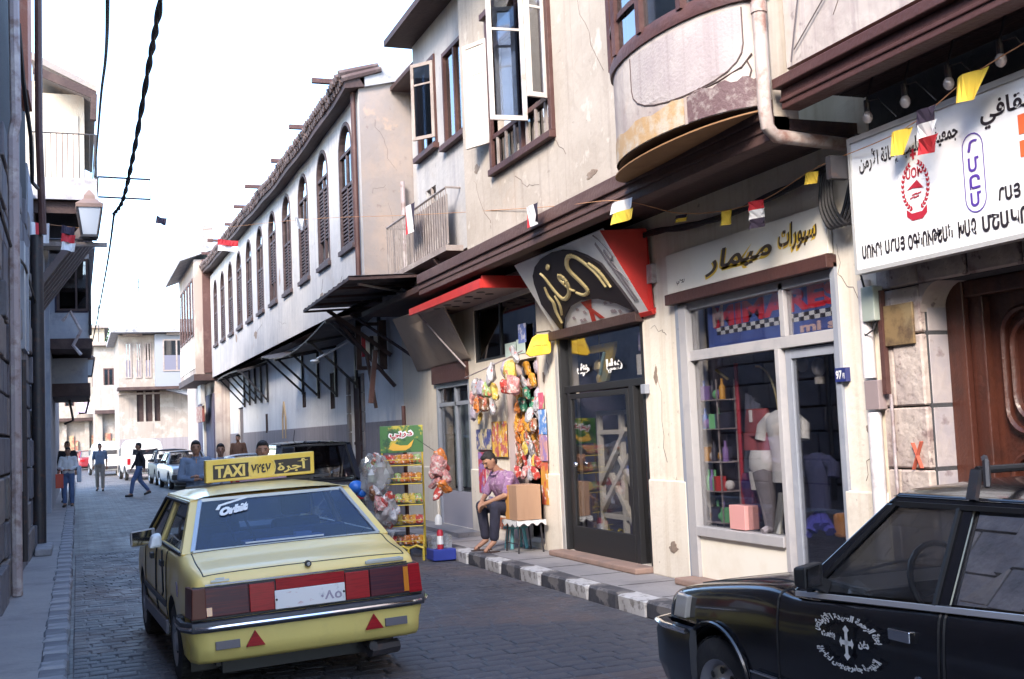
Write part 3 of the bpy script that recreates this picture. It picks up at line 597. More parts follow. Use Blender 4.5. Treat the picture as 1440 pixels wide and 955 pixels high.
for i in range(6):
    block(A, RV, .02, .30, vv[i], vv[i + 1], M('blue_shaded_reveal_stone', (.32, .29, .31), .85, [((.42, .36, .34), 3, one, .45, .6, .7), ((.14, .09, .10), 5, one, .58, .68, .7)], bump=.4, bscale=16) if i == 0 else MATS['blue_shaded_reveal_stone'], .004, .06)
for k in range(6):
    block(A, F, 3.6 + k * .485, 3.6 + (k + 1) * .485, 2.62, 2.98, stone_pale, .03 + rs.uniform(-.006, .006)); block(A, F, 3.4 + k * .52, 3.4 + (k + 1) * .52, 2.98, 3.34, stone_pale, .03)
# rounded shoulder of the door opening
mb = MB(); q = arc((6.30, 2.42), .20, 0, 90, 6)
mb.prism(PX(XF + .0), [(6.5, 2.62)] + q, .02, -.28); part('arch_shoulder', mb, stone_pale, A)
# paint crosses and marks on the stones
mb = MB(); mb.bar(F(6.66, 1.30, .042), F(6.56, 1.50, .042), .006, .03, (1, 0, 0)).bar(F(6.57, 1.31, .044), F(6.65, 1.49, .044), .006, .03, (1, 0, 0)).bar(F(6.66, 1.1, .042), F(6.58, 1.13, .042), .006, .02, (1, 0, 0)); part('painted_cross', mb, M('faded_red_paint', (.45, .10, .06), .8), A)
# door
DX = PX(XF + .30)
dr = part('door', MB().pbox(DX, 3.6, 6.42, .14, 2.62, -.02, -.10), wood_door, A)
part('door_frame', MB().pbox(DX, 6.33, 6.50, .14, 2.62, .10, -.1).pbox(DX, 6.20, 6.33, .14, 2.55, .05, -.05).pbox(DX, 3.6, 6.33, 2.50, 2.62, .08, -.05), wood_door, A, bevel=.012)
def molding(name, u0, u1, v0, v1, ar_, w=.035):
    q = MB(); c = .18
    def ring(k, d):
        a, b, lo, hi = u0 + k, u1 - k, v0 + k, v1 - k; cc = max(.02, c - k * .4); out = []
        for (cx, cy, s0) in ((b - cc, hi - cc, 0), (a + cc, hi - cc, 90), (a + cc, lo + cc, 180), (b - cc, lo + cc, 270)): out += [DX(*p_, d) for p_ in arc((cx, cy), cc, s0, s0 + 90, 5)]
        return out
    q.loft([ring(0, -.02), ring(0, .02), ring(w * .5, .035), ring(w, .02), ring(w, -.02)], cap=False); part(name, q, wood_door, dr, smooth=True, angle=50)
molding('carved_molding', 5.28, 6.08, 1.52, 2.40, 1); molding('carved_molding', 5.36, 6.0, 1.60, 2.32, 1, .03)
molding('carved_molding', 5.28, 6.08, .30, 1.42, 1); molding('carved_molding', 5.38, 5.98, .42, 1.30, 1, .03)
molding('carved_molding', 4.28, 5.05, 1.52, 2.40, 1); molding('carved_molding', 4.28, 5.05, .30, 1.42, 1)
part('center_stile', MB().pbox(DX, 5.14, 5.20, .14, 2.5, .03, -.02), wood_door, dr, bevel=.01)
part('carved_rosette', MB().ell(DX(5.68, 1.95, 0), .02, .055, .12, 10, 8).ell(DX(5.68, 2.06, 0), .02, .05, .05), wood_door, dr, smooth=True)
# jetty of A
mb = MB(); UA = PX(4.9); UA2 = PX(4.97); mb.wall(UA2, -8.0, 6.98, 4.3, 9, [], depth=.2); part('upper_wall', mb, stain_plaster, A)
mb = MB(); mb.quad((4.97, 6.98, 4.2), (XF, 6.98, 4.2), (XF, 6.98, 9), (4.97, 6.98, 9)); part('party_wall', mb, stain_plaster, A)
part('jetty_beam', MB().box(4.9, 5.06, -8.0, 6.98, 3.98, 4.13).box(4.84, 5.06, -8.0, 7.0, 4.132, 4.21).box(4.885, 4.90, 1, 6.98, 4.03, 4.06), wood_red, A, bevel=.01)
mb = MB()
for k in range(5): mb.box(5.06 + .12 * k, 5.172 + .12 * k, -8.0, 6.98, 4.12, 4.15)
part('soffit_board', mb, wood_dark, A)
# wall furniture beside the stone house
solo('wall_pipe', 'whitewashed downpipe at the joint of plaster pillar and stone jamb', 'pipe', MB().tube([F(7.05, 2.72, .06), F(7.05, 1.98, .06)], .05, 10).tube([F(7.03, 1.72, .06), F(7.03, .14, .06)], .055, 10), pipe_white, smooth=True)
solo('cable_duct', 'thin brown metal strip on the stone jamb beside the brass plate', 'duct', MB().pbox(F, 6.86, 6.905, 1.85, 2.62, .07, .03), wood_red)
solo('conduit', 'thin dark conduit running down the pale stone jamb to the pavement', 'pipe', MB().tube([F(6.84, 1.85, .05), F(6.84, .14, .05)], .013, 6), pipe_m)
jb = solo('junction_box', 'small grey-green junction box with looped wires under the white club sign', 'box', MB().pbox(F, 6.88, 7.02, 2.40, 2.66, .12, .03), M('greenish_box', (.30, .34, .30), .5, [((.5, .5, .48), 5, one, .5, .7, .5)]), bevel=.006)
part('wire', MB().tube([F(6.9, 2.42, .08), F(6.93, 2.33, .1), F(7.02, 2.30, .1), F(7.08, 2.4, .08), F(7.06, 2.75, .07)], .007, 5).tube([F(7.0, 2.66, .1), F(7.04, 2.8, .1), F(7.05, 3.0, .08)], .008, 5), black_cable, jb)
solo('brass_plate', 'stained brass-coloured cover plate on the upper stone jamb', 'plate', MB().pbox(F, 6.55, 6.86, 2.20, 2.50, .055, .035), M('stained_brass', (.24, .16, .075), .6, [((.09, .055, .035), 7, one, .46, .62, .85), ((.32, .25, .14), 4, one, .55, .65, .5)], metal=.15), bevel=.005)
solo('wall_patch_plate', 'grey metal cover set in the whitewashed pipe beside house number', 'plate', MB().pbox(F, 6.93, 7.09, 1.74, 1.96, .09, .01), M('grey_cover', (.28, .22, .22), .5), bevel=.006)
# ---------------------------------------------------------------- C: narrow recessed house with balcony
C_ = thing('narrow_house', 'narrow shabby plastered upper house with iron balcony between cream and white houses', 'house', (5.3, 17.3, 4.1))
UC = PX(5.2); UR = PX(6.0)
part('wall', MB().wall(UC, 14.28, 17.5, 4.3, 8.0, [(14.85, 15.9, 5.95, 7.35), (16.3, 17.3, 6.1, 7.5), (16.5, 17.0, 4.95, 5.5)], depth=.2), longwhite, C_)
part('recess_wall', MB().wall(UR, 17.5, 20.42, 4.2, 8.15, [(18.2, 19.3, 5.9, 7.3)], depth=.2).quad((5.2, 17.5, 4.3), (6.0, 17.5, 4.3), (6.0, 17.5, 8), (5.2, 17.5, 8)), longwhite, C_)
part('lower_wall', MB().box(5.3, 5.7, 16.5, 20.35, 3.97, 4.3).box(5.7, 6.0, 17.5, 20.4, 4.2, 4.3), plaster, C_)
part('roof', MB().box(4.75, 8, 14.6, 17.6, 8.0, 8.1).box(5.6, 8, 17.6, 20.4, 8.15, 8.23), wood_dark, C_)
room(C_, 14.6, 17.4, 4.6, 7.8, 5.42, 5.95, 'dim_room'); room(C_, 17.7, 19.8, 5.6, 7.6, 6.22, 8, 'dim_room')
for (P_, a, b, lo, hi) in ((UC, 14.85, 15.9, 5.95, 7.35), (UC, 16.3, 17.3, 6.1, 7.5), (UR, 18.2, 19.3, 5.9, 7.3)):
    f = MB(); frame(f, P_, a, b, lo, hi, .06, .03, -.05); f.pbox(P_, (a + b) / 2 - .03, (a + b) / 2 + .03, lo + .06, hi - .06, .02, -.04); f.pbox(P_, a - .06, b + .06, lo - .08, lo, .1, -.0)
    w = part('window', f, wood_red, C_); pane(w, P_, a + .06, b - .06, lo + .06, hi - .06, -.02, glass_win)
sash(5.17, 16.32, 38, .42, 6.2, 7.4, w, wood_grey, glass_dark, 1)
part('small_window', MB().pbox(UC, 16.5, 17.0, 4.95, 5.0, .03, -.04).pbox(UC, 16.73, 16.77, 5.0, 5.5, .0, -.04), wood_grey, C_)
bx0, by0, by1 = 4.98, 15.3, 18.7
bal = part('balcony', MB().box(bx0 - .04, 5.2, by0, 17.5, 4.28, 4.36).box(bx0 - .04, 6.0, 17.5, by1, 4.28, 4.36), wood_grey, C_)
f = MB()
for k in range(29): yy = by0 + .04 + k * .118; f.tube([(bx0, yy, 4.36), (bx0, yy, 5.2)], .009, 5)
for k in range(8): f.tube([(bx0 + .12 * k, by1 - .04, 4.36), (bx0 + .12 * k, by1 - .04, 5.2)], .009, 5)
f.tube([(5.2, by0 + .03, 5.2), (bx0, by0 + .03, 5.2), (bx0, by1 - .04, 5.2), (5.95, by1 - .04, 5.2)], .018, 6)
part('railing', f, M('rusty_grey_railing', (.22, .19, .18), .6, [((.4, .36, .33), 5, one, .5, .65, .6)]), bal)
part('reed_screen', MB().box(bx0 + .03, bx0 + .045, by0 + .1, 17.2, 4.4, 5.12), wood_grey, bal)
part('bracket', MB().bar((5.2, 16, 3.95), (bx0, 16, 4.28), .07).bar((5.6, 18.4, 3.95), (bx0, 18.4, 4.28), .07), wood_dark, bal)
solo('balcony_downpipe', 'pale rusty vertical pipe at the far end of the iron balcony', 'pipe', MB().tube([(5.75, 20.3, 4.2), (5.75, 20.3, 6.4)], .045, 8), pipe_m, smooth=True)
# ---------------------------------------------------------------- D: long white house with arched windows
XD = 5.0; UD = PX(XD)
D = thing('long_white_house', 'long white house with a row of eleven arched shuttered windows and sagging tiled eave', 'house', (XD, 33, 0))
y0w = [21.10 + 2.26 * k for k in range(11)]
hl = [(y, y + 1.18, 5.38, 7.86) for y in y0w]
mb = MB(); mb.wall(UD, 20.45, 46.0, 4.2, 8.2, hl, depth=.25)
for h in hl: spandrel(mb, UD, h[0], h[1], 7.27, 7.86, 0, .25)
part('front_wall', mb, longwhite, D)
EW = PY(20.435)
part('end_wall', MB().quad(EW(5.0, 4.2), EW(7.5, 4.2), EW(7.5, 8.85), EW(5.0, 8.36)), mudwall, D)
part('soffit', MB().quad((5.0, 20.45, 4.2), (5.7, 20.45, 4.2), (5.7, 46, 4.2), (5.0, 46, 4.2)).quad((5.0, 46, 4.2), (7.5, 46, 4.2), (7.5, 46, 8.9), (5.0, 46, 8.75)), wood_dark, D)
shut_m = M('brown_louvre_paint', (.055, .034, .036), .7, [((.13, .095, .095), 5, one, .5, .7, .7), ((.05, .03, .03), 3, one, .55, .7, .5)], bump=.2)
# one arched window unit, repeated with shared meshes
def dwin():
    P = PX(0); W_ = 1.18; q = MB()
    c = W_ / 2; out = []
    arcp = [(c + c * math.cos(math.pi * i / 12), 7.27 + .59 * math.sin(math.pi * i / 12)) for i in range(13)]
    inn = [(c + (c - .07) * math.cos(math.pi * i / 12), 7.27 + .52 * math.sin(math.pi * i / 12)) for i in range(13)]
    loop = [(W_, 5.38)] + arcp + [(0, 5.38)]; loi = [(W_ - .07, 5.45)] + inn + [(.07, 5.45)]
    for d0, d1 in ((.02, -.08),):
        n_ = len(loop)
        for i in range(n_):
            j = (i + 1) % n_
            q.quad(P(*loop[i], d0), P(*loop[j], d0), P(*loi[j], d0), P(*loi[i], d0)); q.quad(P(*loi[i], d0), P(*loi[j], d0), P(*loi[j], d1), P(*loi[i], d1)); q.quad(P(*loop[i], d0), P(*loop[j], d0), P(*loop[j], d0 - .03), P(*loop[i], d0 - .03))
    q.pbox(P, -.05, W_ + .05, 5.28, 5.37, .07, -.05); q.pbox(P, c - .03, c + .03, 5.45, 7.25, -.01, -.07); q.pbox(P, .07, W_ - .07, 7.22, 7.28, .0, -.07)
    fr = q.mesh('window', [shut_m])
    l_ = MB(); z = 5.5
    while z < 6.55:
        for a, b in ((.08, c - .04), (c + .04, W_ - .08)): l_.hexa([P(a, z, -.02), P(b, z, -.02), P(b, z + .012, -.065), P(a, z + .012, -.065), P(a, z + .035, -.02), P(b, z + .035, -.02), P(b, z + .05, -.065), P(a, z + .05, -.065)])
        z += .075
    l_.pbox(P, .07, W_ - .07, 6.56, 6.62, -.01, -.07); lv = l_.mesh('louvre', [shut_m])
    g = MB(); g.pbox(P, .07, W_ - .07, 6.62, 7.22, -.04, -.046); gl = g.mesh('pane', [glass_dark])
    g = MB(); g.poly([P(*p_, -.045) for p_ in [(W_ - .07, 7.28)] + inn[1:-1] + [(.07, 7.28)]]); gt = g.mesh('pane', [glass_dark])
    return fr, lv, gl, gt
fr, lv, gl, gt = dwin()
for i, y in enumerate(y0w):
    w = piece('window', fr, D, (XD, y, 0))
    for nm, me in (('louvre', lv), ('pane', gl), ('pane', gt)):
        o = bpy.data.objects.new(nm, me); COL.objects.link(o); o.parent = w
        if nm == 'louvre' and i % 3 == 1: o.location = (0, 0, .42)
        if nm == 'louvre' and i % 4 == 2: o.location = (0, 0, -.02); o.scale = (1, 1, 1.0)
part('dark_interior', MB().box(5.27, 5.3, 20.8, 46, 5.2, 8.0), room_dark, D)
# tiled sagging eave: joined tile row and rafter ends
def zc(y): return 8.14 + .03 * math.sin((y - 20) * .5) + .02 * math.sin(y * 1.7) + (y - 20.4) * .017 + .26 * math.exp(-(y - 20.3) / 2.2)
tile = M('weathered_roof_tile', (.085, .055, .055), .9, [((.20, .16, .15), 4, one, .5, .7, .7), ((.035, .025, .03), 3, one, .55, .7, .6)], bump=.5, bscale=12)
for lay, (dx, dz) in enumerate(((0, 0), (.06, -.10))):
    y = 20.35; tms = [MB().tube([(0, 0, 0), (.75, 0, .24)], [.07, .06], 7).mesh('roof_tile', [tile]), MB().tube([(0, 0, 0), (.75, 0, .24)], [.075, .06], 6).mesh('roof_tile', [tile])]
    while y < 46.2:
        piece('roof_tile', tms[rs.randrange(2)], D, (4.60 + dx + rs.uniform(-.018, .018), y, zc(y) + dz + rs.uniform(-.008, .008)), (0, rs.uniform(-.03, .03), rs.uniform(-.04, .04))); y += .185
mb = MB(); y = 20.35
while y < 46:
    z0, z1 = zc(y), zc(y + 1)
    mb.hexa([(4.72, y, z0 - .26), (5.1, y, z0 - .2), (5.1, y + 1, z1 - .2), (4.72, y + 1, z1 - .26), (4.72, y, z0 - .02), (5.1, y, z0 + .1), (5.1, y + 1, z1 + .1), (4.72, y + 1, z1 - .02)])
    y += 1
part('eave_underboard', mb, wood_dark, D)
mb = MB(); y = 20.35
while y < 46:
    mb.hexa([(5.1, y, zc(y) - .2), (7.5, y, zc(y) + .35), (7.5, y + 1.01, zc(y + 1) + .35), (5.1, y + 1.01, zc(y + 1) - .2), (4.9, y, zc(y) + .10), (7.5, y, zc(y) + .6), (7.5, y + 1.01, zc(y + 1) + .6), (4.9, y + 1.01, zc(y + 1) + .10)]); y += 1
part('roof', mb, roof_grey, D)
mb = MB()
for k in range(8): mb.box(4.25 + .1 * (k % 3), 5.3, 21 + k * 3.1, 21.1 + k * 3.1, zc(21 + k * 3.1) + .08, zc(21 + k * 3.1) + .17)
part('roof_beam', mb, wood_red, D)
# ground floor of D
mb = MB(); mb.wall(F, 20.4, 46, .1, 4.25, [(23.55, 24.85, .1, 3.0), (26.4, 26.85, 2.35, 3.2), (30.0, 30.45, 2.5, 2.9), (36.5, 36.9, 1.9, 2.5), (42.2, 43.6, .1, 2.9)], depth=.2); part('ground_floor_wall', mb, lowwhite, D)
part('dado', MB().wall(PX(XF - .02), 20.38, 46, .1, 1.96, [(23.55, 24.85, .1, 1.96), (36.5, 36.9, 1.9, 1.96), (42.2, 43.6, .1, 1.96)], depth=.02), dado, D)
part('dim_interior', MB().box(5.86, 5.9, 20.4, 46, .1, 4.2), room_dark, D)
part('door', MB().pbox(F, 23.62, 24.8, .14, 2.95, -.08, -.12).pbox(F, 23.62, 24.8, 1.5, 1.56, -.06, -.08).pbox(F, 24.18, 24.24, .14, 2.95, -.05, -.08), wood_dark, D)
for k in range(7):
    block(D, F, 23.42, 23.58, .14 + .41 * k, .55 + .41 * k, stone_mid, .045, .08); block(D, F, 24.84, 25.02, .14 + .41 * k, .55 + .41 * k, stone_mid, .045, .08)
part('door', MB().pbox(F, 42.25, 43.55, .14, 2.85, -.06, -.1), wood_red, D)
for (a, b, lo, hi) in ((26.4, 26.85, 2.35, 3.2), (30.0, 30.45, 2.5, 2.9), (36.5, 36.9, 1.9, 2.5)):
    w = part('small_window', MB().pbox(F, a, a + .04, lo, hi, .01, -.08).pbox(F, b - .04, b, lo, hi, .01, -.08).pbox(F, (a + b) / 2 - .015, (a + b) / 2 + .015, lo, hi, 0, -.05), wood_dark, D); pane(w, F, a, b, lo, hi, -.06, glass_dark)
part('pointed_niche', MB().tube([F(33.1, 1.7, .02), F(33.1, 2.3, .02), F(33.35, 2.75, .02), F(33.6, 2.3, .02), F(33.6, 1.7, .02)], .03, 5), M('ochre_trim', (.45, .33, .2), .8), D)
solo('corner_downpipe', 'dark brown downpipe on the street corner of the long white house', 'pipe', MB().tube([(4.93, 20.62, 8.3), (4.93, 20.62, 4.3)], .05, 8), wood_red, smooth=True)

# cracks and fallen-plaster patches
crack_m = MATS['dark_crack']; patch_m = M('bare_brown_render', (.24, .18, .14), .95, [((.34, .28, .23), 4, one, .45, .6, .8), ((.15, .11, .09), 9, one, .58, .66, .7)], bump=.9, bscale=14)
rc_ = random.Random(21)
def crack(parent, P, u, v, du, dv, n=9, w=.0028):
    pts = []
    for i in range(n): pts.append(P(u, v, .002)); u += du / n + rc_.uniform(-.06, .06); v += dv / n + rc_.uniform(-.05, .05)
    part('crack', MB().tube(pts, [w * (1 - .6 * i / n) for i in range(n)], 4), crack_m, parent)
def patch(parent, P, u, v, ru, rv):
    n = 22; ph = [rc_.uniform(0, 6) for _ in range(3)]
    rim = [(u + ru * math.cos(a) * (1 + .25 * math.sin(3 * a + ph[0]) + .15 * math.sin(7 * a + ph[1])), v + rv * math.sin(a) * (1 + .25 * math.sin(2 * a + ph[2]) + .12 * math.sin(9 * a + ph[0]))) for a in [2 * math.pi * k / n for k in range(n)]]
    q = MB(); q.add([P(a, b, .004) for a, b in rim] + [P(u + (a - u) * 1.05, v + (b - v) * 1.05, -.004) for a, b in rim] + [P(u, v, .006)], [(i, (i + 1) % n, 2 * n) for i in range(n)] + [(i, (i + 1) % n, n + (i + 1) % n, n + i) for i in range(n)]); part('bare_patch', q, patch_m, parent)
for a in ((10.9, 4.6, .9, .5), (9.9, 5.2, .7, 1.4), (13.3, 4.3, .5, .8), (12.4, 4.7, -.8, -.3)): crack(B, U, *a)
for a in ((6.4, 4.5, -.6, 1.5), (5.6, 4.6, .5, .6)): crack(A, UA2, *a)
for a in ((5.3, 7.6, .4, -1.2), (5.7, 5.2, -.3, .9), (5.2, 6.2, .5, .3)): crack(D, EW, *a)
for a in ((13.75, 5.1, .09, .05), (10.3, 4.25, .12, .04), (9.85, 6.3, .05, .1)): patch(B, U, *a)
for a in ((22.3, 4.9, .8, -.3), (24.2, 5.1, .4, -.7), (28.9, 4.6, 1.5, .3), (33, 5.0, 1.5, -.4)): crack(D, UD, *a, w=.004)
for a in ((24.4, 4.75, .14, .08), (29.7, 5.9, .08, .2), (34.2, 4.8, .3, .1), (38.6, 5.1, .2, .15)): patch(D, UD, *a)
for a in ((10.4, 1.3, .1, 1.2), (9.98 + .3, 2.6, .3, .3), (13.45, 2.4, .1, .6), (7.2, 2.6, .1, .5), (7.25, 1.2, -.08, .6)): crack(B, F, *a, w=.003)
for a in ((10.3, .45, .08, .05), (7.3, .35, .07, .09), (13.6, 2.35, .04, .07), (10.55, 2.2, .04, .08), (7.15, 1.6, .05, .05)): patch(B, PX(XF - (.037 if a[1] < 1.1 else 0)), *a)
# ================================================================ left side
LB = thing('stone_block_house', 'tall dark house of rough stone blocks rising along the left pavement', 'house', (-.8, 12, .09))
u1 = Vector((.012, 1, 0)).normalized(); nL = Vector((1, -.012, 0)); LP = PL((-.98, 0, 0), u1, nL)
part('wall_core', MB().pbox(LP, 9, 20.35, 0, 9.0, -.01, -.5).pbox(LP, -12, 9, 0, 6.6, -.01, -.5), mortar, LB)  # unseen near stretch cut lower to let sun reach the right-hand pillars
part('upper_wall', MB().pbox(LP, 13.0, 20.3, 9.0, 10.6, .0, -.5), MATS['faded_pale_kerb'], LB)
cols_ = [stone_dark, stone_dark, stone_mid]
r5 = random.Random(11); v = .05; row = 0; cnt = 0
hs = [.46, .42, .50, .44, .48, .40, .46, .44, .5, .42]
far = MB()
while v < 8.9:
    h = hs[row % 10]; u = 4.0 + (.3 if row % 2 else 0) - .0
    while u < 20.3 and not (u < 9 and v > 5.1):
        l = r5.choice([.5, .62, .74, .86]); l = min(l, 20.35 - u)
        d = .05 + r5.uniform(-.03, .045) + (.05 if row == 0 else 0)
        if l > .2:
            if u > 9 and cnt < 296: block(LB, LP, u, u + l, v, v + h, r5.choice(cols_), round(d, 2), .08, g=.016); cnt += 1
            else: far.pbox(LP, u + .01, u + l - .01, v + .01, v + h - .01, d, -.02)
        u += l
    v += h; row += 1
part('stone_blocks', far, stone_dark, LB, kind='stuff', bevel=0)
part('brick_red_strip', MB().pbox(LP, 18.2, 19.4, 7.1, 9.4, .14, 0), M('brick_red_render', (.34, .13, .09), .85, [((.5, .35, .28), 3, one, .5, .7, .6)], bump=.3), LB)
solo('street_downpipe', 'thick black downpipe standing at the far corner of the dark stone house', 'pipe', MB().tube([LP(20.0, .1, .16), LP(20.0, 5.2, .16)], .105, 10), iron, smooth=True)
solo('wall_conduit', 'thin black upright conduit halfway along the dark stone wall', 'pipe', MB().tube([LP(16.4, .25, .12), LP(16.4, 2.9, .12)], .045, 8), iron, smooth=True)
solo('grey_downpipe', 'pale grey downpipe running to the top of the frame on the near dark stone wall', 'pipe', MB().tube([LP(13.95, .1, .17), LP(13.95, 5.3, .17), LP(14.0, 5.5, .2), LP(14.0, 9, .17)], .06, 8), pipe_m, smooth=True)
solo('lead_pipe', 'slim blue-grey pipe on the stone wall beside the grey downpipe', 'pipe', MB().tube([LP(15.3, 1.2, .14), LP(15.3, 8.6, .14)], .028, 6), steel, smooth=True)
solo('red_brown_pipe', 'reddish brown downpipe high on the far end of the stone wall', 'pipe', MB().tube([LP(19.9, 5.2, .26), LP(19.8, 6.9, .22), LP(19.9, 11.8, .24)], .06, 8), wood_red, smooth=True)
solo('wall_cable_bundle', 'sagging bundle of black cables pinned along the stone wall under the balcony', 'cable', MB().tube([LP(15.6, 7.2, .15), LP(16.4, 6.7, .16), LP(17.5, 6.2, .2), LP(18.7, 5.8, .16), LP(19.6, 5.9, .2)], .03, 6).tube([LP(12, 4.2, .12), LP(14, 4.0, .14), LP(17, 4.25, .13), LP(20, 4.1, .13)], .018, 5), black_cable, smooth=True)
solo('wall_shutter', 'blue-grey closed wooden shutter on the stone wall above the left pavement', 'shutter', MB().pbox(LP, 17.0, 18.1, 3.1, 4.6, .12, .03).pbox(LP, 17.5, 17.56, 3.1, 4.6, .15, .1), steel)
# balcony house
L2 = thing('balcony_house', 'sunlit pale house with roofed corner, iron balcony and raking struts over the street', 'house', (-.6, 25, 0))
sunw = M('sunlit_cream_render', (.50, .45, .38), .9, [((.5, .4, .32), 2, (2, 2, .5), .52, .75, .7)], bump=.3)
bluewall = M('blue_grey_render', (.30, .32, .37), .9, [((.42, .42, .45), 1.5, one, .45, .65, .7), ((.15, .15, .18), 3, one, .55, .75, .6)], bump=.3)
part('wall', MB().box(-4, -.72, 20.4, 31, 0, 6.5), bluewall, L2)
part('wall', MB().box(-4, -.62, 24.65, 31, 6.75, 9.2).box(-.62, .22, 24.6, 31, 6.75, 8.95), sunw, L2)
part('wall_panel', MB().box(-.45, .1, 24.57, 24.6, 7.0, 8.5).box(-.35, -.2, 24.56, 24.58, 7.0, 8.4), M('pinkish_door_leaf', (.60, .50, .42), .8, [((.45, .33, .25), 3, strk, .5, .7, .7)]), L2)
mb = MB(); mb.hexa([(-.75, 23.7, 9.35), (.45, 23.7, 8.78), (.45, 31, 8.78), (-.75, 31, 9.35), (-.75, 23.7, 9.5), (.45, 23.7, 8.9), (.45, 31, 8.9), (-.75, 31, 9.5)]); part('roof', mb, mudwall, L2)
part('eave_board', MB().bar((-.7, 23.72, 9.15), (.42, 23.72, 8.70), .05, .16).bar((.40, 23.75, 8.72), (.38, 23.75, 8.2), .16, .12), wood_dark, L2)
part('balcony', MB().box(-.75, .42, 23.0, 27, 6.45, 6.85).box(-.72, .44, 22.95, 23, 6.42, 6.5), M('grey_balcony_slab', (.34, .33, .35), .9, [((.48, .46, .45), 3, one, .5, .7, .7), ((.18, .15, .15), 5, one, .55, .7, .6)], bump=.3), L2)
mb = MB()
for k in range(12): mb.tube([(-.7 + .1 * k, 23.03, 6.85), (-.7 + .1 * k, 23.03, 7.72)], .007, 4)
mb.tube([(-.75, 23.03, 7.72), (.4, 23.03, 7.72), (.4, 27, 7.72)], .014, 5).tube([(.4, 23.03, 6.85), (.4, 23.03, 7.72)], .03, 5)
part('railing', mb, iron, L2)
mb = MB(); mb.box(-.72, .40, 23.2, 27, 6.32, 6.45).box(-.72, .38, 23.1, 23.2, 6.18, 6.42); part('underside', mb, wood_dark, L2)
mb = MB()
for k in range(7): mb.bar((.34, 23.3 + k * .6, 6.2), (-.7, 23.3 + k * .6, 4.75), .10, .12)
part('strut', mb, M('grey_brown_strut', (.16, .13, .13), .8), L2)
part('strut_boarding', MB().quad((.36, 23.3, 6.18), (.36, 27.2, 6.18), (-.68, 27.2, 4.72), (-.68, 23.3, 4.72)), wood_dark, L2)
solo('banner_frame', 'empty thin rectangular metal frame projecting from the left balcony', 'frame', MB().tube([(.44, 23.4, 6.98), (1.42, 23.4, 6.96), (1.42, 23.4, 6.56), (.44, 23.4, 6.58), (.44, 23.4, 6.98)], .022, 5), iron)
def lantern(x, y, z, s, lab, brk):
    t = thing('street_lantern', lab, 'lantern', (x, y, z), group='wall lanterns on the left houses')
    zz = z
    r4 = lambda r, h: [(x + r * math.cos(R(45 + 90 * k)), y + r * math.sin(R(45 + 90 * k)), zz + h) for k in range(4)]
    part('glass_body', MB().loft([r4(.17 * s, 0), r4(.27 * s, .46 * s)]), M('milky_lantern_glass', (.42, .46, .52), .4) if 'milky_lantern_glass' not in MATS else MATS['milky_lantern_glass'], t)
    q = MB()
    for k in range(4): q.bar(r4(.175 * s, 0)[k], r4(.275 * s, .46 * s)[k], .025 * s)
    q.loft([r4(.19 * s, -.03 * s), r4(.19 * s, .01 * s)]); part('lantern_frame', q, iron, t)
    part('lantern_cap', MB().loft([r4(.30 * s, .46 * s), r4(.31 * s, .52 * s), r4(.13 * s, .62 * s), r4(.12 * s, .68 * s), r4(.02, .78 * s)]), M('rusted_cap', (.24, .16, .13), .7) if 'rusted_cap' not in MATS else MATS['rusted_cap'], t)
    part('bracket', MB().tube(brk, .022, 6), iron, t)
    return t
lantern(.27, 22.6, 5.66, 1.12, 'near milky street lantern on a wooden arm below the left balcony', [(-.75, 22.6, 5.59), (.40, 22.6, 5.59), (.27, 22.6, 5.64)])
solo('lantern_arm', 'long brown wooden arm carrying the near lantern and flags', 'arm', MB().box(-1.0, .58, 22.7, 22.78, 5.48, 5.56), wood_grey)
solo('fallen_antenna', 'bent pale plastic tangle hanging on the blue-grey wall under the left struts', 'debris', MB().tube([(-.25, 25, 4.3), (-.1, 25, 4.5), (.1, 25, 4.1), (-.05, 25, 3.8), (.1, 25, 3.6)], .04, 6), pipe_m)
# bay house further along
L3 = thing('grey_bay_house', 'blue-grey house with two stacked box bays beyond the left balcony', 'house', (-.5, 33, 0))
part('wall', MB().box(-4, -.62, 31, 46, 0, 7.0), bluewall, L3)
part('box_bay', MB().box(-.62, .35, 31.6, 36, 4.52, 6.75), bluewall, L3)
part('bay_underside', MB().box(-.62, .40, 31.5, 36, 4.25, 4.52), wood_dark, L3)
w = part('window', MB().box(-.45, -.38, 31.55, 31.6, 5.3, 6.6).box(.0, .05, 31.55, 31.6, 5.3, 6.6).box(.26, .33, 31.55, 31.6, 5.3, 6.6).box(-.45, .33, 31.54, 31.6, 5.24, 5.3).box(-.45, .33, 31.54, 31.6, 6.55, 6.62), wood_dark, L3)
part('pane', MB().box(-.38, .26, 31.575, 31.585, 5.3, 6.55), glass_dark, w); part('room_wall', MB().box(-.5, .3, 31.59, 31.598, 5.2, 6.6), room_dark, w)
part('lower_bay', MB().box(-.62, .30, 33.5, 38, 3.45, 4.15), bluewall, L3); part('bay_underside', MB().box(-.62, .36, 33.3, 38, 3.1, 3.45), wood_dark, L3)
part('roof', MB().box(-4, .5, 31.3, 46, 6.85, 7.0), roof_grey, L3)
part('gutter_pipe', MB().tube([(.36, 31.55, 6.6), (.36, 31.55, 4.6)], .04, 6), iron, L3)
lantern(.30, 35.2, 3.75, 1.0, 'far smaller street lantern hanging beside the lower box bay', [(-.2, 35.2, 4.6), (.3, 35.2, 4.7), (.3, 35.2, 4.5)])
solo('iron_hook', 'bent dark iron arm hanging below the far left bay', 'arm', MB().tube([(-.2, 36, 3.1), (-.1, 36, 2.5), (-.35, 36, 2.4)], .04, 6).tube([(.35, 36, 3.1), (.25, 36, 2.7), (.05, 36, 2.7)], .035, 6), iron)
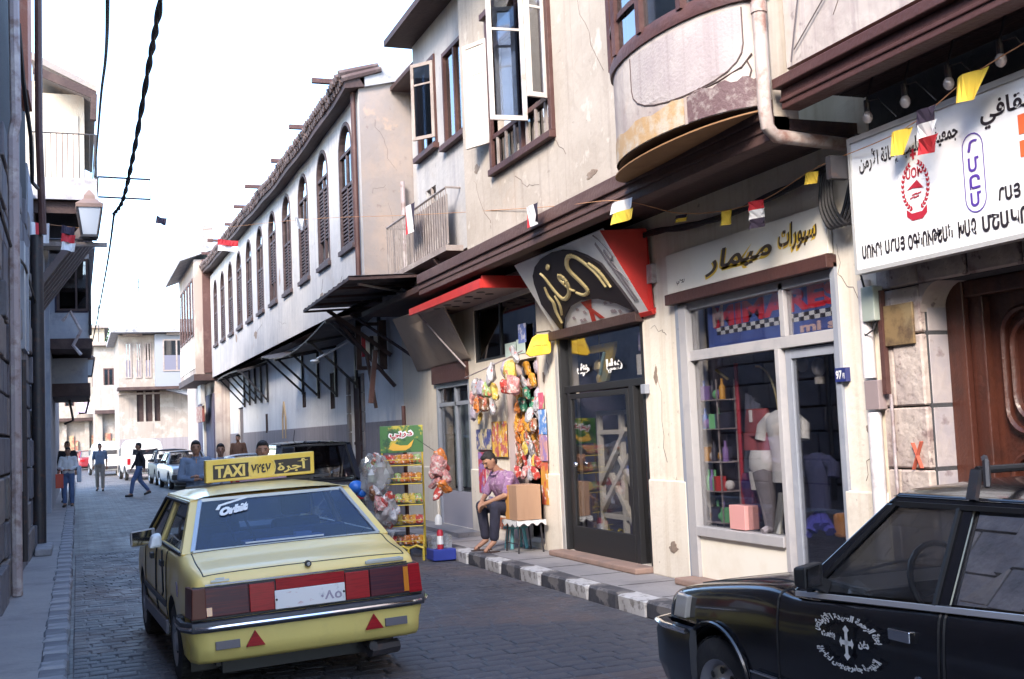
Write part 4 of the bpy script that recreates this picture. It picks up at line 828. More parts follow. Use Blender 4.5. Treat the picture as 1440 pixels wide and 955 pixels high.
# far left row closing the street
farw = M('bright_far_render', (.31, .27, .24), .9, [((.26, .22, .19), .6, one, .45, .7, .7), ((.2, .17, .16), 1.0, rain, .52, .72, .6), ((.44, .40, .36), 2, one, .5, .62, .6)], bump=.2)
def far_house(name, label, x0, x1, y, z1, mat_, win, roofm, dep=10, shops=0, zs=3.6, loc=None):
    t = thing(name, label, 'house', ((x0 + x1) / 2, y, 0))
    P = PY(y); part('wall', MB().wall(P, x0, x1, zs, z1, [tuple(q) for q in win], depth=.3).box(x0, x1, y + .35, y + dep, 0, z1), mat_, t)
    for q in win:
        w = part('window', MB().pbox(P, q[0], q[0] + .08, q[2], q[3], .02, -.1).pbox(P, q[1] - .08, q[1], q[2], q[3], .02, -.1).pbox(P, q[0], q[1], q[3] - .08, q[3], .03, -.1).pbox(P, (q[0] + q[1]) / 2 - .05, (q[0] + q[1]) / 2 + .05, q[2], q[3], .0, -.1), wood_red, t)
        pane(w, P, q[0], q[1], q[2], q[3], -.12, glass_dark)
    part('roof', MB().box(x0 - .4, x1 + .4, y - .5, y + dep, z1, z1 + .25), roofm, t)
    if shops:
        part('shop_recess', MB().box(x0, x1, y + .6, y + .7, 0, zs), room_dark, t)
        q = MB(); q.box(x0, x1, y - .8, y + .0, zs - .25, zs); part('shop_canopy', q, wood_dark, t)
        for k in range(shops):
            a = x0 + (x1 - x0) * (k + .1) / shops; part('shop_pier', MB().box(a, a + .35, y - .05, y + .4, 0, zs - .25), farw, t)
            part('goods', MB().box(a + .5, a + .9, y + .2, y + .5, .2, 2.6).box(a + 1.0, a + 1.2, y + .1, y + .4, .2, 2.2), [M('far_goods', (.28, .10, .07), .8, [((.4, .33, .2), 3, one, .45, .6, .9)]) if 'far_goods' not in MATS else MATS['far_goods']][0], t)
    return t
far_house('far_house', 'pale sunlit house closing the view where the street bends left', -3.0, 2.1, 98, 9.6, farw, [(-.9, -.2, 5.0, 7.0), (0, .6, 5.0, 7.0), (1.2, 1.7, 6.5, 8.0)], mudwall, shops=3, zs=4.0)
far_house('far_house', 'taller cream house with overhang behind the white vans', 1.2, 4.0, 86, 8.8, farw, [(1.8, 2.5, 6.0, 7.2)], mudwall, shops=2, zs=4.2)
far_house('far_house', 'small ochre house rising behind the far cream roofs', .2, 2.4, 108, 12.2, M('ochre_render', (.42, .35, .27), .9), [(.8, 1.3, 9.5, 10.5)], mudwall)
solo('far_sign', 'tiny white and lilac shop sign on the far sunlit house', 'sign', MB().box(.0, 1.5, 96.9, 97.0, 4.3, 5.2), M('lilac_sign', (.62, .58, .75), .5, [((.35, .12, .4), 3, (1, 1, 3), .5, .6, .8)]))
# tree crown beyond the roofs
def tree(x, y, z0, z1, r, label):
    t = thing('tree', label, 'tree', (x, y, 0)); part('trunk', MB().tube([(x, y, 0), (x + .2, y, z0), (x + .1, y, z1 - r * .6)], [.3, .22, .08], 7), wood_grey, t)
    q = MB(); rr = random.Random(int(x * 7 + y))
    for k in range(900):
        a = rr.uniform(0, 6.283); b = math.acos(rr.uniform(-1, 1)); s_ = r * rr.uniform(.35, 1) * (1 + .25 * math.sin(3 * a + 2 * b))
        c = Vector((x + s_ * math.sin(b) * math.cos(a) * 1.6, y + s_ * math.sin(b) * math.sin(a), z1 - r + s_ * math.cos(b) * .8)); w_ = .28
        u_ = Vector((rr.uniform(-1, 1), rr.uniform(-1, 1), rr.uniform(-1, 1))).normalized(); v_ = u_.orthogonal().normalized()
        q.add([c, c + u_ * w_, c + u_ * w_ * .6 + v_ * w_ * .6, c + v_ * w_ * .5], [(0, 1, 2, 3)])
    part('crown', q, M('leaf_green', (.10, .15, .05), .7) if 'leaf_green' not in MATS else MATS['leaf_green'], t)
tree(1.8, 122, 9, 14.2, 1.6, 'small green tree crown showing above the far cream roofs')
tree(5.0, 124, 9, 13.8, 1.5, 'second faint tree crown right of the first beyond the roofs')
# ================================================================ right side beyond the long house
E_ = thing('brown_bay_house', 'house with brown latticed box bay overhanging dark shops past the white house', 'house', (5, 49, 0))
part('wall', MB().box(5.1, 9, 46.05, 58, 0, 9.2), stain_plaster, E_)
part('box_bay', MB().box(4.38, 5.1, 46.1, 53, 4.35, 8.9), M('grey_brown_bay', (.30, .24, .21), .85, [((.48, .42, .36), 1, (1, .3, .3), .5, .6, .9)], bump=.2), E_)
part('bay_underside', MB().box(4.3, 5.2, 46.0, 53.1, 4.1, 4.35), wood_dark, E_)
part('corner_post', MB().box(4.7, 5.09, 46.02, 46.1, 4.4, 8.9), wood_red, E_)
for k in range(5):
    y = 46.5 + 1.25 * k; w = part('window', MB().box(4.34, 4.38, y, y + .1, 5.9, 8.2).box(4.34, 4.38, y + .85, y + .95, 5.9, 8.2).box(4.34, 4.38, y + .1, y + .85, 5.9, 5.98).box(4.34, 4.38, y + .1, y + .85, 8.12, 8.2), wood_red, E_); part('pane', MB().box(4.36, 4.37, y + .1, y + .85, 5.98, 8.12), glass_dark, w)
part('cream_panel', MB().box(4.355, 4.38, 46.3, 52.6, 4.6, 5.7), cream_board, E_)
mb = MB(); mb.hexa([(3.85, 45.9, 8.8), (6, 45.9, 9.6), (6, 54, 9.6), (3.85, 54, 8.8), (3.85, 45.9, 8.95), (6, 45.9, 9.9), (6, 54, 9.9), (3.85, 54, 8.95)]); part('roof', mb, roof_grey, E_)
part('chimney', MB().box(5.2, 5.6, 50, 50.5, 9.6, 11.0), mudwall, E_)
part('shop_opening', MB().box(5.05, 5.1, 46.3, 49.2, .1, 3.6).box(5.05, 5.1, 49.6, 52.5, .1, 3.6), room_dark, E_)
part('shop_pier', MB().box(4.95, 5.1, 49.2, 49.6, .1, 4.1), pillar_white, E_)
solo('hanging_sign', 'grey box sign hanging under the brown bay', 'sign', MB().box(4.6, 4.75, 46.6, 47.8, 3.2, 3.95), M('grey_sign_face', (.42, .40, .38), .6))
solo('red_shop_sign', 'dull red shop board under the brown bay', 'sign', MB().box(4.7, 4.8, 47.2, 49.5, 2.5, 3.15), M('dull_red_board', (.28, .08, .06), .6, [((.5, .4, .3), 2, (1, 3, 3), .5, .56, .7)]))
# house facing the camera at the bend
Fh = thing('grey_bay_corner_house', 'white-walled house facing up the street with a grey projecting bay and sloping braces', 'house', (4.4, 64, 0))
FP = PY(64)
part('wall', MB().wall(FP, 2.1, 9, 0, 7.6, [(3.0, 3.35, 2.9, 4.6), (3.45, 3.8, 2.9, 4.6), (3.9, 4.2, 2.9, 4.6), (7.0, 8.2, 5.3, 7.2)], depth=.3), farw, Fh)
part('dado', MB().pbox(FP, 2.1, 9, 0, 2.0, .05, 0), dado, Fh)
part('window_bar', MB().pbox(FP, 3.0, 4.2, 2.9, 4.6, -.15, -.2), wood_dark, Fh)
part('grey_bay', MB().box(3.9, 6.6, 62.8, 64, 4.7, 7.5), M('bay_blue_grey', (.24, .255, .29), .85, [((.25, .25, .3), 1, one, .5, .7, .6)]), Fh)
part('side_bay', MB().box(2.1, 3.9, 63.4, 64, 4.7, 7.5), farw, Fh)
for (a, b, y, lo, hi) in ((4.3, 5.7, 62.8, 5.5, 7.2), (5.95, 6.5, 62.8, 5.5, 7.2), (2.4, 2.75, 63.4, 5.2, 7.1), (2.95, 3.25, 63.4, 5.2, 7.1), (3.4, 3.75, 63.4, 5.2, 7.1)):
    P = PY(y); w = part('window', MB().pbox(P, a, a + .07, lo, hi, .05, 0).pbox(P, b - .07, b, lo, hi, .05, 0).pbox(P, a + .07, b - .07, lo, lo + .07, .05, 0).pbox(P, a + .07, b - .07, hi - .07, hi, .05, 0).pbox(P, (a + b) / 2 - .04, (a + b) / 2 + .04, lo + .07, hi - .07, .05, 0), wood_grey, Fh); pane(w, P, a + .07, b - .07, lo + .07, hi - .07, .02, glass_dark); part('shutter_leaf', MB().pbox(P, a + .07, b - .07, lo + .07, (lo + hi) / 2, .035, .026), M('slate_leaf', (.14, .14, .19), .7) if 'slate_leaf' not in MATS else MATS['slate_leaf'], w)
mb = MB(); mb.prism(PL((0, 62.9, 0), (1, 0, 0), (0, -1, 0)), [(4.0, 4.7), (6.6, 4.7), (6.6, 3.9)], .0, -1.1); part('bay_brace', mb, bluewall, Fh)
part('roof', MB().box(1.7, 9.3, 62.3, 72, 7.55, 7.75).box(2.0, 4.0, 62.9, 70, 7.76, 8.3), roof_grey, Fh)
part('house_body', MB().box(2.12, 9, 64.4, 72, 0, 7.55), farw, Fh)
solo('lamp_post', 'thin dark lamp post in front of the white wall at the bend', 'post', MB().tube([(5.4, 60, 0), (5.4, 60, 4.6)], .05, 6), iron)

for (x, y, z, h, lb) in ((3.3, 66, 8.3, 2.6, 'thin rooftop aerial mast over the grey bay corner house'), (1.6, 90, 9.0, 3.2, 'thin aerial mast on the cream far roof'), (5.6, 67, 7.7, 1.8, 'short rooftop aerial beside the brown bay roof')):
    solo('aerial', lb, 'aerial', MB().tube([(x, y, z), (x, y, z + h)], .03, 4).bar((x - .5, y, z + h - .2), (x + .5, y, z + h - .2), .03).bar((x - .35, y, z + h - .5), (x + .35, y, z + h - .5), .03), iron)
for (x, y, w_) in ((2.4, 63.2, .9), (4.6, 62.6, 1.0), (5.8, 62.6, .7)):
    part('cornice', MB().box(x - .1, x + w_, y, y + .25, 7.42, 7.55), wood_grey, Fh)
part('lower_eave', MB().box(2.0, 6.8, 62.6, 64, 4.55, 4.7), wood_dark, Fh); part('ledge', MB().box(2.0, 9.0, 63.85, 64.0, 4.35, 4.45), wood_grey, Fh)
# ================================================================ signs, awnings, cables
def onF(P, d=.0):
    """lettering on a right-hand facade: x runs towards the viewer's right = decreasing world Y"""
    return lambda u0, v0, w, h, k=0: (lambda x, y: P(u0 - x * w, v0 + y * h, d + k))
# white club sign
SG = PX(5.36)
ws = thing('club_sign', 'large white club sign with Armenian and Arabic lettering above the carved door', 'sign', (5.4, 5.2, 2.75))
part('board', MB().pbox(SG, 3.2, 6.80, 2.76, 3.70, .0, -.06), white_board, ws)
f = MB(); f.pbox(SG, 3.2, 6.83, 3.70, 3.74, .015, -.07).pbox(SG, 3.2, 6.83, 2.73, 2.76, .015, -.07).pbox(SG, 6.80, 6.83, 2.76, 3.70, .015, -.07); part('rim', f, alu, ws)
L = onF(SG, .004)
q = MB(); lettering(q, ar('جمعية الصليب لإغاثة الأرمن'), L(6.72, 3.44, 1.0, .17), .025); lettering(q, ar('الثقافي'), L(5.52, 3.46, .50, .17), .025); part('arabic_lettering', q, ink, ws)
q = MB(); lettering(q, 'ՍՈՒՐԻԱՀԱՅ', L(6.75, 2.82, .46, .11), .045); lettering(q, 'ՕԳՆՈՒԹԵԱՆ', L(6.26, 2.82, .43, .11), .045); lettering(q, 'ԽԱՉ', L(5.78, 2.82, .16, .11), .045); lettering(q, 'ՄՇԱԿՈՒԹԱՅԻՆ', L(5.57, 2.82, .82, .11), .045); lettering(q, 'ՀԱՅ', L(5.42, 2.975, .18, .10), .045); part('armenian_lettering', q, ink, ws)
# violet oval with four letters
def ovalpts(cx, cy, a, h, n=10): return arc((cx, cy + h), a, 0, 180, n) + arc((cx, cy - h), a, 180, 360, n)
q = MB(); o1 = ovalpts(5.605, 3.215, .092, .165); o2 = ovalpts(5.605, 3.215, .084, .165)
for i in range(len(o1)):
    j = (i + 1) % len(o1); q.quad(SG(*o1[i], .004), SG(*o1[j], .004), SG(*o2[j], .004), SG(*o2[i], .004))
for k, ch in enumerate('ՀՄԸՄ'): lettering(q, ch, L(5.652, 3.335 - .112 * k, .094, .092), .03)
part('oval_emblem', q, ink_violet, ws)
# red wreath emblem
q = MB(); cx, cy = 6.15, 3.25
for sgn in (1, -1):
    for k in range(12):
        a = R(-72 + k * 12.0); px = cx + sgn * .125 * math.cos(a); py = cy + .165 * math.sin(a)
        for o_ in (.55, -.35):
            d = Vector((sgn * -math.sin(a + o_), math.cos(a + o_))); l_ = .036; n_ = Vector((-d.y, d.x)) * .009
            q.poly([SG(px, py, .004), SG(px + d.x * l_ * .5 + n_.x, py + d.y * l_ * .5 + n_.y, .004), SG(px + d.x * l_, py + d.y * l_, .004), SG(px + d.x * l_ * .5 - n_.x, py + d.y * l_ * .5 - n_.y, .004)])
q.quad(SG(cx - .03, cy + .205, .004), SG(cx + .03, cy + .205, .004), SG(cx + .03, cy + .225, .004), SG(cx - .03, cy + .225, .004)); q.quad(SG(cx - .01, cy + .18, .0045), SG(cx + .01, cy + .18, .0045), SG(cx + .01, cy + .255, .0045), SG(cx - .01, cy + .255, .0045))
rb = [(cx - .10, cy - .15), (cx - .05, cy - .185), (cx + .05, cy - .185), (cx + .10, cy - .15)]; rb2 = [(a, b - .05) for a, b in rb]
for i in range(3): q.quad(SG(*rb[i], .004), SG(*rb[i + 1], .004), SG(*rb2[i + 1], .004), SG(*rb2[i], .004))
lettering(q, 'ՍՕԽ', L(cx + .085, cy + .055, .17, .07), .03)
q.poly([SG(cx - .08, cy - .03, .004), SG(cx - .02, cy + .035, .004), SG(cx + .03, cy + .01, .004), SG(cx + .085, cy - .02, .004), SG(cx + .02, cy - .015, .004)])
for k in range(4): q.quad(SG(cx - .055 + .022 * k, cy - .05 - .02 * (k % 2), .0042), SG(cx - .005 + .022 * k, cy - .058 - .02 * (k % 2), .0042), SG(cx - .005 + .022 * k, cy - .066 - .02 * (k % 2), .0042), SG(cx - .055 + .022 * k, cy - .058 - .02 * (k % 2), .0042))
part('wreath_emblem', q, ink_red, ws)
q = MB(); q.quad(SG(5.22, 3.22, .004), SG(4.7, 3.22, .004), SG(4.7, 3.32, .004), SG(5.22, 3.32, .004)); q.quad(SG(5.22, 3.36, .004), SG(4.7, 3.36, .004), SG(4.7, 3.48, .004), SG(5.22, 3.48, .004)); part('orange_bars', q, M('orange_red_print', (.7, .13, .04), .5), ws)
part('sign_bracket', MB().box(5.36, 5.65, 6.72, 6.76, 3.72, 3.76).box(5.42, 5.65, 6.7, 6.74, 2.8, 2.84).box(5.2, 5.36, 6.84, 6.9, 3.45, 3.62), iron, ws)
# bulbs under the jetty
bm_ = M('unlit_bulb_glass', (.42, .36, .33), .1, metal=.1, coat=.6)
for i, (y, z) in enumerate(((6.42, 3.86), (6.03, 3.86), (5.62, 3.86), (5.18, 3.87))):
    t = thing('light_bulb', ['unlit bare bulb above the left end of the white club sign', 'second unlit bare bulb, between the first and the flags', 'third unlit bare bulb above the red wreath side', 'rightmost visible unlit bulb over the club sign'][i], 'bulb', (5.22, y, z), group='bare bulbs under the jetty')
    part('glass_bulb', MB().ell((5.22, y, z - .07), .036, .036, .045, 10, 8), bm_, t, smooth=True); part('socket', MB().tube([(5.22, y, z - .035), (5.22, y, z + .05)], .022, 8).tube([(5.22, y, z + .05), (5.3, y, z + .27)], .008, 5), iron, t)
    part('wire', MB().tube([(5.22, y, z + .04), (5.20, y - .14, z + .02), (5.28, y - .22, z - .12)], .005, 4), iron, t)
# Mimar sign
MP = PX(XF - .06)
ms = thing('shop_sign', 'long cream shop sign with yellow-shadowed Arabic script over the sports window', 'sign', (XF, 8.8, 2.99))
part('board', MB().pbox(MP, 7.46, 10.10, 2.995, 3.39, .0, -.05), cream_board, ms, bevel=.004)
L = onF(MP, .0)
q = MB(); lettering(q, ar('سبورات'), L(8.14, 3.075, .54, .25, .003), .06, .2); lettering(q, ar('ميمار'), L(9.36, 3.04, 1.12, .24, .003), .06, .2); q.pbox(MP, 8.55, 9.05, 3.085, 3.115, .003, .001); part('yellow_shadow', q, ink_yellow, ms)
q = MB(); lettering(q, ar('سبورات'), L(8.12, 3.095, .54, .24, .006), .02, .2); lettering(q, ar('ميمار'), L(9.34, 3.06, 1.12, .23, .006), .02, .2); lettering(q, ar('روحي'), L(9.90, 3.06, .16, .05, .004), .03, .2); part('brown_lettering', q, M('brown_black_ink', (.06, .035, .02), .5), ms)
# 97 plate
hn = thing('house_number', 'small blue enamel house number plate 97 on the whitewashed pillar', 'sign', (XF, 7.42, 1.97)); part('plate', MB().pbox(F, 7.36, 7.49, 1.97, 2.08, .048, .0), M('blue_enamel', (.02, .03, .14), .3, coat=.5), hn)
q = MB(); lettering(q, '97', onF(F, .051)(7.475, 1.99, .075, .07), .03); lettering(q, ar('٩٧'), onF(F, .051)(7.395, 1.99, .03, .05), .02); part('numerals', q, ink_white, hn)
# gift shop sign: leaning white board with red cheek
c0 = Vector((5.60, 13.02, 2.88)); c1 = Vector((5.60, 10.55, 2.88)); c2 = Vector((5.08, 10.55, 3.72)); c3 = Vector((5.08, 12.95, 3.72))
Uv = (c1 - c0).normalized(); Vv = ((c2 - c1)).normalized(); Nv = Uv.cross(Vv).normalized()
if Nv.x > 0: Nv = -Nv
Wd, Hd = (c1 - c0).length, (c2 - c1).length
def GP(x, y, d=0): return c0 + Uv * (x * Wd) + Vv * (y * Hd) + Nv * d
gs = thing('gift_shop_sign', 'tilted white sign board with black arch and gold calligraphy and red ribbon', 'sign', (XF, 11.8, 2.86))
part('board', MB().hexa([GP(0, 0, 0), GP(1, 0, 0), GP(1, 0, -.05), GP(0, 0, -.05), GP(0, 1, 0), GP(1, 1, 0), GP(1, 1, -.05), GP(0, 1, -.05)]), white_board, gs)
q = MB(); pts = [(.10, -.0), (.06, .42), (.12, .70)] + [(.47 + .36 * math.cos(R(a)), .62 + .36 * math.sin(R(a))) for a in (150, 130, 110, 90, 70, 50, 30)] + [(.86, .66), (.90, .30), (.92, .02), (.80, .18), (.66, .29), (.50, .33), (.34, .29), (.20, .16)]
q.add([GP(x, y, .03) for x, y in pts], [tuple(range(len(pts)))]); 
for i in range(len(pts)): j = (i + 1) % len(pts); q.quad(GP(*pts[i], .03), GP(*pts[j], .03), GP(*pts[j], 0), GP(*pts[i], 0))
part('black_arch', q, M('black_arch_panel', (.016, .011, .016), .6), gs)
def stroke(pts, r=.018, n=3):
    """thick calligraphy stroke; (x,y) points smoothed"""
    P_ = [Vector(p) for p in pts]; out = []
    for i in range(len(P_) - 1):
        p0, p1, p2, p3 = P_[max(0, i - 1)], P_[i], P_[i + 1], P_[min(len(P_) - 1, i + 2)]
        for k in range(n):
            t = k / n; out.append(.5 * ((2 * p1) + (p2 - p0) * t + (2 * p0 - 5 * p1 + 4 * p2 - p3) * t * t + (3 * p1 - p0 - 3 * p2 + p3) * t ** 3))
    out.append(P_[-1]); return out
q = MB()
for st, wd in (([(.80, .40), (.78, .60), (.70, .82), (.62, .86), (.56, .74), (.60, .55), (.62, .42), (.56, .38), (.50, .44)], .035), ([(.50, .46), (.46, .50), (.42, .64), (.44, .70), (.47, .60), (.43, .46), (.34, .40), (.30, .52), (.28, .72), (.26, .80)], .032), ([(.22, .62), (.20, .50), (.21, .40), (.18, .28), (.17, .12)], .028), ([(.84, .38), (.82, .58), (.77, .72)], .03), ([(.27, .48), (.26, .34), (.22, .22)], .02)):
    s = stroke(st)
    for i in range(len(s) - 1):
        a, b = s[i], s[i + 1]; d = (b - a); 
        if d.length < 1e-6: continue
        w = 1.9 * wd * (.35 + .65 * math.sin(math.pi * (i + .5) / len(s))); nrm = Vector((-d.y, d.x)).normalized() * w / 2; nrm.x *= .55
        q.hexa([GP(*(a - nrm), .032), GP(*(b - nrm), .032), GP(*(b + nrm), .032), GP(*(a + nrm), .032), GP(*(a - nrm * .5), .05), GP(*(b - nrm * .5), .05), GP(*(b + nrm * .5), .05), GP(*(a + nrm * .5), .05)])
q.ell(GP(.44, .60, .04), .02, .03, .03); q.ell(GP(.38, .84, .04), .02, .05, .04)
part('gold_calligraphy', q, gold, gs, smooth=True)
q = MB(); q.add([GP(x, y, .008) for x, y in ((.46, .30), (.58, .30), (.53, .20), (.60, .04), (.55, .05), (.52, .13), (.50, .03), (.45, .02), (.49, .18))], [tuple(range(9))]); part('red_ribbon', q, red_paint, gs)
q = MB()
for dx in (.0, .035): 
    q.hexa([GP(.90 + dx, .88 - dx * 3, .006), GP(.915 + dx, .90 - dx * 3, .006), GP(.96 + dx * .6, .16, .006), GP(.945 + dx * .6, .15, .006), GP(.90 + dx, .88 - dx * 3, .012), GP(.915 + dx, .90 - dx * 3, .012), GP(.96 + dx * .6, .16, .012), GP(.945 + dx * .6, .15, .012)])
q.tube([GP(*p, .01) for p in stroke([(.93, .98), (.97, .86), (.985, .70), (.95, .66), (.94, .58), (.98, .48), (.99, .38)])], .008, 5)
part('grey_flourish', q, M('grey_flourish', (.24, .22, .24), .5), gs)
q = MB()
rq = random.Random(4)
for k in range(16):
    x, y = rq.uniform(.24, .82), rq.uniform(.04, .22)
    if .44 < x < .62: continue
    q.quad(GP(x, y, .006), GP(x + .035, y, .006), GP(x + .03, y + .04, .006), GP(x + .004, y + .035, .006))
part('grey_print', q, M('faint_grey_print', (.42, .34, .36), .6), gs)
q = MB(); q.add([c1 + Vector((0, -.002, 0)), c2 + Vector((0, -.002, 0)), Vector((5.60, 10.50, 3.74)), Vector((5.62, 10.46, 2.86))], [(0, 1, 2, 3)]); q.hexa([GP(-.02, -.05, .01), GP(1.03, -.05, .01), GP(1.03, -.05, -.06), GP(-.02, -.05, -.06), GP(-.02, .0, .01), GP(1.03, .0, .01), GP(1.03, 0, -.06), GP(-.02, 0, -.06)])
q.quad(c2, c3, (5.60, 12.95, 3.75), (5.60, 10.5, 3.75)); q.quad(c0, c3, (5.6, 12.96, 3.74), (5.6, 13.0, 2.9))
part('red_casing', q, red_paint, gs)
# yellow bracket sign
ys = thing('bracket_sign', 'small yellow plastic sign with clipped corner on an iron bracket beside the kiosk', 'sign', (5.4, 13.2, 2.6))
YP = PL((5.62, 13.18, 0), (-1, .25, 0), (-.25, -1, 0))
q = MB(); q.prism(YP, [(.05, 2.63), (.30, 2.60), (.35, 2.64), (.26, 2.84), (.20, 2.88), (.06, 2.88), (.03, 2.85), (.03, 2.66)], .03, -.03); part('board', q, yellow_pl, ys, bevel=.008)
part('bracket', MB().tube([YP(.22, 2.90), YP(.04, 2.92), YP(-.02, 2.88), YP(-.03, 2.8), YP(-.03, 2.64)], .012, 6), iron, ys)
q = MB(); lettering(q, ar('هاتف عمومي'), lambda x, y: YP(.26 - x * .2, 2.72 + y * .035, .032), .03); part('faded_lettering', q, M('faded_ochre_ink', (.45, .2, .02), .6), ys)
# tan tilted boards
tb = solo('tilted_fascia_board', 'large tan sheet board leaning outwards above the first glazed shop', 'board', MB().hexa([(5.62, 19.3, 2.78), (5.62, 16.4, 2.80), (5.60, 16.4, 2.82), (5.60, 19.3, 2.80), (4.98, 18.5, 3.62), (5.16, 16.3, 3.62), (5.18, 16.3, 3.64), (5.02, 18.5, 3.64)]), tan_board)
solo('support_rod', 'thin pale rod bracing the tan board down to the pillar', 'rod', MB().tube([(5.05, 17.3, 3.62), (5.3, 16.9, 3.15), (5.55, 16.45, 2.68)], .014, 6), pipe_m)
# red canopy
rc = thing('red_canopy', 'red-edged flat canopy with round ceiling holes above kiosk and first shop', 'canopy', (5.3, 16.4, 3.6))
part('red_fascia', MB().hexa([(4.93, 17.3, 3.56), (4.93, 13.9, 3.56), (4.98, 13.9, 3.56), (4.98, 17.3, 3.56), (4.93, 17.3, 3.66), (4.93, 13.9, 3.68), (4.98, 13.9, 3.68), (4.98, 17.3, 3.66)]).box(4.96, 5.65, 13.88, 13.93, 3.56, 3.72), red_paint, rc)
part('soffit_board', MB().box(4.98, 5.65, 13.93, 17.3, 3.58, 3.61), M('pinkish_soffit', (.40, .30, .28), .8), rc)
q = MB()
for k in range(5):
    for xx in (5.15, 5.35): q.tube([(xx, 14.5 + k * .5 + (.2 if xx > 5.2 else 0), 3.572), (xx, 14.5 + k * .5 + (.2 if xx > 5.2 else 0), 3.579)], .06, 10)
part('lamp_hole', q, ink, rc)
# corrugated tin awning
ta = thing('tin_awning', 'dark rusty corrugated tin awning on a tilted frame jutting over the white house door', 'awning', (4.8, 19.5, 4.0))
q = MB(); nn = 44; rows = []
for i in range(nn + 1):
    t = i / nn; y = 17.1 + (21.7 - 17.1) * t; zz = .018 * math.sin(i * 1.5)
    rows.append([(3.95 + .15 * t, y, 4.16 + zz), (5.62, y, 4.24 + zz)])
q.loft(rows, cap=False, close=False); part('tin_sheet', q, tin, ta)
q = MB(); q.bar((3.95, 17.1, 4.12), (4.1, 21.7, 4.12), .04, .05); q.bar((5.6, 17.1, 4.12), (5.6, 21.7, 4.12), .04, .05)
for t in (0, .25, .5, .75, 1): y = 17.1 + 4.6 * t; q.bar((3.95 + .15 * t, y, 4.11), (5.62, y, 4.2), .035, .04)
part('timber_frame', q, wood_dark, ta)
part('pale_batten', MB().bar((4.2, 17.6, 4.10), (5.4, 18.9, 4.12), .03, .03), alu, ta)
q = MB(); q.bar((5.6, 21.0, 3.2), (4.5, 21.4, 4.1), .08).bar((5.6, 20.8, 2.6), (4.7, 21.6, 3.95), .06).bar((5.25, 20.9, 2.2), (5.1, 20.9, 3.2), .08, .05).bar((5.6, 18.9, 2.9), (4.9, 21.2, 4.0), .04)
part('strut', q, wood_dark, ta)
solo('loose_plank', 'short broken brown plank dangling at the corner of the tin awning', 'plank', MB().bar((5.0, 20.3, 2.28), (5.12, 20.3, 3.25), .05, .09), wood_red)
solo('wooden_flag_box', 'small open wooden box on the wall holding red white and black flag', 'box', MB().box(5.0, 5.1, 21.3, 21.35, 3.0, 3.9).box(5.0, 5.6, 21.3, 21.4, 2.95, 3.02).box(5.0, 5.6, 21.3, 21.4, 3.8, 3.86).box(5.45, 5.6, 21.28, 21.4, 3.0, 3.9), wood_dark)
solo('wall_flag', 'small red white and black flag pinned inside the wooden box', 'flag', MB().mat(0).box(5.12, 5.2, 21.36, 21.37, 3.2, 3.6).mat(1).box(5.2, 5.28, 21.36, 21.37, 3.2, 3.6).mat(2).box(5.28, 5.36, 21.36, 21.37, 3.2, 3.6).mat(1).box(5.36, 5.44, 21.36, 21.37, 3.2, 3.6), [ink_red, ink_white, ink])
# sagging awnings on D
def sag(name, label, y0, y1, zf, zb, xo, sagz, n=8):
    t = thing(name, label, 'awning', (5.2, (y0 + y1) / 2, zf), group='sagging tin awnings along the white house')
    q = MB(); rows = []
    for i in range(n + 1):
        s_ = i / n; y = y0 + (y1 - y0) * s_; z = zf - sagz * math.sin(math.pi * s_ * .9)
        rows.append([(xo, y, z), (5.64, y, z + zb - zf), (5.64, y, z + zb - zf + .03), (xo, y, z + .03)])
    q.loft(rows); part('tin_sheet', q, tin, t)
    q = MB()
    for i in range(0, n + 1, 2):
        s_ = i / n; y = y0 + (y1 - y0) * s_; z = zf - sagz * math.sin(math.pi * s_ * .9)
        q.bar((xo + .1, y, z - .02), (5.62, y, z - .95), .05).bar((5.61, y, z - 1.0), (5.61, y, z + .2), .06); q.bar((xo, y, z - .03), (5.62, y, z + zb - zf - .03), .05)
    part('iron_bracket', q, iron, t); return t
sag('sloping_awning', 'nearer dark sagging awning above the white house side door', 21.9, 30.2, 3.95, 4.15, 4.55, .35)
sag('sloping_awning', 'farther small dark awning on iron brackets on the white house', 36.2, 41.5, 3.85, 4.1, 4.7, -.05)
solo('wall_bulb_arm', 'white lamp arm pointing out under the sagging awning', 'lamp', MB().tube([(5.4, 22.2, 3.75), (4.75, 23.8, 3.35)], .025, 6).ell((4.72, 23.9, 3.3), .11, .13, .05), alu, smooth=True)
# cables
ch = [(.66, 6.2, 5.5), (.62, 9, 5.18), (.55, 12, 5.12), (.50, 15, 5.20), (.46, 18.5, 5.55), (.5, 20.2, 5.85)]
from_pts = ch
def catm(pts, n=10):
    P_ = [Vector(p) for p in pts]; out = []
    for i in range(len(P_) - 1):
        p0, p1, p2, p3 = P_[max(0, i - 1)], P_[i], P_[i + 1], P_[min(len(P_) - 1, i + 2)]
        for k in range(n):
            t = k / n; out.append(.5 * ((2 * p1) + (p2 - p0) * t + (2 * p0 - 5 * p1 + 4 * p2 - p3) * t * t + (3 * p1 - p0 - 3 * p2 + p3) * t ** 3))
    out.append(P_[-1]); return out
tc_ = thing('twisted_cable', 'thick twisted black overhead cable running down the street', 'cable', (.6, 9, 5.1))
base = catm([(.63, 6.0, 5.3), (.65, 9, 5.16), (.67, 11, 5.23), (.67, 14, 5.16), (.64, 16.5, 5.12), (.54, 17.3, 5.06)], 40)
for ph in (0, math.pi):
    q = MB(); q.tube([p + Vector((.013 * math.cos(i * .33 + .8 * math.sin(i * .05) + ph), 0, .013 * math.sin(i * .33 + .8 * math.sin(i * .05) + ph))) for i, p in enumerate(base)], .018, 6); part('strand', q, black_cable, tc_, smooth=True)
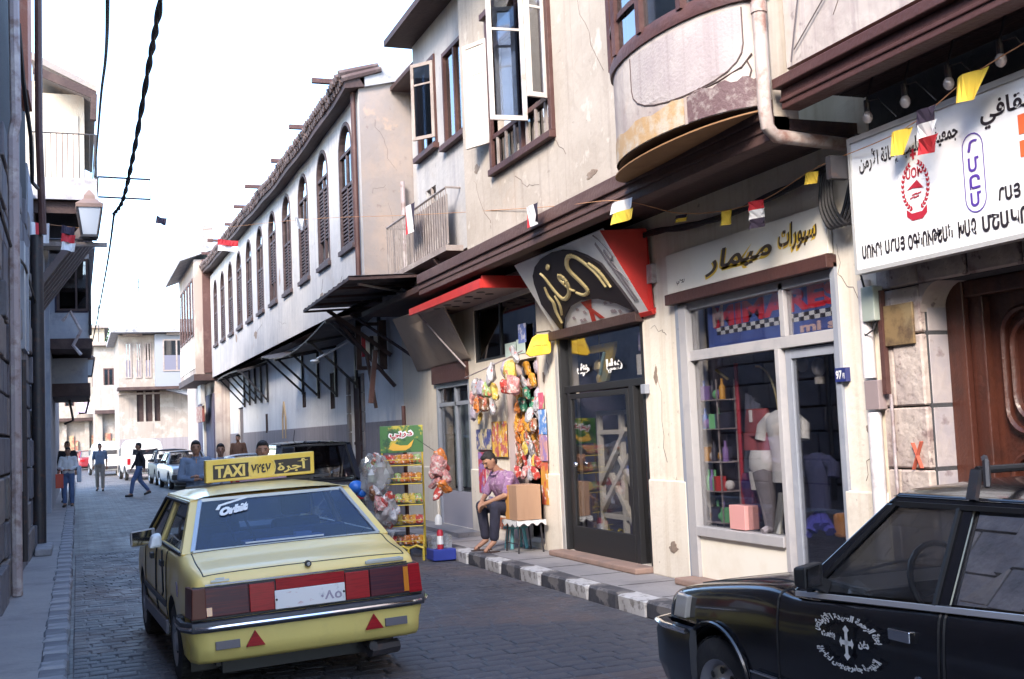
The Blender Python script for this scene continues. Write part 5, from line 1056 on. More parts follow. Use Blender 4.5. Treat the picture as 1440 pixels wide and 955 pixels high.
part('thin_cable', MB().tube(catm([(.54, 17.3, 5.06), (.58, 23, 5.18), (.54, 33, 5.11), (.49, 38, 5.0)], 8), .018, 5), black_cable, tc_)
solo('service_cable', 'thin sagging overhead cable dropping to the left balcony', 'cable', MB().tube(catm([(.15, 5, 4.7), (.26, 9, 5.12), (.32, 12, 5.66), (.33, 14.5, 6.03), (.35, 18, 6.41), (.38, 23.3, 6.94)], 8), .016, 6), black_cable, smooth=True)
# cable bundle over the sports shop sign
q = MB()
for k in range(7):
    j = lambda: rs.uniform(-.03, .03)
    q.tube(catm([(5.58, 10.72, 3.66 + j()), (5.56, 10.2, 3.66 + j()), (5.55, 9.6, 3.60 + j()), (5.55, 8.9, 3.56 + j()), (5.55, 8.1, 3.60 + j()), (5.56, 7.5, 3.64 + j()), (5.6, 7.15, 3.70 + j())], 6), .012 + .004 * (k % 2), 5)
for k in range(3): q.tube(catm([(5.6, 10.66 - .03 * k, 3.66), (5.6, 10.62 - .04 * k, 3.45), (5.6, 10.64 - .05 * k, 3.2), (5.6, 10.60, 2.95)], 5), .012, 5)
for k in range(5): q.tube(catm([(5.55, 7.42 - .03 * k, 3.62), (5.5, 7.40 - .04 * k, 3.35), (5.5, 7.28 - .05 * k, 3.16), (5.53, 7.16 - .05 * k, 3.28), (5.6, 7.08 - .02 * k, 3.66)], 6), .014, 5)
solo('wall_cable_bundle', 'tangled black cables looping over the cream sign and drooping beside the white club sign', 'cable', q, black_cable, smooth=True)
solo('meter_box', 'small grey switch box on the pillar right of the red sign casing', 'box', MB().pbox(F, 10.42, 10.60, 3.16, 3.36, .06, 0), pipe_m, bevel=.005)
solo('plaster_patch_lamp', 'small dark lamp box near the top right of the gift shop door', 'lamp', MB().pbox(F, 10.70, 10.80, 2.02, 2.12, .06, 0), steel, bevel=.005)
# bunting
fy = M('yellow_flag_cloth', (.80, .55, .06), .8); fr_ = M('red_flag_cloth', (.55, .03, .04), .8); fw_ = M('white_flag_cloth', (.75, .74, .74), .8); fk = M('black_flag_cloth', (.03, .02, .04), .8)
def flag(p, w, h, mats, label, tilt=0, curl=.03, vert=True, side=False):
    """small cloth flag hanging at p, facing the street; stripes by material"""
    n = 6; q = MB(); ns_ = len(mats)
    P = PL(p, (math.sin(R(tilt)) , math.cos(R(tilt)), 0), (-math.cos(R(tilt)), math.sin(R(tilt)), 0))
    for i in range(n):
        for k in range(1 if side else ns_):
            q.mat(i * ns_ // n if side else k); a0, a1 = -i / n * w, -(i + 1) / n * w; d = lambda t: curl * math.sin(t * 5)
            h0, h1 = (0, -h) if side else (-h * k / ns_, -h * (k + 1) / ns_)
            if vert: pts = [P(a0, h0, d(i / n)), P(a1, h0, d((i + 1) / n)), P(a1, h1, d((i + 1) / n + .2)), P(a0, h1, d(i / n + .2))]
            else: pts = [P(a0, h0, d(i / n)), P(a1, h0, d((i + 1) / n)), P(a1 * (1 - .5 * (k + 1) / ns_), h1, d((i + 1) / n + .2)), P(a0 * (1 - .5 * (k + 1) / ns_), h1, d(i / n + .2))]
            q.quad(*pts)
    return solo('bunting_flag', label, 'flag', q, mats, group='bunting flags across the street')
flag((4.85, 16.9, 5.18), .62, .42, [fr_, fw_, fk], 'red white and black flag hanging by the iron balcony', 10, .05, True, True)
flag((4.82, 11.75, 4.16), .50, .22, [fr_, fw_, fk], 'small red white and black flag on the brown beam under the open window', 20, .06, True, True)
flag((4.84, 9.75, 3.82), .38, .20, [fw_, fy], 'pale blue-white and yellow flag under the brown beam left of the bay', 0)
flag((5.2, 9.15, 3.60), .16, .06, [fk, fy], 'tiny dark and yellow flag scrap on the wires left of the yellow flag', 0)
flag((5.3, 8.52, 3.53), .11, .13, [fy], 'small plain yellow flag over the middle of the cream shop sign', 0)
flag((5.3, 8.02, 3.50), .20, .22, [fr_, fw_, fk], 'curled red and white flag over the right part of the cream shop sign', 25, .06)
flag((5.35, 7.35, 3.60), .12, .09, [fy], 'small yellow flag at the cable loops near the grey pipe elbow', 0)
flag((5.25, 6.22, 3.62), .20, .16, [fy], 'yellow flag covering the Arabic line of the club sign, left one', 5, .03, False)
flag((5.2, 5.86, 3.66), .22, .28, [fk, fw_, fr_], 'red white and black flag twisted over the top of the club sign', 30, .05, False)
flag((5.18, 5.5, 3.78), .26, .16, [fy], 'larger yellow flag at the top right of the club sign', 5, .03, False)
flag((-.9, 21.9, 5.74), .0 + .42, .40, [fr_, fw_, fr_, fw_], 'striped red and white flag leftmost under the lantern arm', 80, .06, True, True)
flag((-.42, 21.9, 5.76), .36, .36, [fw_, fr_, fw_], 'white flag with red middle, centre of the three on the lantern arm', 80, .06, True, True)
flag((.02, 21.9, 5.70), .30, .45, [fk, fr_, fw_], 'dark crumpled flag right beside the near lantern', 60, .06)
flag((4.2, 22.0, 5.98), .25, .22, [fw_], 'white scrap of flag floating in front of the arched windows', 60, .05)
flag((4.0, 30.0, 6.9), .6, .3, [fr_, fw_], 'faint white and pink flag on the tile edge of the white house', 70, .05)
flag((1.85, 25.0, 6.50), .34, .16, [fk], 'lone dark flag scrap hanging over the middle of the street', 50, .05)
solo('bunting_string', 'thin orange-white bunting string stretched across the street to the balcony', 'string', MB().tube(catm([(-.9, 22, 5.8), (1.5, 24, 6.0), (4.24, 22, 5.97), (4.87, 16.5, 5.02), (4.86, 11.4, 4.13), (4.84, 9.6, 3.83), (5.2, 9.0, 3.6), (5.3, 8, 3.5), (5.35, 7.2, 3.62), (5.25, 6.1, 3.62), (5.18, 5.3, 3.78), (5.2, 4.3, 3.9)], 6), .004, 4), M('orange_string', (.5, .25, .12), .8))
# ================================================================ shop contents
# sports shop: upper poster
t = thing('window_poster', 'blue poster with red MIMARES lettering and checkered band behind the upper shop window', 'poster', (5.8, 8.7, 2.35))
PP = PX(XF + .10)
part('sheet', MB().pbox(PP, 7.52, 9.62, 2.38, 2.84, .0, -.01), M('blue_poster_print', (.10, .16, .50), .5, [((.05, .06, .22), 2, one, .45, .7, .8)]), t)
L = onF(PP, .002)
q = MB(); vs_, fs_ = text2d('MIMARES', .05)
q.add([PP(9.50 - x * 1.98, 2.60 + y * .20 + (x - .5) * .03, .004) for x, y in vs_], fs_); part('red_letters', q, M('poster_red', (.80, .03, .05), .4), t)
vs_, fs_ = text2d('M', .05); q = MB(); q.add([PP(9.52 - x * .2, 2.60 + y * .20, .006) for x, y in vs_], fs_); part('pink_letter', q, M('poster_pink', (.78, .55, .50), .4), t)
q = MB(); q2 = MB()
for i in range(26):
    for j in range(2):
        (q if (i + j) % 2 else q2).pbox(PP, 9.46 - i * .074, 9.46 - (i + 1) * .074, 2.52 + j * .035, 2.555 + j * .035, .003, .001)
part('white_checks', q, ink_white, t); part('black_checks', q2, ink, t)
q = MB(); lettering(q, 'mi s', L(8.12, 2.42, .5, .08), .04); part('pink_script', q, MATS['poster_pink'], t)
# mannequins and goods
before = set(bpy.data.objects)
whitecl = cloth('white_tshirt_cloth', (.75, .74, .73), .85); maroon = cloth('maroon_cloth', (.30, .07, .08)); greyl = cloth('grey_tights', (.20, .18, .20)); navy = cloth('navy_cloth', (.03, .035, .09)); blueb = cloth('royal_blue_cloth', (.06, .06, .35)); plaid = M('purple_plaid', (.12, .04, .16), .9, [((.35, .10, .2), 14, (1, 1, .1), .5, .55, .8), ((.05, .05, .25), 14, (.1, .1, 1), .5, .55, .7)])
def torso(name, label, x, y, z, s, m, cat='shirt'):
    q = MB()
    q.loft([[(x + .12 * s * b * math.cos(2 * math.pi * k / 16), y + .2 * s * a * math.sin(2 * math.pi * k / 16), z + h * s) for k in range(16)] for h, a, b in ((0, .78, .8), (.25, .74, .8), (.45, .9, 1), (.58, 1.0, .95), (.63, .6, .6), (.65, .35, .4))])
    for sg in (1, -1): q.tube([(x, y + sg * .17 * s, z + .57 * s), (x, y + sg * .29 * s, z + .50 * s), (x - .02, y + sg * .31 * s, z + .38 * s)], [.07 * s, .072 * s, .068 * s], 10)
    return solo(name, label, cat, q, m, smooth=True, angle=60)
torso('white_tshirt', 'white short-sleeved T-shirt on a form behind the right pane of the sports shop', 5.98, 8.30, 1.14, .98, whitecl)
t = thing('display_shorts', 'maroon shorts hanging in the middle of the sports shop window', 'shorts', (6.0, 8.72, 1.55))
q = MB(); q.loft([[(6.0 + .07 * math.cos(2 * math.pi * k / 14), 8.72 + a * math.sin(2 * math.pi * k / 14), z) for k in range(14)] for z, a in ((1.80, .15), (1.70, .19), (1.55, .21))])
for sg in (1, -1): q.loft([[(6.0 + .075 * math.cos(2 * math.pi * k / 12), 8.72 + sg * .11 + .10 * math.sin(2 * math.pi * k / 12), z) for k in range(12)] for z in (1.58, 1.42)])
part('cloth', q, maroon, t, smooth=True, angle=60); part('tie', MB().box(5.92, 5.93, 8.70, 8.74, 1.68, 1.79), whitecl, t)
t = thing('leg_mannequin', 'mannequin hips with white briefs and long grey tights in the sports shop window', 'mannequin', (5.95, 8.66, .7))
part('tights', MB().tube([(5.95, 8.60, 1.22), (5.93, 8.54, 1.05), (5.90, 8.47, .85), (5.88, 8.44, .72)], [.10, .085, .06, .04], 12).tube([(5.88, 8.44, .74), (5.80, 8.44, .71)], [.035, .03], 8), greyl, t, smooth=True)
part('briefs', MB().loft([[(5.96 + .09 * a * math.cos(2 * math.pi * k / 14), 8.64 + .16 * a * math.sin(2 * math.pi * k / 14), z) for k in range(14)] for z, a in ((1.42, .8), (1.36, .95), (1.26, 1), (1.20, .7))]), whitecl, t, smooth=True, angle=60)
part('stump', MB().tube([(5.98, 8.75, 1.22), (5.98, 8.76, 1.06)], [.08, .06], 10), whitecl, t, smooth=True)
q = MB()
for k in range(9): y = 9.02 + .0; q.loft([[(6.05 + .03 * math.sin(j * 1.2 + i), 8.78 + j * .04, 1.2 - i * .09) for j in range(9)] for i in range(6)], cap=False, close=False)
solo('plaid_cloth', 'purple plaid cloth draped low in the sports shop window', 'cloth', q, plaid)
solo('pink_box', 'pale pink carton at the foot of the sports shop window', 'carton', MB().box(5.80, 5.95, 8.72, 8.98, .70, .92), M('pale_pink_card', (.62, .30, .28), .6), bevel=.004)
solo('leaning_panel', 'small grey wire-like panel leaning behind the sports window corner', 'panel', MB().hexa([(5.82, 8.22, .7), (5.86, 8.36, .7), (5.88, 8.36, .7), (5.84, 8.22, .7), (5.90, 8.22, 1.05), (5.92, 8.34, 1.05), (5.94, 8.34, 1.05), (5.92, 8.22, 1.05)]), M('greyish_panel', (.30, .30, .28), .6))
t = thing('goods_shelf', 'wire shelf of small sports goods and bottles at the left of the sports window', 'shelf', (6.0, 9.5, .7))
q = MB()
for y in (9.25, 9.75): q.tube([(5.9, y, .7), (5.9, y, 2.1)], .008, 5).tube([(6.1, y, .7), (6.1, y, 2.1)], .008, 5)
for z in (.72, 1.02, 1.3, 1.62, 1.9): q.box(5.88, 6.12, 9.22, 9.78, z, z + .01)
part('rack', q, pipe_m, t)
gcols = [M('good_' + n_, c, .5) for n_, c in (('white', (.65, .63, .62)), ('red', (.5, .04, .04)), ('violet', (.25, .15, .4)), ('amber', (.6, .3, .04)), ('green', (.15, .45, .2)), ('dark', (.04, .04, .07)), ('blue', (.1, .2, .55)))]
rg = random.Random(9); gm = {}
def bottle_mesh(m, kind):
    if (m.name, kind) in gm: return gm[(m.name, kind)]
    if kind == 0: me = MB().tube([(0, 0, 0), (0, 0, .12), (0, 0, .15), (0, 0, .2)], [.03, .03, .012, .012], 8).mesh('bottle', [m], smooth=True)
    elif kind == 1: me = MB().box(-.04, .04, -.05, .05, 0, .14).mesh('packet', [m])
    else: me = MB().ell((0, 0, .05), .05, .05, .05, 10, 8).mesh('ball', [m], smooth=True)
    gm[(m.name, kind)] = me; return me
for z in (.73, 1.03, 1.31, 1.63, 1.91):
    y = 9.27
    while y < 9.74:
        k = rg.randrange(3); me = bottle_mesh(rg.choice(gcols), k); piece(me.name.split('.')[0], me, t, (5.96 + rg.uniform(-.03, .05), y, z), (0, 0, rg.uniform(0, 3))); y += rg.uniform(.05, .085)
q = MB()
for k in range(14): q.tube([(6.15 + .02 * (k % 3), 9.1 - .025 * k, 1.95 - .02 * k), (6.1, 9.12 - .025 * k, 1.2)], .022, 6)
solo('hanging_straps', 'dark blue and grey straps and skipping ropes hanging beside the shorts', 'straps', q, cloth('strap_cloth', (.10, .11, .16)))
solo('red_pole', 'slim red upright pole inside the sports shop', 'pole', MB().tube([(6.1, 9.2, .7), (6.1, 9.2, 2.25)], .02, 6), ink_red)
solo('yellow_racket', 'yellow curved racket rim hanging high in the sports shop window', 'racket', MB().tube([(6.1, 8.85 - .32 * math.sin(R(a)), 1.75 + .45 * math.cos(R(a))) for a in range(0, 130, 10)], .01, 5).tube([(6.0, 9.4, 2.2), (6.0, 9.2, 2.1)], .014, 6), gold)
torso('blue_jacket', 'dark blue jacket form standing behind the open shop door', 5.98, 7.82, .92, .74, navy, 'jacket')
q = MB()
for k in range(7): a = R(k * 30); q.tube([(6.0, 7.84, .92), (5.95 - .06 * math.sin(a), 7.84 + .18 * math.cos(a), .75 - .05 * math.sin(a * 2))], [.03, .05], 6)
solo('blue_cloth_heap', 'royal blue cloth spilling under the dark jacket inside the doorway', 'cloth', q, blueb, smooth=True)
solo('orange_bag', 'small orange bag on the floor inside the sports shop doorway', 'bag', MB().box(6.0, 6.15, 7.56, 7.70, .7, .9), M('dull_orange', (.45, .2, .06), .7), bevel=.03)
solo('hanging_head_form', 'pale round display head with teal cap high in the shop doorway', 'mannequin', MB().ell((6.0, 7.75, 2.12), .06, .06, .08).tube([(6.0, 7.75, 2.04), (6.0, 7.75, 1.98)], .04, 8).ell((6.0, 7.98, 2.16), .05, .07, .07), M('pale_form', (.40, .38, .36), .6), smooth=True)
for o in set(bpy.data.objects) - before:
    if o.parent is None: o.location.x -= .14; o.location.y += .30
before = set(bpy.data.objects)
# gift shop: white trestle stands
def stand(y, x, label):
    q = MB(); w = .6
    for yy in (y, y - w): q.bar((x, yy, .32), (x, yy, 1.85), .06, .06)
    q.bar((x + .3, y, .32), (x + .3, y, 1.85), .05, .05)
    for z in (1.85, 1.62, .62, .36): q.bar((x, y + .04, z), (x, y - w - .1, z), .05, .055).bar((x, y, z), (x + .3, y, z), .05, .05)
    q.bar((x - .02, y - w - .15, 1.65), (x - .02, y - .04, 1.02), .06, .06).bar((x - .03, y - w - .25, 1.35), (x - .03, y - .06, .7), .06, .06).bar((x - .02, y - .3, 1.12), (x - .02, y - w - .3, .5), .06, .06).bar((x - .02, y - .55, 1.32), (x - .02, y - w - .35, .9), .055, .055)
    return solo('display_stand', label, 'stand', q, M('cream_painted_stand', (.66, .62, .54), .6), bevel=.004)
stand(12.62, 5.95, 'white painted slatted display stand with crossing struts behind the gift shop door')
solo('purple_box', 'dark purple box at the foot of the white display stand', 'box', MB().box(5.8, 6.0, 11.3, 11.6, .3, .6), M('dark_purple', (.08, .05, .16), .6))
t = thing('goods_shelf', 'dim shelf of small coloured gifts behind the white stand', 'shelf', (6.6, 11.8, .3))
q = MB()
for z in (.5, .85, 1.2, 1.55, 1.9): q.box(6.5, 6.8, 11.1, 12.9, z, z + .03)
part('board', q, wood_dark, t)
for z in (.53, .88, 1.23, 1.58):
    y = 11.2
    while y < 12.8:
        me = bottle_mesh(rg.choice(gcols[:5]), rg.randrange(3)); piece(me.name.split('.')[0], me, t, (6.55, y, z), (0, 0, rg.uniform(0, 3)), (1.3, 1.3, 1.3)); y += rg.uniform(.13, .25)
# gift shop upper window: big 7 and white stickers
t = thing('figure_seven', 'large yellow cut-out figure seven in the upper gift shop window', 'decoration', (5.8, 11.9, 2.2))
G = PX(XF + .14)
q = MB(); q.prism(G, [(12.42, 2.66), (11.75, 2.66), (11.75, 2.60), (12.0, 2.22), (12.22, 2.22), (11.98, 2.57), (12.42, 2.57)], .02, -.02); part('panel', q, M('yellow_board', (.60, .42, .05), .5, [((.30, .34, .22), 2.4, one, .52, .6, .9)]), t)
part('glass_tube', MB().tube([G(12.12, 2.30, .04), G(11.98, 2.55, .04)], .02, 8), M('teal_tube', (.25, .38, .36), .2), t)
t = thing('window_stickers', 'white outlined Arabic stickers on the upper gift shop window', 'sticker', (5.7, 11.9, 2.3))
G2 = PX(XF + .045)
for nm, s_, u_, w_ in (('right_word', 'هدايا', 12.0 - .18, .42), ('left_word', 'خزف', 12.64, .36)):
    q = MB(); lettering(q, ar(s_), onF(G2, .004)(u_, 2.30, w_, .16), .09); part('white_outline', q, ink_white, t)
    q = MB(); q.pbox(G2, u_ - .04, u_ - w_ + .06, 2.355, 2.375, .008, .006); part('black_stroke', q, ink, t)
solo('hanging_lamp', 'brass hanging lantern in the upper left of the gift shop window', 'lamp', MB().tube([(5.9, 12.42, 2.8), (5.9, 12.42, 2.5)], .006, 5).tube([(5.9, 12.42, 2.5), (5.9, 12.42, 2.46), (5.9, 12.42, 2.38), (5.9, 12.42, 2.33), (5.9, 12.42, 2.28), (5.9, 12.42, 2.22)], [.02, .07, .08, .03, .06, .05], 10), gold, smooth=True)
solo('price_notice', 'cream printed notice inside the right of the upper gift shop window', 'notice', MB().pbox(G2, 10.90, 11.12, 2.24, 2.46, -.03, -.035), cream_board)
solo('small_poster', 'narrow lilac picture strip above the cream notice', 'poster', MB().pbox(G2, 10.98, 11.06, 2.5, 2.70, -.03, -.035), M('lilac_print', (.3, .25, .4), .5, [((.7, .6, .6), 8, one, .5, .55, .9)]))
# kiosk goods: bags of crisps and sweets hanging
bagc = [M('bag_' + n_, c, .4, [((.60, .56, .52), 16, one, .54, .58, .85), (tuple(x * .35 for x in c), 11, one, .52, .6, .8), ((.5, .08, .05), 9, one, .60, .63, .8)], bump=.9, bscale=28) for n_, c in (('amber', (.55, .26, .03)), ('orange', (.55, .17, .03)), ('green', (.06, .26, .16)), ('silver', (.42, .42, .46)), ('red', (.42, .05, .04)), ('yellow', (.58, .42, .08)), ('brown', (.20, .09, .04)), ('pink', (.52, .25, .25)), ('lilac', (.38, .34, .42)), ('ltgreen', (.30, .42, .16)))]
def bagmesh(m, s=1.0, seed=0):
    bm = bmesh.new(); bmesh.ops.create_icosphere(bm, subdivisions=2, radius=1); rr = random.Random(seed)
    for v in bm.verts:
        c = v.co; g_ = lambda t: math.copysign(abs(t) ** .55, t); v.co = Vector((c.x * .042 * (1 - .5 * abs(c.z) ** 3), g_(c.y) * .078, g_(c.z) * .105)) * s + Vector((rr.uniform(-1, 1), rr.uniform(-1, 1), rr.uniform(-1, 1))) * .014 * s
    me = bpy.data.meshes.new('crisp_bag'); bm.to_mesh(me); bm.free(); me.materials.append(m); return me
bags = [[bagmesh(m, 1, i * 3 + j) for j in range(2)] for i, m in enumerate(bagc)]
kiosk_bags = []
def bag_thing(loc, ci, sc=1, rot=0, label='', group='snack bags hanging in the kiosk'):
    me = bags[ci][rg.randrange(2)]; o = bpy.data.objects.new('snack_bag', me); COL.objects.link(o); o.location = loc; o.rotation_euler = (rg.uniform(-.3, .3), rg.uniform(-.3, .3), rot); o.scale = (sc, sc, sc)
    o['label'] = label; o['category'] = 'snack bag'; o['group'] = group; return o
names = ['amber', 'orange', 'green', 'silvery', 'red', 'yellow', 'brown', 'pink', 'lilac', 'light green']
col = lambda c: names[c]
# rows inside opening y 13.8..14.65, z 1.0..2.7
ords = ['first', 'second', 'third', 'fourth', 'fifth', 'sixth', 'seventh', 'eighth', 'ninth', 'tenth']
for rI, (z, cs) in enumerate(((2.50, [5, 3, 0, 8]), (2.33, [8, 5, 3, 7, 0]), (2.17, [6, 0, 2, 2, 8]), (2.02, [0, 1, 2, 2, 3]), (1.88, [0, 0, 2, 3, 3]), (1.74, [0, 1, 0, 0, 6]), (1.60, [1, 0, 6, 0, 1]), (1.44, [6, 3, 5, 3, 6]), (1.28, [6, 4, 3, 5, 4]), (1.12, [4, 7, 4, 3, 4]))):
    for k, c in enumerate(cs):
        bag_thing((5.60 + rg.uniform(-.04, .08), 14.54 - .70 * k / max(1, len(cs) - 1) - rg.uniform(-.03, .03), z), c, rg.uniform(.85, 1.05), 0, '%s snack bag in the %s row of the kiosk opening, %s from the jamb' % (col(c), ords[rI], ords[k]))
big = [((5.42, 14.02, 2.68), 3, 1.15, 'silvery bag bulging highest of all below the yellow bracket sign'), ((5.38, 14.10, 2.48), 5, 1.3, 'yellow snack bag just under the topmost silvery bag'), ((5.38, 14.02, 2.28), 7, 1.3, 'pinkish snack bag third down below the yellow bracket sign'), ((5.32, 14.70, 2.46), 3, 1.5, 'large silvery bag at the middle top of the kiosk bunch'), ((5.34, 14.62, 2.22), 5, 1.2, 'yellow round-looking bag in the centre of the kiosk bunch'), ((5.36, 14.95, 2.26), 9, 1.1, 'light green bag beside the central yellow bag'), ((5.36, 15.25, 2.30), 8, 1.2, 'lilac bag over the middle of the poster wall'), ((5.42, 15.65, 2.34), 3, 1.2, 'silver bag at the upper outer end of the rod'), ((5.45, 15.9, 2.18), 7, 1.1, 'pink bag at the outer end of the kiosk rod'), ((5.42, 15.6, 2.08), 1, 1.1, 'orange bag low at the outer end of the bunch'), ((5.46, 15.9, 1.96), 8, 1.1, 'lowest lilac bag beside the outer pillar'), ((5.4, 15.25, 2.08), 6, 1.1, 'brown bag in the lower middle of the bunch'), ((5.42, 14.95, 2.02), 3, 1.1, 'silver bag hanging lowest near the pink jamb'), ((5.40, 14.35, 2.52), 8, 1.2, 'lilac bag between the two top silvery bags'), ((5.40, 14.35, 2.28), 4, 1.0, 'red bag tucked between yellow and pinkish bags'), ((5.44, 15.45, 2.2), 4, .9, 'small red bag among the outer silver bags'), ((5.5, 15.75, 1.88), 5, .9, 'small yellow bag hanging just above the blue poster')]
for (loc, c, sc, lb) in big: bag_thing(loc, c, sc, rg.uniform(-.6, .9), lb, 'big snack bags outside the kiosk')
solo('kiosk_rod', 'thin rod carrying snack bags across the kiosk front', 'rod', MB().tube([(5.45, 16.2, 2.5), (5.3, 14.9, 2.55), (5.45, 13.8, 2.72)], .01, 5), pipe_m)
# posters on the kiosk wall and right pillar
def poster(u0, u1, v0, v1, c1, c2, label, sc=7):
    n_ = 'poster_print_%d' % len(MATS); return solo('wall_poster', label, 'poster', MB().pbox(F, u0, u1, v0, v1, .044, .036), M(n_, c1, .5, [(c2, sc, one, .48, .54, .95), ((.7, .66, .62), sc * 1.4, one, .58, .62, .9)]))
poster(15.6, 16.25, 1.42, 1.72, (.06, .07, .25), (.6, .5, .3), 'dark blue and white poster highest on the kiosk wall')
poster(14.95, 15.55, 1.32, 1.82, (.70, .42, .06), (.45, .08, .1), 'yellow and red poster next to the kiosk opening')
poster(15.9, 16.2, .78, 1.38, (.50, .05, .08), (.3, .2, .5), 'tall red poster on the left part of the kiosk wall')
poster(15.62, 15.85, 1.05, 1.25, (.45, .1, .25), (.6, .4, .3), 'small magenta sticker beside the tall red poster')
poster(15.55, 15.8, .62, .74, (.2, .16, .3), (.6, .5, .5), 'tiny dark sticker low on the kiosk wall')
poster(14.95, 15.35, .62, 1.02, (.55, .25, .08), (.5, .08, .06), 'orange food poster low beside the kiosk jamb')
poster(14.95, 15.6, .30, .46, (.52, .16, .05), (.3, .1, .06), 'narrow orange strip poster on the plinth behind the seated man')
poster(13.56, 13.72, 1.95, 2.16, (.6, .12, .2), (.3, .45, .2), 'small pink and green card high on the right kiosk pillar')
poster(13.50, 13.74, 1.62, 1.94, (.10, .25, .60), (.5, .6, .75), 'blue round-motif poster on the right kiosk pillar')
poster(13.50, 13.74, 1.28, 1.61, (.55, .30, .3), (.3, .2, .45), 'pink and lilac poster in the middle of the right kiosk pillar')
poster(13.52, 13.74, .72, 1.26, (.60, .30, .05), (.55, .1, .06), 'orange crisps poster lowest on the right kiosk pillar')
# ---------------------------------------------------------------- snack display rack on the road
rk = thing('snack_rack', 'yellow wire snack rack with printed header standing at the kerb corner', 'rack', (4.05, 15.4, 0))
ax, bx, yy0 = 3.75, 4.42, 15.55
yel = M('yellow_wire', (.62, .45, .05), .5)
RP = PL((4.02, 15.76, 0), (.93, -.37, 0), (-.37, -.93, 0)); rw = .57
q = MB()
for u in (0, rw):
    q.tube([RP(u, 0, 0), RP(u, 1.80, 0)], .014, 6).tube([RP(u, 0, .3), RP(u, .6, 0)], .012, 5)
for z in (.145, .43, .72, 1.01, 1.265): q.tube([RP(0, z, 0), RP(rw, z, 0)], .008, 5).tube([RP(0, z, .3), RP(rw, z, .3)], .008, 5).tube([RP(0, z + .08, .3), RP(rw, z + .08, .3)], .006, 5).tube([RP(0, z, 0), RP(0, z, .3)], .007, 5).tube([RP(rw, z, 0), RP(rw, z, .3)], .007, 5)
part('wire_frame', q, yel, rk)
for z in (.145, .43, .72, 1.01, 1.265): part('shelf_tray', MB().pbox(RP, .01, rw - .01, z, z + .012, .01, .3), trim_black, rk)
part('center_post', MB().tube([RP(rw * .55, .0, -.12), RP(rw * .55, 2.1, -.12)], .03, 6), wood_red, rk)
hp = part('header_panel', MB().pbox(RP, -.02, rw + .02, 1.44, 1.82, .02, .0), M('green_header_print', (.06, .17, .05), .45, [((.55, .45, .06), 5, one, .55, .6, .9), ((.02, .07, .04), 7, one, .55, .62, .8)]), rk, bevel=.004)
q = MB(); q.prism(RP, [(.10, 1.50), (.16, 1.47), (.34, 1.47), (.42, 1.52), (.46, 1.62), (.37, 1.54), (.27, 1.54), (.16, 1.58)], .028, .022); part('banana_print', q, M('banana_yellow', (.72, .42, .05), .5), hp)
RL = lambda u0, v0, w, h, k=0: (lambda x, y: RP(u0 + x * w, v0 + y * h, .024 + k))
q = MB(); lettering(q, ar('دربي'), RL(.10, 1.61, .36, .15), .10); part('white_outline', q, ink_white, hp)
q = MB(); lettering(q, ar('دربي'), RL(.12, 1.632, .32, .10, .004), .02); part('red_lettering', q, ink_red, hp)
seqs = [(1.265, [4, 0, 1, 9]), (1.01, [9, 9, 1, 0]), (.72, [4, 9, 5, 9]), (.43, [9, 5, 0, 4]), (.145, [4, 6, 1, 0])]
for (z, cs) in seqs:
    for k in range(6):
        me = bags[cs[min(3, k * 4 // 6)]][k % 2]; o = piece('snack_packet', me, rk, RP(.06 + k * .09, z + .085, .17), (0, rg.uniform(-.15, .15), rg.uniform(1.0, 1.6)), (.72, .72, .66))
def bagbunch(name, label, c, n, spread, ms, sc=1.3):
    t = thing(name, label, 'bag', (c[0], c[1], c[2] - spread[2]))
    for k in range(n):
        p = (c[0] + rg.uniform(-1, 1) * spread[0], c[1] + rg.uniform(-1, 1) * spread[1], c[2] + rg.uniform(-1, 1) * spread[2])
        o = piece('packet', bags[rg.choice(ms)][k % 2], t, p, (rg.uniform(-.8, .8), rg.uniform(-.8, .8), rg.uniform(0, 3)), (sc, sc, sc))
    return t
film = GLASS('plastic_film', (.80, .83, .85), .10, .2, .5, dirt_sheen=.55, dirt_sheen_col=(.66, .68, .70))
def film_bag(parent, c, rx, ry, rz, seed):
    bm = bmesh.new(); bmesh.ops.create_icosphere(bm, subdivisions=3, radius=1); rr = random.Random(seed)
    ph = [rr.uniform(0, 6) for _ in range(4)]
    for v in bm.verts:
        k = v.co.copy(); s_ = 1 + .13 * math.sin(5 * k.x + ph[0]) * math.sin(6 * k.z + ph[1]) + .09 * math.sin(11 * k.y + ph[2] + 7 * k.z)
        if k.z > .5: s_ *= 1 - .5 * (k.z - .5)
        v.co = Vector((k.x * rx, k.y * ry, k.z * rz)) * s_
    me = bpy.data.meshes.new('plastic_film'); bm.to_mesh(me); bm.free(); me.materials.append(film)
    return piece('plastic_film', me, parent, c)
b1 = bagbunch('big_plastic_bag', 'big clear plastic bag of green and white packets hanging left of the snack rack', (3.86, 15.5, 1.14), 14, (.12, .1, .26), [3, 9, 3, 6], 1.1); film_bag(b1, (3.86, 15.5, 1.16), .22, .18, .36, 1)
b2 = bagbunch('lower_plastic_bag', 'lower clear bag of pinkish packets hanging at the left foot of the snack rack', (3.95, 15.4, .66), 12, (.12, .1, .16), [7, 4, 3], 1.1); film_bag(b2, (3.95, 15.4, .68), .17, .15, .24, 2)
b3 = bagbunch('hanging_packets', 'string of pink and red packets hanging right of the snack rack', (4.72, 15.3, 1.10), 12, (.06, .06, .26), [7, 4, 7, 1], 1.15); part('string', MB().tube([(4.72, 15.3, 1.4), (4.45, 15.45, 1.62)], .004, 4), black_cable, b3)
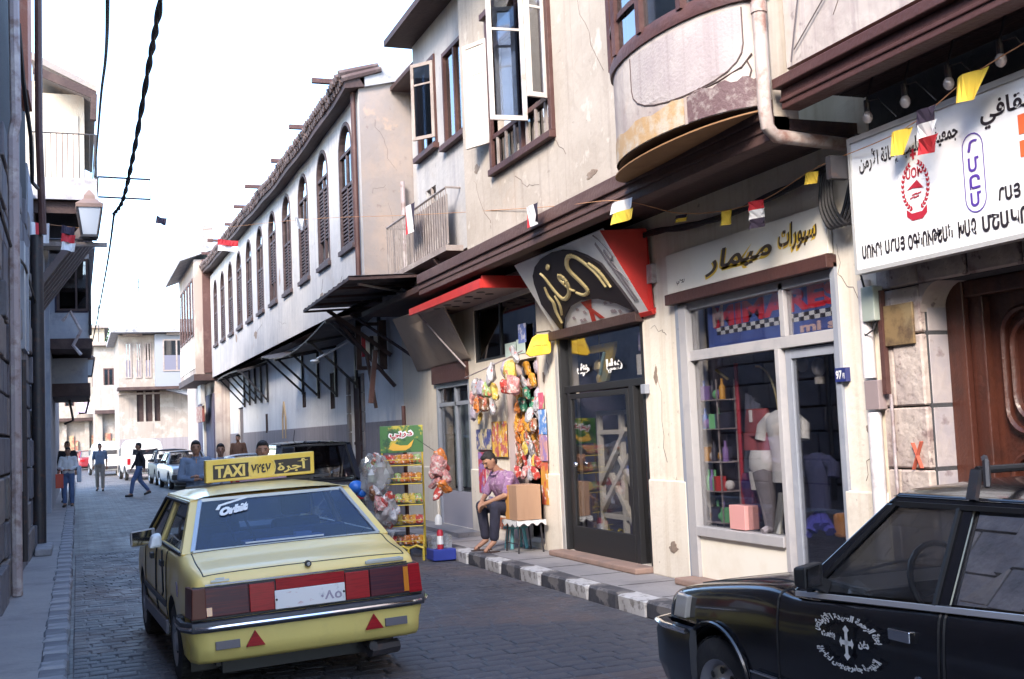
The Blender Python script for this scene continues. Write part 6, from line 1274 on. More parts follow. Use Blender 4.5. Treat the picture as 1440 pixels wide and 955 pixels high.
solo('blue_bag', 'bright blue plastic bag bulging behind the taxi left of the clear bags', 'bag', MB().ell((3.60, 15.6, 1.0), .11, .1, .09).ell((3.68, 15.6, .93), .08, .08, .08), M('blue_plastic', (.03, .15, .55), .35), smooth=True)
t = thing('blue_crate', 'blue plastic tub with clear upper half beside the snack rack', 'crate', (4.6, 14.95, .0)); part('tub', MB().box(4.38, 4.70, 14.62, 14.95, .005, .155), M('blue_tub', (.03, .05, .30), .5), t, bevel=.012); part('clear_box', MB().box(4.40, 4.68, 14.74, 14.93, .157, .33), film, t)
t = thing('red_bottle', 'red canister with white label standing on the blue tub', 'canister', (4.52, 14.78, .22)); part('body', MB().tube([(4.5, 14.68, .155), (4.5, 14.68, .38), (4.5, 14.68, .41)], [.042, .042, .03], 10), ink_red, t, smooth=True); part('paper_label', MB().tube([(4.5, 14.68, .22), (4.5, 14.68, .33)], .044, 10), ink_white, t, smooth=True)
solo('yellow_hoops', 'two small yellow and black hoop stands at the kerb below the rack', 'stand', MB().tube([(4.15, 15.0, 0), (4.15, 15.0, .16), (4.25, 14.95, .2), (4.33, 14.9, .16), (4.33, 14.9, 0)], .018, 6).tube([(3.98, 15.0, 0), (3.98, 15.0, .16), (4.06, 14.95, .2), (4.12, 14.9, .16), (4.12, 14.9, 0)], .018, 6), yel)
solo('white_jug', 'small white plastic jug standing against the first shop front', 'jug', MB().tube([(5.5, 18.0, .2), (5.5, 18.0, .3), (5.5, 18.0, .36)], [.06, .06, .03], 8), ink_white, smooth=True)
# chair-like small table with box beside seated man
t = thing('small_table', 'low metal stool table draped with white cloth beside the seated man', 'table', (5.35, 13.75, .135))
q = MB()
for (x, y) in ((5.18, 13.55), (5.18, 13.98), (5.52, 13.55), (5.52, 13.98)): q.tube([(x, y, .135), (x + (.03 if x < 5.3 else -.03), y, .52)], .012, 6)
q.tube([(5.18, 13.55, .25), (5.18, 13.98, .25)], .008, 5); part('leg_frame', q, iron, t)
q = MB(); q.loft([[(5.15 + .4 * i / 8, 13.5 + .53 * j / 8, .545 + .004 * math.sin(i * 2 + j)) for i in range(9)] for j in range(9)], cap=False, close=False)
q.loft([[(5.145, 13.5 + .53 * j / 16, .545 - k * (.06 + .02 * math.sin(j * 1.1))) for j in range(17)] for k in (0, .5, 1)], cap=False, close=False)
q.loft([[(5.15 + .4 * j / 16, 13.495, .545 - k * (.05 + .02 * math.sin(j * 1.3))) for j in range(17)] for k in (0, .5, 1)], cap=False, close=False)
part('cloth', q, whitecl, t, smooth=True); part('top', MB().box(5.16, 5.54, 13.51, 14.02, .52, .54), wood_grey, t)
solo('cardboard_box', 'tan cardboard carton with orange side standing on the draped stool table', 'carton', MB().mat(0).box(5.17, 5.50, 13.52, 13.93, .552, .99).mat(1).box(5.165, 5.17, 13.80, 13.93, .555, .985), [M('cardboard', (.40, .24, .15), .8, [((.33, .19, .12), 3, strk, .45, .65, .6)]), M('orange_print', (.55, .26, .06), .7)], bevel=.004)
t = thing('stool', 'low teal plastic stool under the seated man', 'stool', (5.4, 14.2, .135)); part('seat', MB().tube([(5.40, 14.20, .40), (5.40, 14.20, .43)], .17, 14), M('teal_plastic', (.15, .42, .45), .4), t, smooth=True)
for k in range(4): part('leg', MB().tube([(5.40 + .15 * math.cos(R(45 + 90 * k)), 14.20 + .15 * math.sin(R(45 + 90 * k)), .135), (5.40 + .11 * math.cos(R(45 + 90 * k)), 14.20 + .11 * math.sin(R(45 + 90 * k)), .4)], .025, 6), MATS['teal_plastic'], t)
# ================================================================ cars
def lerp(a, b, t): return a + (b - a) * t
def seam_tubes(me, r=.004):
    bm = bmesh.new(); bm.from_mesh(me); q = MB()
    for e in bm.edges:
        if len(e.link_faces) == 1:
            a, b = e.verts[0].co.copy(), e.verts[1].co.copy(); n = (e.verts[0].normal + e.verts[1].normal).normalized() * .0015
            if (b - a).length > 1e-5: q.bar(a + n, b + n, r * 2, r * 2, up=(.3, .2, .9))
    bm.free(); return q
def cut_panel(me, axis_fn, planes):
    """bisect me by planes [(co,no)] then split off faces for which axis_fn(center) is true; returns (rest, panel)"""
    bm = bmesh.new(); bm.from_mesh(me)
    for co, no in planes: bmesh.ops.bisect_plane(bm, geom=bm.verts[:] + bm.edges[:] + bm.faces[:], plane_co=co, plane_no=no, dist=1e-5)
    sel = set(f.index for f in bm.faces); bm.faces.ensure_lookup_table(); bm.faces.index_update()
    pick = [f.index for f in bm.faces if axis_fn(f.calc_center_median(), f.normal)]
    pm = bm.copy(); pm.faces.ensure_lookup_table(); ps = set(pick)
    bmesh.ops.delete(pm, geom=[f for f in pm.faces if f.index not in ps], context='FACES'); bm.faces.ensure_lookup_table()
    bmesh.ops.delete(bm, geom=[f for f in bm.faces if f.index in ps], context='FACES')
    bm.to_mesh(me); out = bpy.data.meshes.new('panel'); pm.to_mesh(out); bm.free(); pm.free()
    for m in me.materials: out.materials.append(m)
    return out
def obj_of(name, me, parent, label=None):
    o = bpy.data.objects.new(name, me); COL.objects.link(o); o.parent = parent
    if label: o['label'] = label
    return o
rim_m = M('wheel_rim', (.50, .50, .52), .3, metal=.8); 
def wheel(parent, x, y, r=.29, w=.17, steer=0, rimr=.18):
    sg = 1 if x > 0 else -1
    Mx = Matrix.Rotation(steer, 4, 'Z'); ax = Vector((1, 0, 0)); q = MB()
    prof = [(-w / 2, rimr), (-w / 2, r * .86), (-w / 2 * .82, r * .97), (-w * .2, r), (w * .2, r), (w / 2 * .82, r * .97), (w / 2, r * .86), (w / 2, rimr)]
    n = 28
    def ring(xx, rr): return [Vector((x + 0, y, r)) + (Mx @ Vector((xx, rr * math.cos(2 * math.pi * k / n), rr * math.sin(2 * math.pi * k / n)))) for k in range(n)]
    q.loft([ring(a, b) for a, b in prof], cap=False)
    wh = part('wheel', q, rubber, parent, smooth=True, angle=35, local=True)
    q = MB(); o_ = sg * w / 2
    q.loft([ring(o_ * .98, rimr + .004), ring(o_ * .86, rimr - .015), ring(o_ * .55, rimr - .035), ring(o_ * .70, rimr * .45), ring(o_ * 1.0, rimr * .32), ring(o_ * 1.05, rimr * .05)], cap=False)
    part('rim', q, rim_m, wh, smooth=True, angle=35, local=True)
    q = MB()
    for k in range(8):
        a = 2 * math.pi * k / 8; c = Vector((x, y, r)) + (Mx @ Vector((o_ * .72, rimr * .66 * math.cos(a), rimr * .66 * math.sin(a)))); q.ell(c, .006, .02, .02, 6, 4)
    part('rim_hole', q, trim_black, wh, local=True)
    # tread blocks
    q = MB()
    for k in range(44):
        a = 2 * math.pi * k / 44
        for s_ in (-1, 1):
            c = [Vector((x, y, r)) + (Mx @ Vector((s_ * xx * w, rr * math.cos(a + da), rr * math.sin(a + da)))) for rr in (r * .99, r * 1.008) for xx, da in ((.06, -.04), (.40, -.02), (.40, .06), (.06, .04))]
            q.hexa(c)
    part('tread', q, rubber, wh, local=True); return wh
def car(name, label, cat, loc, rot, p, group=None):
    t = thing(name, label, cat, loc, rot, group); g = p.get; L = p['L']; hw = p['hw']; paint = p['paint']; lv = g('lv', 2)
    if g('tilt'): t.rotation_euler = (0, g('tilt'), rot)
    ROOT[t.name] = (0, 0, 0)
    rings = []
    for (y, k, zb, zs, zt, cab) in p['st']:
        w = hw * k; zc_ = g('zc', .58)
        if cab: half = [(.0, zb), (.80 * w, zb), (.965 * w, zb + .05), (w, zb + .2), (w, zc_), (.985 * w, zs - .05), (.955 * w, zs), (.90 * w, zs - .04), (.86 * w, .55), (0, .5)]
        else: half = [(.0, zb), (.80 * w, zb), (.965 * w, zb + .05), (w, zb + .2 * min(1, (zs - zb) * 1.6)), (w, lerp(zb + .2, zs, .5)), (.985 * w, zs - .05), (.955 * w, zs), (.88 * w, lerp(zs, zt, .6)), (.5 * w, zt), (0, zt)]
        ring = [(x, y, z) for x, z in half] + [(-x, y, z) for x, z in half[-2:0:-1]]
        rings.append(ring)
    me = evald(MB().loft(rings), [('SUBSURF', dict(levels=lv, render_levels=lv))], mats=[paint])
    # wheel arches
    cut = MB(); ar_ = g('arch', .335)
    for y in p['axles']:
        for sg in (1, -1):
            n = 28; xa, xb = sg * (hw - .26), sg * (hw + .1)
            cut.loft([[(xx, y + ar_ * math.cos(2 * math.pi * k / n), .30 + ar_ * math.sin(2 * math.pi * k / n)) for k in range(n)] for xx in (xa, xb)])
    co = bpy.data.objects.new('cut', cut.mesh('cut', [trim_black])); COL.objects.link(co)
    me = evald(me, [('BOOLEAN', dict(operation='DIFFERENCE', object=co, solver='EXACT'))], mats=[paint, trim_black]); bpy.data.objects.remove(co)
    # arch interior faces dark
    for f in me.polygons:
        c = f.center
        for y in p['axles']:
            d = math.hypot(c.y - y, c.z - .30)
            if d < ar_ * 1.005 and abs(c.x) > hw - .3 and (abs(f.normal.x) < .5 or abs(c.x) < hw - .2) and d > -1:
                if abs(c.x) < hw * .97: f.material_index = 1
        if g('cabin') and g('cabin')[0] < c.y < g('cabin')[1] and abs(c.x) < hw * .86 and f.normal.z > .3: f.material_index = 1
    doors = g('doors', [])
    for (ya, yb, zlo, side, lab) in doors:
        zh = p['belt'] - .005
        pm = cut_panel(me, lambda c, n_: (c.x * side > hw * .86) and ya < c.y < yb and zlo < c.z < zh and not any(math.hypot(c.y - y, c.z - .3) < ar_ * 1.02 for y in p['axles'] if False), [((0, ya, 0), (0, 1, 0)), ((0, yb, 0), (0, 1, 0)), ((0, 0, zlo), (0, 0, 1)), ((0, 0, zh), (0, 0, 1))])
        d = obj_of('door', pm, t, lab); part('seam', seam_tubes(pm), trim_black, d, local=True)
        hy = ya + .14
        part('handle', MB().box(side * hw * .985, side * (hw + .018), hy, hy + .13, p['belt'] - .16, p['belt'] - .115), g('handle', chrome), d, bevel=.004, local=True)
        if g('lock'): part('lock', MB().tube([(side * hw * .99, hy - .02, p['belt'] - .30), (side * (hw + .008), hy - .02, p['belt'] - .30)], .016, 10), chrome, d, local=True)
    for (nm, ya, yb, xw, zmin) in g('lids', []):
        pm = cut_panel(me, lambda c, n_: ya < c.y < yb and abs(c.x) < xw and c.z > zmin, [((0, ya, 0), (0, 1, 0)), ((0, yb, 0), (0, 1, 0)), ((xw, 0, 0), (1, 0, 0)), ((-xw, 0, 0), (1, 0, 0)), ((0, 0, zmin), (0, 0, 1))])
        d = obj_of(nm, pm, t); part('seam', seam_tubes(pm, .003), trim_black, d, local=True)
    obj_of('body', me, t)
    for i_, y in enumerate(p['axles']):
        for sg in (-1, 1): wheel(t, sg * (hw - .095), y, g('wr', .29), .17, g('steer', 0) if i_ == 1 else 0, g('rimr', .18))
    part('underbody', MB().box(-hw * .7, hw * .7, .3, L - .3, .14, .3), trim_black, t, local=True)
    # greenhouse
    zb, zr, yB = p['belt'], p['roof'], p['yB']; wb, wr = hw * g('wbk', .93), hw * g('wrk', .74); r0, r1, f1, f0 = p['gh']
    wg = g('wedge', 0)
    def G(s, y, v, ins=0): return Vector((s * (lerp(wb, wr, v) - ins), y, lerp(zb + wg * (y - yB), zr - .045, v)))
    def slab(q, s, pts, th=.04):
        a = [G(s, y, v) for y, v in pts]; b = [G(s, y, v, th) for y, v in pts]; n = len(a)
        q.add(a + b, [tuple(range(n)), tuple(range(2 * n - 1, n - 1, -1))] + [(i, (i + 1) % n, n + (i + 1) % n, n + i) for i in range(n)])
    ra = lambda v: lerp(r0, r1, v); fa = lambda v: lerp(f0, f1, v)
    q = MB(); cw, aw, bw = g('cw', .14), g('aw', .055), .075; yB = p['yB']; tv = .90
    for s in (1, -1):
        slab(q, s, [(ra(0), -.04), (ra(0) + cw + .06, -.04), (ra(0) + cw + .06, 0), (ra(tv) + cw * .75, tv), (ra(tv), tv)])
        slab(q, s, [(fa(0) + .02, 0), (fa(tv) + .01, tv), (fa(tv) - aw, tv), (fa(0) - aw - .05, 0)])
        slab(q, s, [(yB - bw / 2, 0), (yB + bw / 2, 0), (yB + bw * .35, tv), (yB - bw * .65, tv)], .05)
        slab(q, s, [(ra(tv), tv), (fa(tv) + .01, tv), (fa(1), 1), (ra(1), 1)])
        slab(q, s, [(ra(0), -.05), (fa(0), -.05), (fa(0), .0), (ra(0), .0)], .03)
        # rear faces of the C pillars / front faces of the A pillars
        for (e, gw) in ((0, g('rgi', .10)), (1, .05)):
            fn = ra if e == 0 else fa; q.quad(G(s, fn(0), -.02), G(s, fn(1), 1), G(s, fn(1), 1, gw), G(s, fn(0), -.02, gw + .02))
        if g('quarter'): slab(q, s, [(p['quarter'], 0), (p['quarter'] + .03, 0), (p['quarter'] + .04, tv), (p['quarter'] + .01, tv)], .03)
    part('pillar', q, g('pillar_paint', paint), t, bevel=.008, local=True)
    # roof panel with crown and rolled edges
    q = MB(); rr = []
    for i in range(11):
        v = i / 10; y = lerp(r1 - .03, f1 + .03, v); cr = .055 * (1 - (2 * v - 1) ** 4 * .55); row = []
        for k in range(13):
            u = -1 + 2 * k / 12; x = u * (wr + .012); z = zr - .045 + cr * (1 - abs(u) ** 3.2) - (.014 if abs(u) == 1 else 0); row.append((x, y, z))
        rr.append(row)
    q.loft(rr, cap=False, close=False); q.loft([[(a, b, c - .03) for a, b, c in row] for row in rr], cap=False, close=False)
    part('roof', q, paint, t, smooth=True, angle=60, local=True)
    part('headliner', MB().box(-wr + .05, wr - .05, r1 + .05, f1 - .05, zr - .075, zr - .07), seat_dark, t, local=True)
    # glass
    gi = .012
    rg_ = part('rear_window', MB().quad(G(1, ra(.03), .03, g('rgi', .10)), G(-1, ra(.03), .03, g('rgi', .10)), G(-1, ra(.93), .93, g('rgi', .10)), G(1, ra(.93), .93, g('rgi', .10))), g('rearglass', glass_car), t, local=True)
    q = MB()
    for a, b in (((1, .0), (1, .97)), ((-1, .0), (-1, .97))): q.bar(G(a[0], ra(a[1]), a[1], g('rgi', .10) - .0), G(b[0], ra(b[1]), b[1], g('rgi', .10)), .03, .02)
    for v in (.0, .96): q.bar(G(-1, ra(v), v, g('rgi', .10)), G(1, ra(v), v, g('rgi', .10)), .03, .025)
    part('window_trim', q, g('rtrim', chrome), rg_, local=True)
    part('windscreen', MB().quad(G(1, fa(.02), .02, .05), G(-1, fa(.02), .02, .05), G(-1, fa(.96), .96, .05), G(1, fa(.96), .96, .05)), glass_car, t, local=True)
    for s in (1, -1):
        for pts in ([(fa(0) - aw - .04, .02), (fa(tv) - aw, tv), (yB + bw * .35, tv), (yB + bw / 2, .02)], [(yB - bw / 2, .02), (yB - bw * .65, tv), (ra(tv) + cw * .75, tv), (ra(0) + cw + .05, .02)]):
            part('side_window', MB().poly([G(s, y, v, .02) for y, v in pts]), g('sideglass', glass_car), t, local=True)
        part('belt_trim', MB().bar(G(s, ra(0) + .05, -.02, -.006), G(s, fa(0) - .02, -.02, -.006), .014, .022), g('belttrim', chrome), t, local=True)
        q = MB()
        for yy, v0, v1, y2 in ((yB + bw / 2, 0, tv, yB + bw * .35), (fa(0) - aw - .05, 0, tv, fa(tv) - aw)): q.bar(G(s, yy, v0, -.003), G(s, y2, v1, -.003), .018, .018)
        q.bar(G(s, fa(tv) - aw, tv, -.003), G(s, ra(tv) + cw * .75, tv, -.003), .02, .02); part('window_seal', q, trim_black, t, local=True)
    # interior
    for (nm, ys, w_, xs) in (('front_seat', g('fseat', f0 - 1.05), .46, (-.34, .34)), ('rear_seat', r0 + .42, 1.15, (0,))):
        for x in xs:
            part(nm, MB().box(x - w_ / 2, x + w_ / 2, ys, ys + .5, .42, .56).hexa([(x - w_ / 2, ys, .5), (x + w_ / 2, ys, .5), (x + w_ / 2, ys + .14, .5), (x - w_ / 2, ys + .14, .5), (x - w_ / 2 * .9, ys - .16, 1.04), (x + w_ / 2 * .9, ys - .16, 1.04), (x + w_ / 2 * .9, ys - .06, 1.04), (x - w_ / 2 * .9, ys - .06, 1.04)]), g('seat', seat_dark), t, bevel=.04, local=True)
            if nm == 'front_seat': part('headrest', MB().box(x - .13, x + .13, ys - .18, ys - .09, 1.06, 1.24), g('seat', seat_dark), t, bevel=.035, local=True)
    part('dashboard', MB().hexa([(-hw * .8, f0 - .42, .66), (hw * .8, f0 - .42, .66), (hw * .8, f0 + .02, .66), (-hw * .8, f0 + .02, .66), (-hw * .8, f0 - .36, zb - .02), (hw * .8, f0 - .36, zb - .02), (hw * .8, f0 + .0, zb - .0), (-hw * .8, f0 + .0, zb - .0)]), trim_black, t, bevel=.02, local=True)
    part('parcel_shelf', MB().box(-hw * .82, hw * .82, r0 - .02, r0 + .42, zb - .05, zb - .03), trim_black, t, local=True)
    cx, cy, cz = -.36, f0 - .50, zb + .0
    part('steering_wheel', MB().tube([(cx + .18 * math.cos(a), cy + .06 * math.sin(a), cz + .17 * math.sin(a)) for a in [2 * math.pi * k / 20 for k in range(21)]], .014, 6).tube([(cx, cy, cz), (cx, cy + .25, cz - .1)], .03, 6).bar((cx - .17, cy, cz), (cx + .17, cy, cz), .03, .04), trim_black, t, smooth=True, local=True)
    # mirrors
    for s in g('mirrors', (-1,)):
        my = g('mirror_y', f0 - .30); mz = zb + g('mirror_dz', .08); ms = g('mirror_s', 1); mh = g('mirror_h', 1)
        mr_ = part('mirror', MB().hexa([(s * (hw - .03), my + .0, mz - .05), (s * (hw + .17 * ms), my - .05, mz - .055), (s * (hw + .17 * ms), my + .04, mz - .045), (s * (hw - .03), my + .07, mz - .04), (s * (hw - .03), my, mz + .06 * mh), (s * (hw + .17 * ms), my - .05, mz + .05 * mh), (s * (hw + .17 * ms), my + .04, mz + .04 * mh), (s * (hw - .03), my + .07, mz + .055 * mh)]), g('mirror', trim_black), t, bevel=.012, local=True)
        part('mirror_glass', MB().quad((s * (hw + .0), my - .016, mz - .038), (s * (hw + .17 * ms - .012), my - .056, mz - .042), (s * (hw + .17 * ms - .012), my - .056, mz + .042 * mh), (s * (hw + .0), my - .016, mz + .05 * mh)), chrome, mr_, local=True)
        part('mirror_arm', MB().bar((s * (hw - .06), my + .03, mz - .06), (s * (hw + .02), my + .02, mz - .02), .05, .06), g('mirror', trim_black), mr_, local=True)
    return t
def sedan(L, hw, zb=.20, tz=.90, hz=.86, bz=.93, tr=.95, hood=1.35, rk=.96):
    """stations: (y, width factor, bottom, shoulder, deck height, cabin?)"""
    return [(0, .90 * rk, zb + .10, tz - .10, tz - .09, 0), (.02, .955 * rk, zb + .06, tz - .04, tz - .02, 0), (.12, .985, zb + .03, tz - .01, tz + .02, 0), (.45, 1, zb, tz + .02, tz + .045, 0), (tr - .18, 1, zb, bz - .015, bz + .02, 0), (tr - .02, 1, zb, bz, bz + .02, 0), (tr + .10, 1, zb, bz, bz, 1), (L * .5, 1.005, zb, bz, bz, 1), (L - hood - .18, 1, zb, bz - .01, bz, 1), (L - hood - .04, 1, zb, bz - .015, bz + .0, 0), (L - hood + .15, 1, zb, bz - .04, bz - .01, 0), (L - .62, .99, zb, hz + .0, hz + .02, 0), (L - .22, .965, zb, hz - .06, hz - .035, 0), (L - .05, .94, zb + .03, hz - .11, hz - .08, 0), (L, .88, zb + .08, hz - .18, hz - .16, 0)]
# ---------------------------------------------------------------- yellow taxi
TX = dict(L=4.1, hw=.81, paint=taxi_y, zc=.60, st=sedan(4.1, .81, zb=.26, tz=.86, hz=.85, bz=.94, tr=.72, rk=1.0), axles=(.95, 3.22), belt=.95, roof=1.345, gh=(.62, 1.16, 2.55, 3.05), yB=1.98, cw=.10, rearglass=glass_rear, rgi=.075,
          doors=[(1.28, 1.95, .30, -1, None), (2.0, 2.85, .30, -1, None), (1.28, 1.95, .30, 1, None), (2.0, 2.85, .30, 1, None)], lids=[('boot_lid', .06, .60, .70, .80)], handle=trim_black, wbk=.94, wrk=.76, belttrim=trim_black, mirror_y=2.2, mirror_dz=.0, mirror_h=1.5, mirrors=(-1,), mirror=M('grey_mirror_shell', (.35, .33, .33), .4), seat=seat_dark, rtrim=M('pale_window_trim', (.50, .55, .60), .3, metal=.4), arch=.325, cabin=(.75, 2.9))
taxi = car('taxi', 'yellow saloon taxi with lit-style roof sign seen from behind in the middle of the street', 'taxi', (1.50, 7.92, 0), R(2.4), TX)
taxi['label'] = 'yellow saloon taxi with long roof sign, seen from behind in the middle of the street'
taxi.rotation_euler = (0, R(-1.6), R(2.4)); taxi.location = (1.50, 7.92, .0)
hw = .81
def tp(name, mb, mat_, par=None, **k): return part(name, mb, mat_, par or taxi, local=True, **k)
# light panel
tp('light_panel', MB().hexa([(-.80, -.015, .555), (.80, -.015, .555), (.80, .06, .555), (-.80, .06, .555), (-.775, -.005, .775), (.775, -.005, .775), (.775, .06, .775), (-.775, .06, .775)]), trim_black, bevel=.006)
for s in (-1, 1):
    tl = tp('tail_light', MB().hexa([(s * .42, -.03, .575), (s * .79, -.028, .575), (s * .79, .0, .575), (s * .42, .0, .575), (s * .42, -.02, .765), (s * .775, -.018, .765), (s * .775, .0, .765), (s * .42, .0, .765)]), lens_dark, bevel=.006)
    tp('amber_strip', MB().hexa([(s * .665, -.034, .585), (s * .70, -.034, .585), (s * .70, -.02, .585), (s * .665, -.02, .585), (s * .665, -.026, .755 if s > 0 else .64), (s * .70, -.026, .755 if s > 0 else .64), (s * .70, -.01, .755 if s > 0 else .64), (s * .665, -.01, .755 if s > 0 else .64)]), lens_amber, tl)
    tp('wrap_lens', MB().hexa([(s * .70, -.035, .57), (s * .80, -.03, .57), (s * .818, .17, .57), (s * .76, .17, .57), (s * .70, -.025, .77), (s * .788, -.02, .77), (s * .808, .17, .77), (s * .75, .17, .77)]), lens_red if s > 0 else M('brown_red_lens', (.09, .018, .012), .35, spec=.3), tl, bevel=.006)
    tp('red_reflector', MB().hexa([(s * .245, -.028, .575), (s * .415, -.028, .575), (s * .415, 0, .575), (s * .245, 0, .575), (s * .245, -.02, .76), (s * .415, -.02, .76), (s * .415, 0, .76), (s * .245, 0, .76)]), lens_red, bevel=.004)
    tp('grey_reflector', MB().box(s * .50, s * .66, -.075, -.06, .365, .42), lens_grey, bevel=.003)
    P = PL((s * .40 if s < 0 else s * .42, 0, 0), (1, 0, 0), (0, -1, 0)); q = MB(); q.prism(P, [(-.065, .36), (.065, .36), (0, .465)], .08, .06); tp('red_triangle', q, lens_red, bevel=.003)
tp('number_panel', MB().box(-.235, .24, -.02, 0, .70, .775), lens_red)
npz = tp('number_plate', MB().hexa([(-.25, -.045, .575), (.235, -.045, .575), (.235, -.035, .575), (-.25, -.035, .575), (-.25, -.038, .70), (.235, -.038, .70), (.235, -.03, .70), (-.25, -.03, .70)]), M('worn_plate', (.72, .70, .70), .5, [((.45, .12, .12), 12, (1, 1, 2), .6, .68, .5), ((.3, .3, .35), 9, one, .6, .7, .6)]), bevel=.004)
q = MB(); lettering(q, '٠٨٥', lambda x, y: (.06 + .15 * x, -.046, .60 + .06 * y), .02); tp('plate_digits', q, M('faded_plate_ink', (.35, .3, .38), .6), npz)
# bumper
q = MB(); prof = [(.0, .552), (-.06, .548), (-.075, .515), (-.065, .485), (0, .48)]
pth = [(-.835, .35), (-.835, .10), (-.80, .0), (-.70, -.02), (0, -.03), (.70, -.02), (.80, 0), (.835, .10), (.835, .35)]
q.loft([[(px + (0), py + dy + .02 if abs(px) < .82 else py + .0, z) if abs(px) < .82 else (px + (-1 if px < 0 else 1) * (-dy) * .35, py, z) for dy, z in prof] for px, py in pth]); tp('bumper_strip', q, trim_blue, smooth=True, angle=50)
tp('chrome_line', MB().tube([(-.862, .3, .515), (-.862, .08, .515), (-.815, -.03, .515), (-.70, -.088, .515), (0, -.098, .515), (.70, -.088, .515), (.815, -.03, .515), (.862, .08, .515), (.862, .3, .515)], .012, 6), chrome, smooth=True)
q = MB(); q.loft([[(px * (1 if z > .4 else .965), py + dy, z) for dy, z in ((0.02, .49), (-.035, .48), (-.04, .38), (-.02, .30), (.03, .27), (.08, .27))] for px, py in [(-.825, .40), (-.825, .12), (-.785, .02), (-.70, -.01), (0, -.02), (.70, -.01), (.785, .02), (.825, .12), (.825, .40)]]); tp('bumper', q, bumper_y, smooth=True, angle=60)
tp('exhaust_pipe', MB().tube([(.42, -.02, .235), (.42, .5, .235)], .032, 10).tube([(.40, .02, .2), (.62, .08, .2)], .05, 8), iron, smooth=True)
tp('rear_axle', MB().tube([(-.7, .95, .28), (.7, .95, .28)], .05, 8).box(-.6, .6, .35, .75, .18, .34), trim_black)
tp('mud_flap', MB().box(-.74, -.56, .60, .61, .12, .36).box(.56, .74, .60, .61, .12, .36), trim_black)
tp('side_strip', MB().box(-.828, -.81, 1.28, 2.85, .50, .545).box(.81, .828, 1.28, 2.85, .50, .545), trim_blue, bevel=.005)
tp('sill_band', MB().box(-.825, -.80, 1.28, 2.9, .30, .40), M('dull_blue_sill', (.20, .19, .22), .5), bevel=.005)
tp('boot_lock', MB().tube([(0, -.0, .85), (0, .03, .85)], .022, 14), trim_black); tp('boot_badge', MB().tube([(0, -.006, .85), (0, .02, .85)], .013, 10), chrome)
q = MB(); lettering(q, 'lancer' if False else 'Datsun' if False else 'saloon', lambda x, y: (-.63 + .12 * x, .0, .80 + .025 * y), .02); 
q = MB(); q.box(-.66, -.54, -.0, .01, .80, .812).box(-.63, -.57, -.0, .01, .815, .825).box(.42, .66, -.0, .012, .812, .828); tp('boot_script', q, MATS['pale_window_trim'])
tp('chrome_edge', MB().bar((-.70, -.003, .785), (.70, -.003, .785), .012, .012), chrome)
tp('black_hose', MB().tube([(-.83, 1.27, .93), (-.835, 1.25, .78), (-.832, 1.30, .62), (-.83, 1.38, .58)], .008, 6), trim_black, smooth=True)
tp('white_wing_mirror', MB().hexa([(-.80, 1.52, .93), (-.90, 1.50, .925), (-.90, 1.66, .93), (-.80, 1.68, .935), (-.80, 1.52, 1.03), (-.87, 1.51, 1.02), (-.87, 1.64, 1.03), (-.80, 1.66, 1.04)]), ink_white, bevel=.02)
tp('number_decal', MB().box(-.815, -.812, .55, .62, .66, .76), M('violet_decal', (.25, .2, .4), .5, [((.6, .5, .3), 30, one, .5, .55, .9)]))
# rear window sticker
q = MB(); vs_, fs_ = text2d('Orbit', .09, .3); RW = lambda u, v: Vector((lerp(-.62, .62, u) * lerp(1, .86, v), lerp(.62, 1.16, v) - .006, lerp(.955, 1.30, v)))
q.add([RW(.115 + x * .20, .60 + y * .16 + x * .09) + Vector((0, -.004, .003)) for x, y in vs_], fs_)
q.poly([RW(.09, .74), RW(.115, .84), RW(.30, .955), RW(.32, .93), RW(.13, .81), RW(.115, .74)]); sticker = tp('window_sticker', q, ink_white, [o for o in taxi.children if o.name.startswith('rear_window')][0])
tp('defroster_strip', MB().bar(RW(.25, .06), RW(.72, .06), .02, .01), M('paper_strip', (.55, .6, .62), .6)); tp('shelf_papers', MB().box(-.3, .3, .74, .95, .95, .975).box(.1, .22, .8, .9, .975, 1.0), M('shelf_paper', (.35, .42, .52), .7))
tp('hanging_cord', MB().tube([(-.36, 1.2, 1.29), (-.37, 1.0, 1.1), (-.36, .75, .98)], .008, 5).tube([(-.24, 1.2, 1.29), (-.25, 1.0, 1.15), (-.22, .75, .98)], .01, 5), trim_black)
q = MB(); q.box(-.05, .05, -.049, -.046, .545, .56)
tp('plate_lamp', q, trim_black)
for s_ in (-.24, .225): tp('plate_screw', MB().tube([(s_, -.048, .64), (s_, -.04, .64)], .008, 8), iron)
tp('fuel_flap', MB().box(.806, .812, .55, .70, .66, .80), taxi_y, bevel=.004)
tp('bumper_end_cap', MB().box(-.845, -.80, .30, .42, .475, .56).box(.80, .845, .30, .42, .475, .56), trim_black, bevel=.01)
tp('lid_badge_strip', MB().box(.40, .68, -.004, .006, .80, .822), M('dull_badge_metal', (.45, .45, .42), .4, metal=.5), bevel=.003)
# driver seen faintly
tp('seat_cover', MB().ell((-.34, 1.95, 1.0), .22, .08, .2), seat_dark, smooth=True)
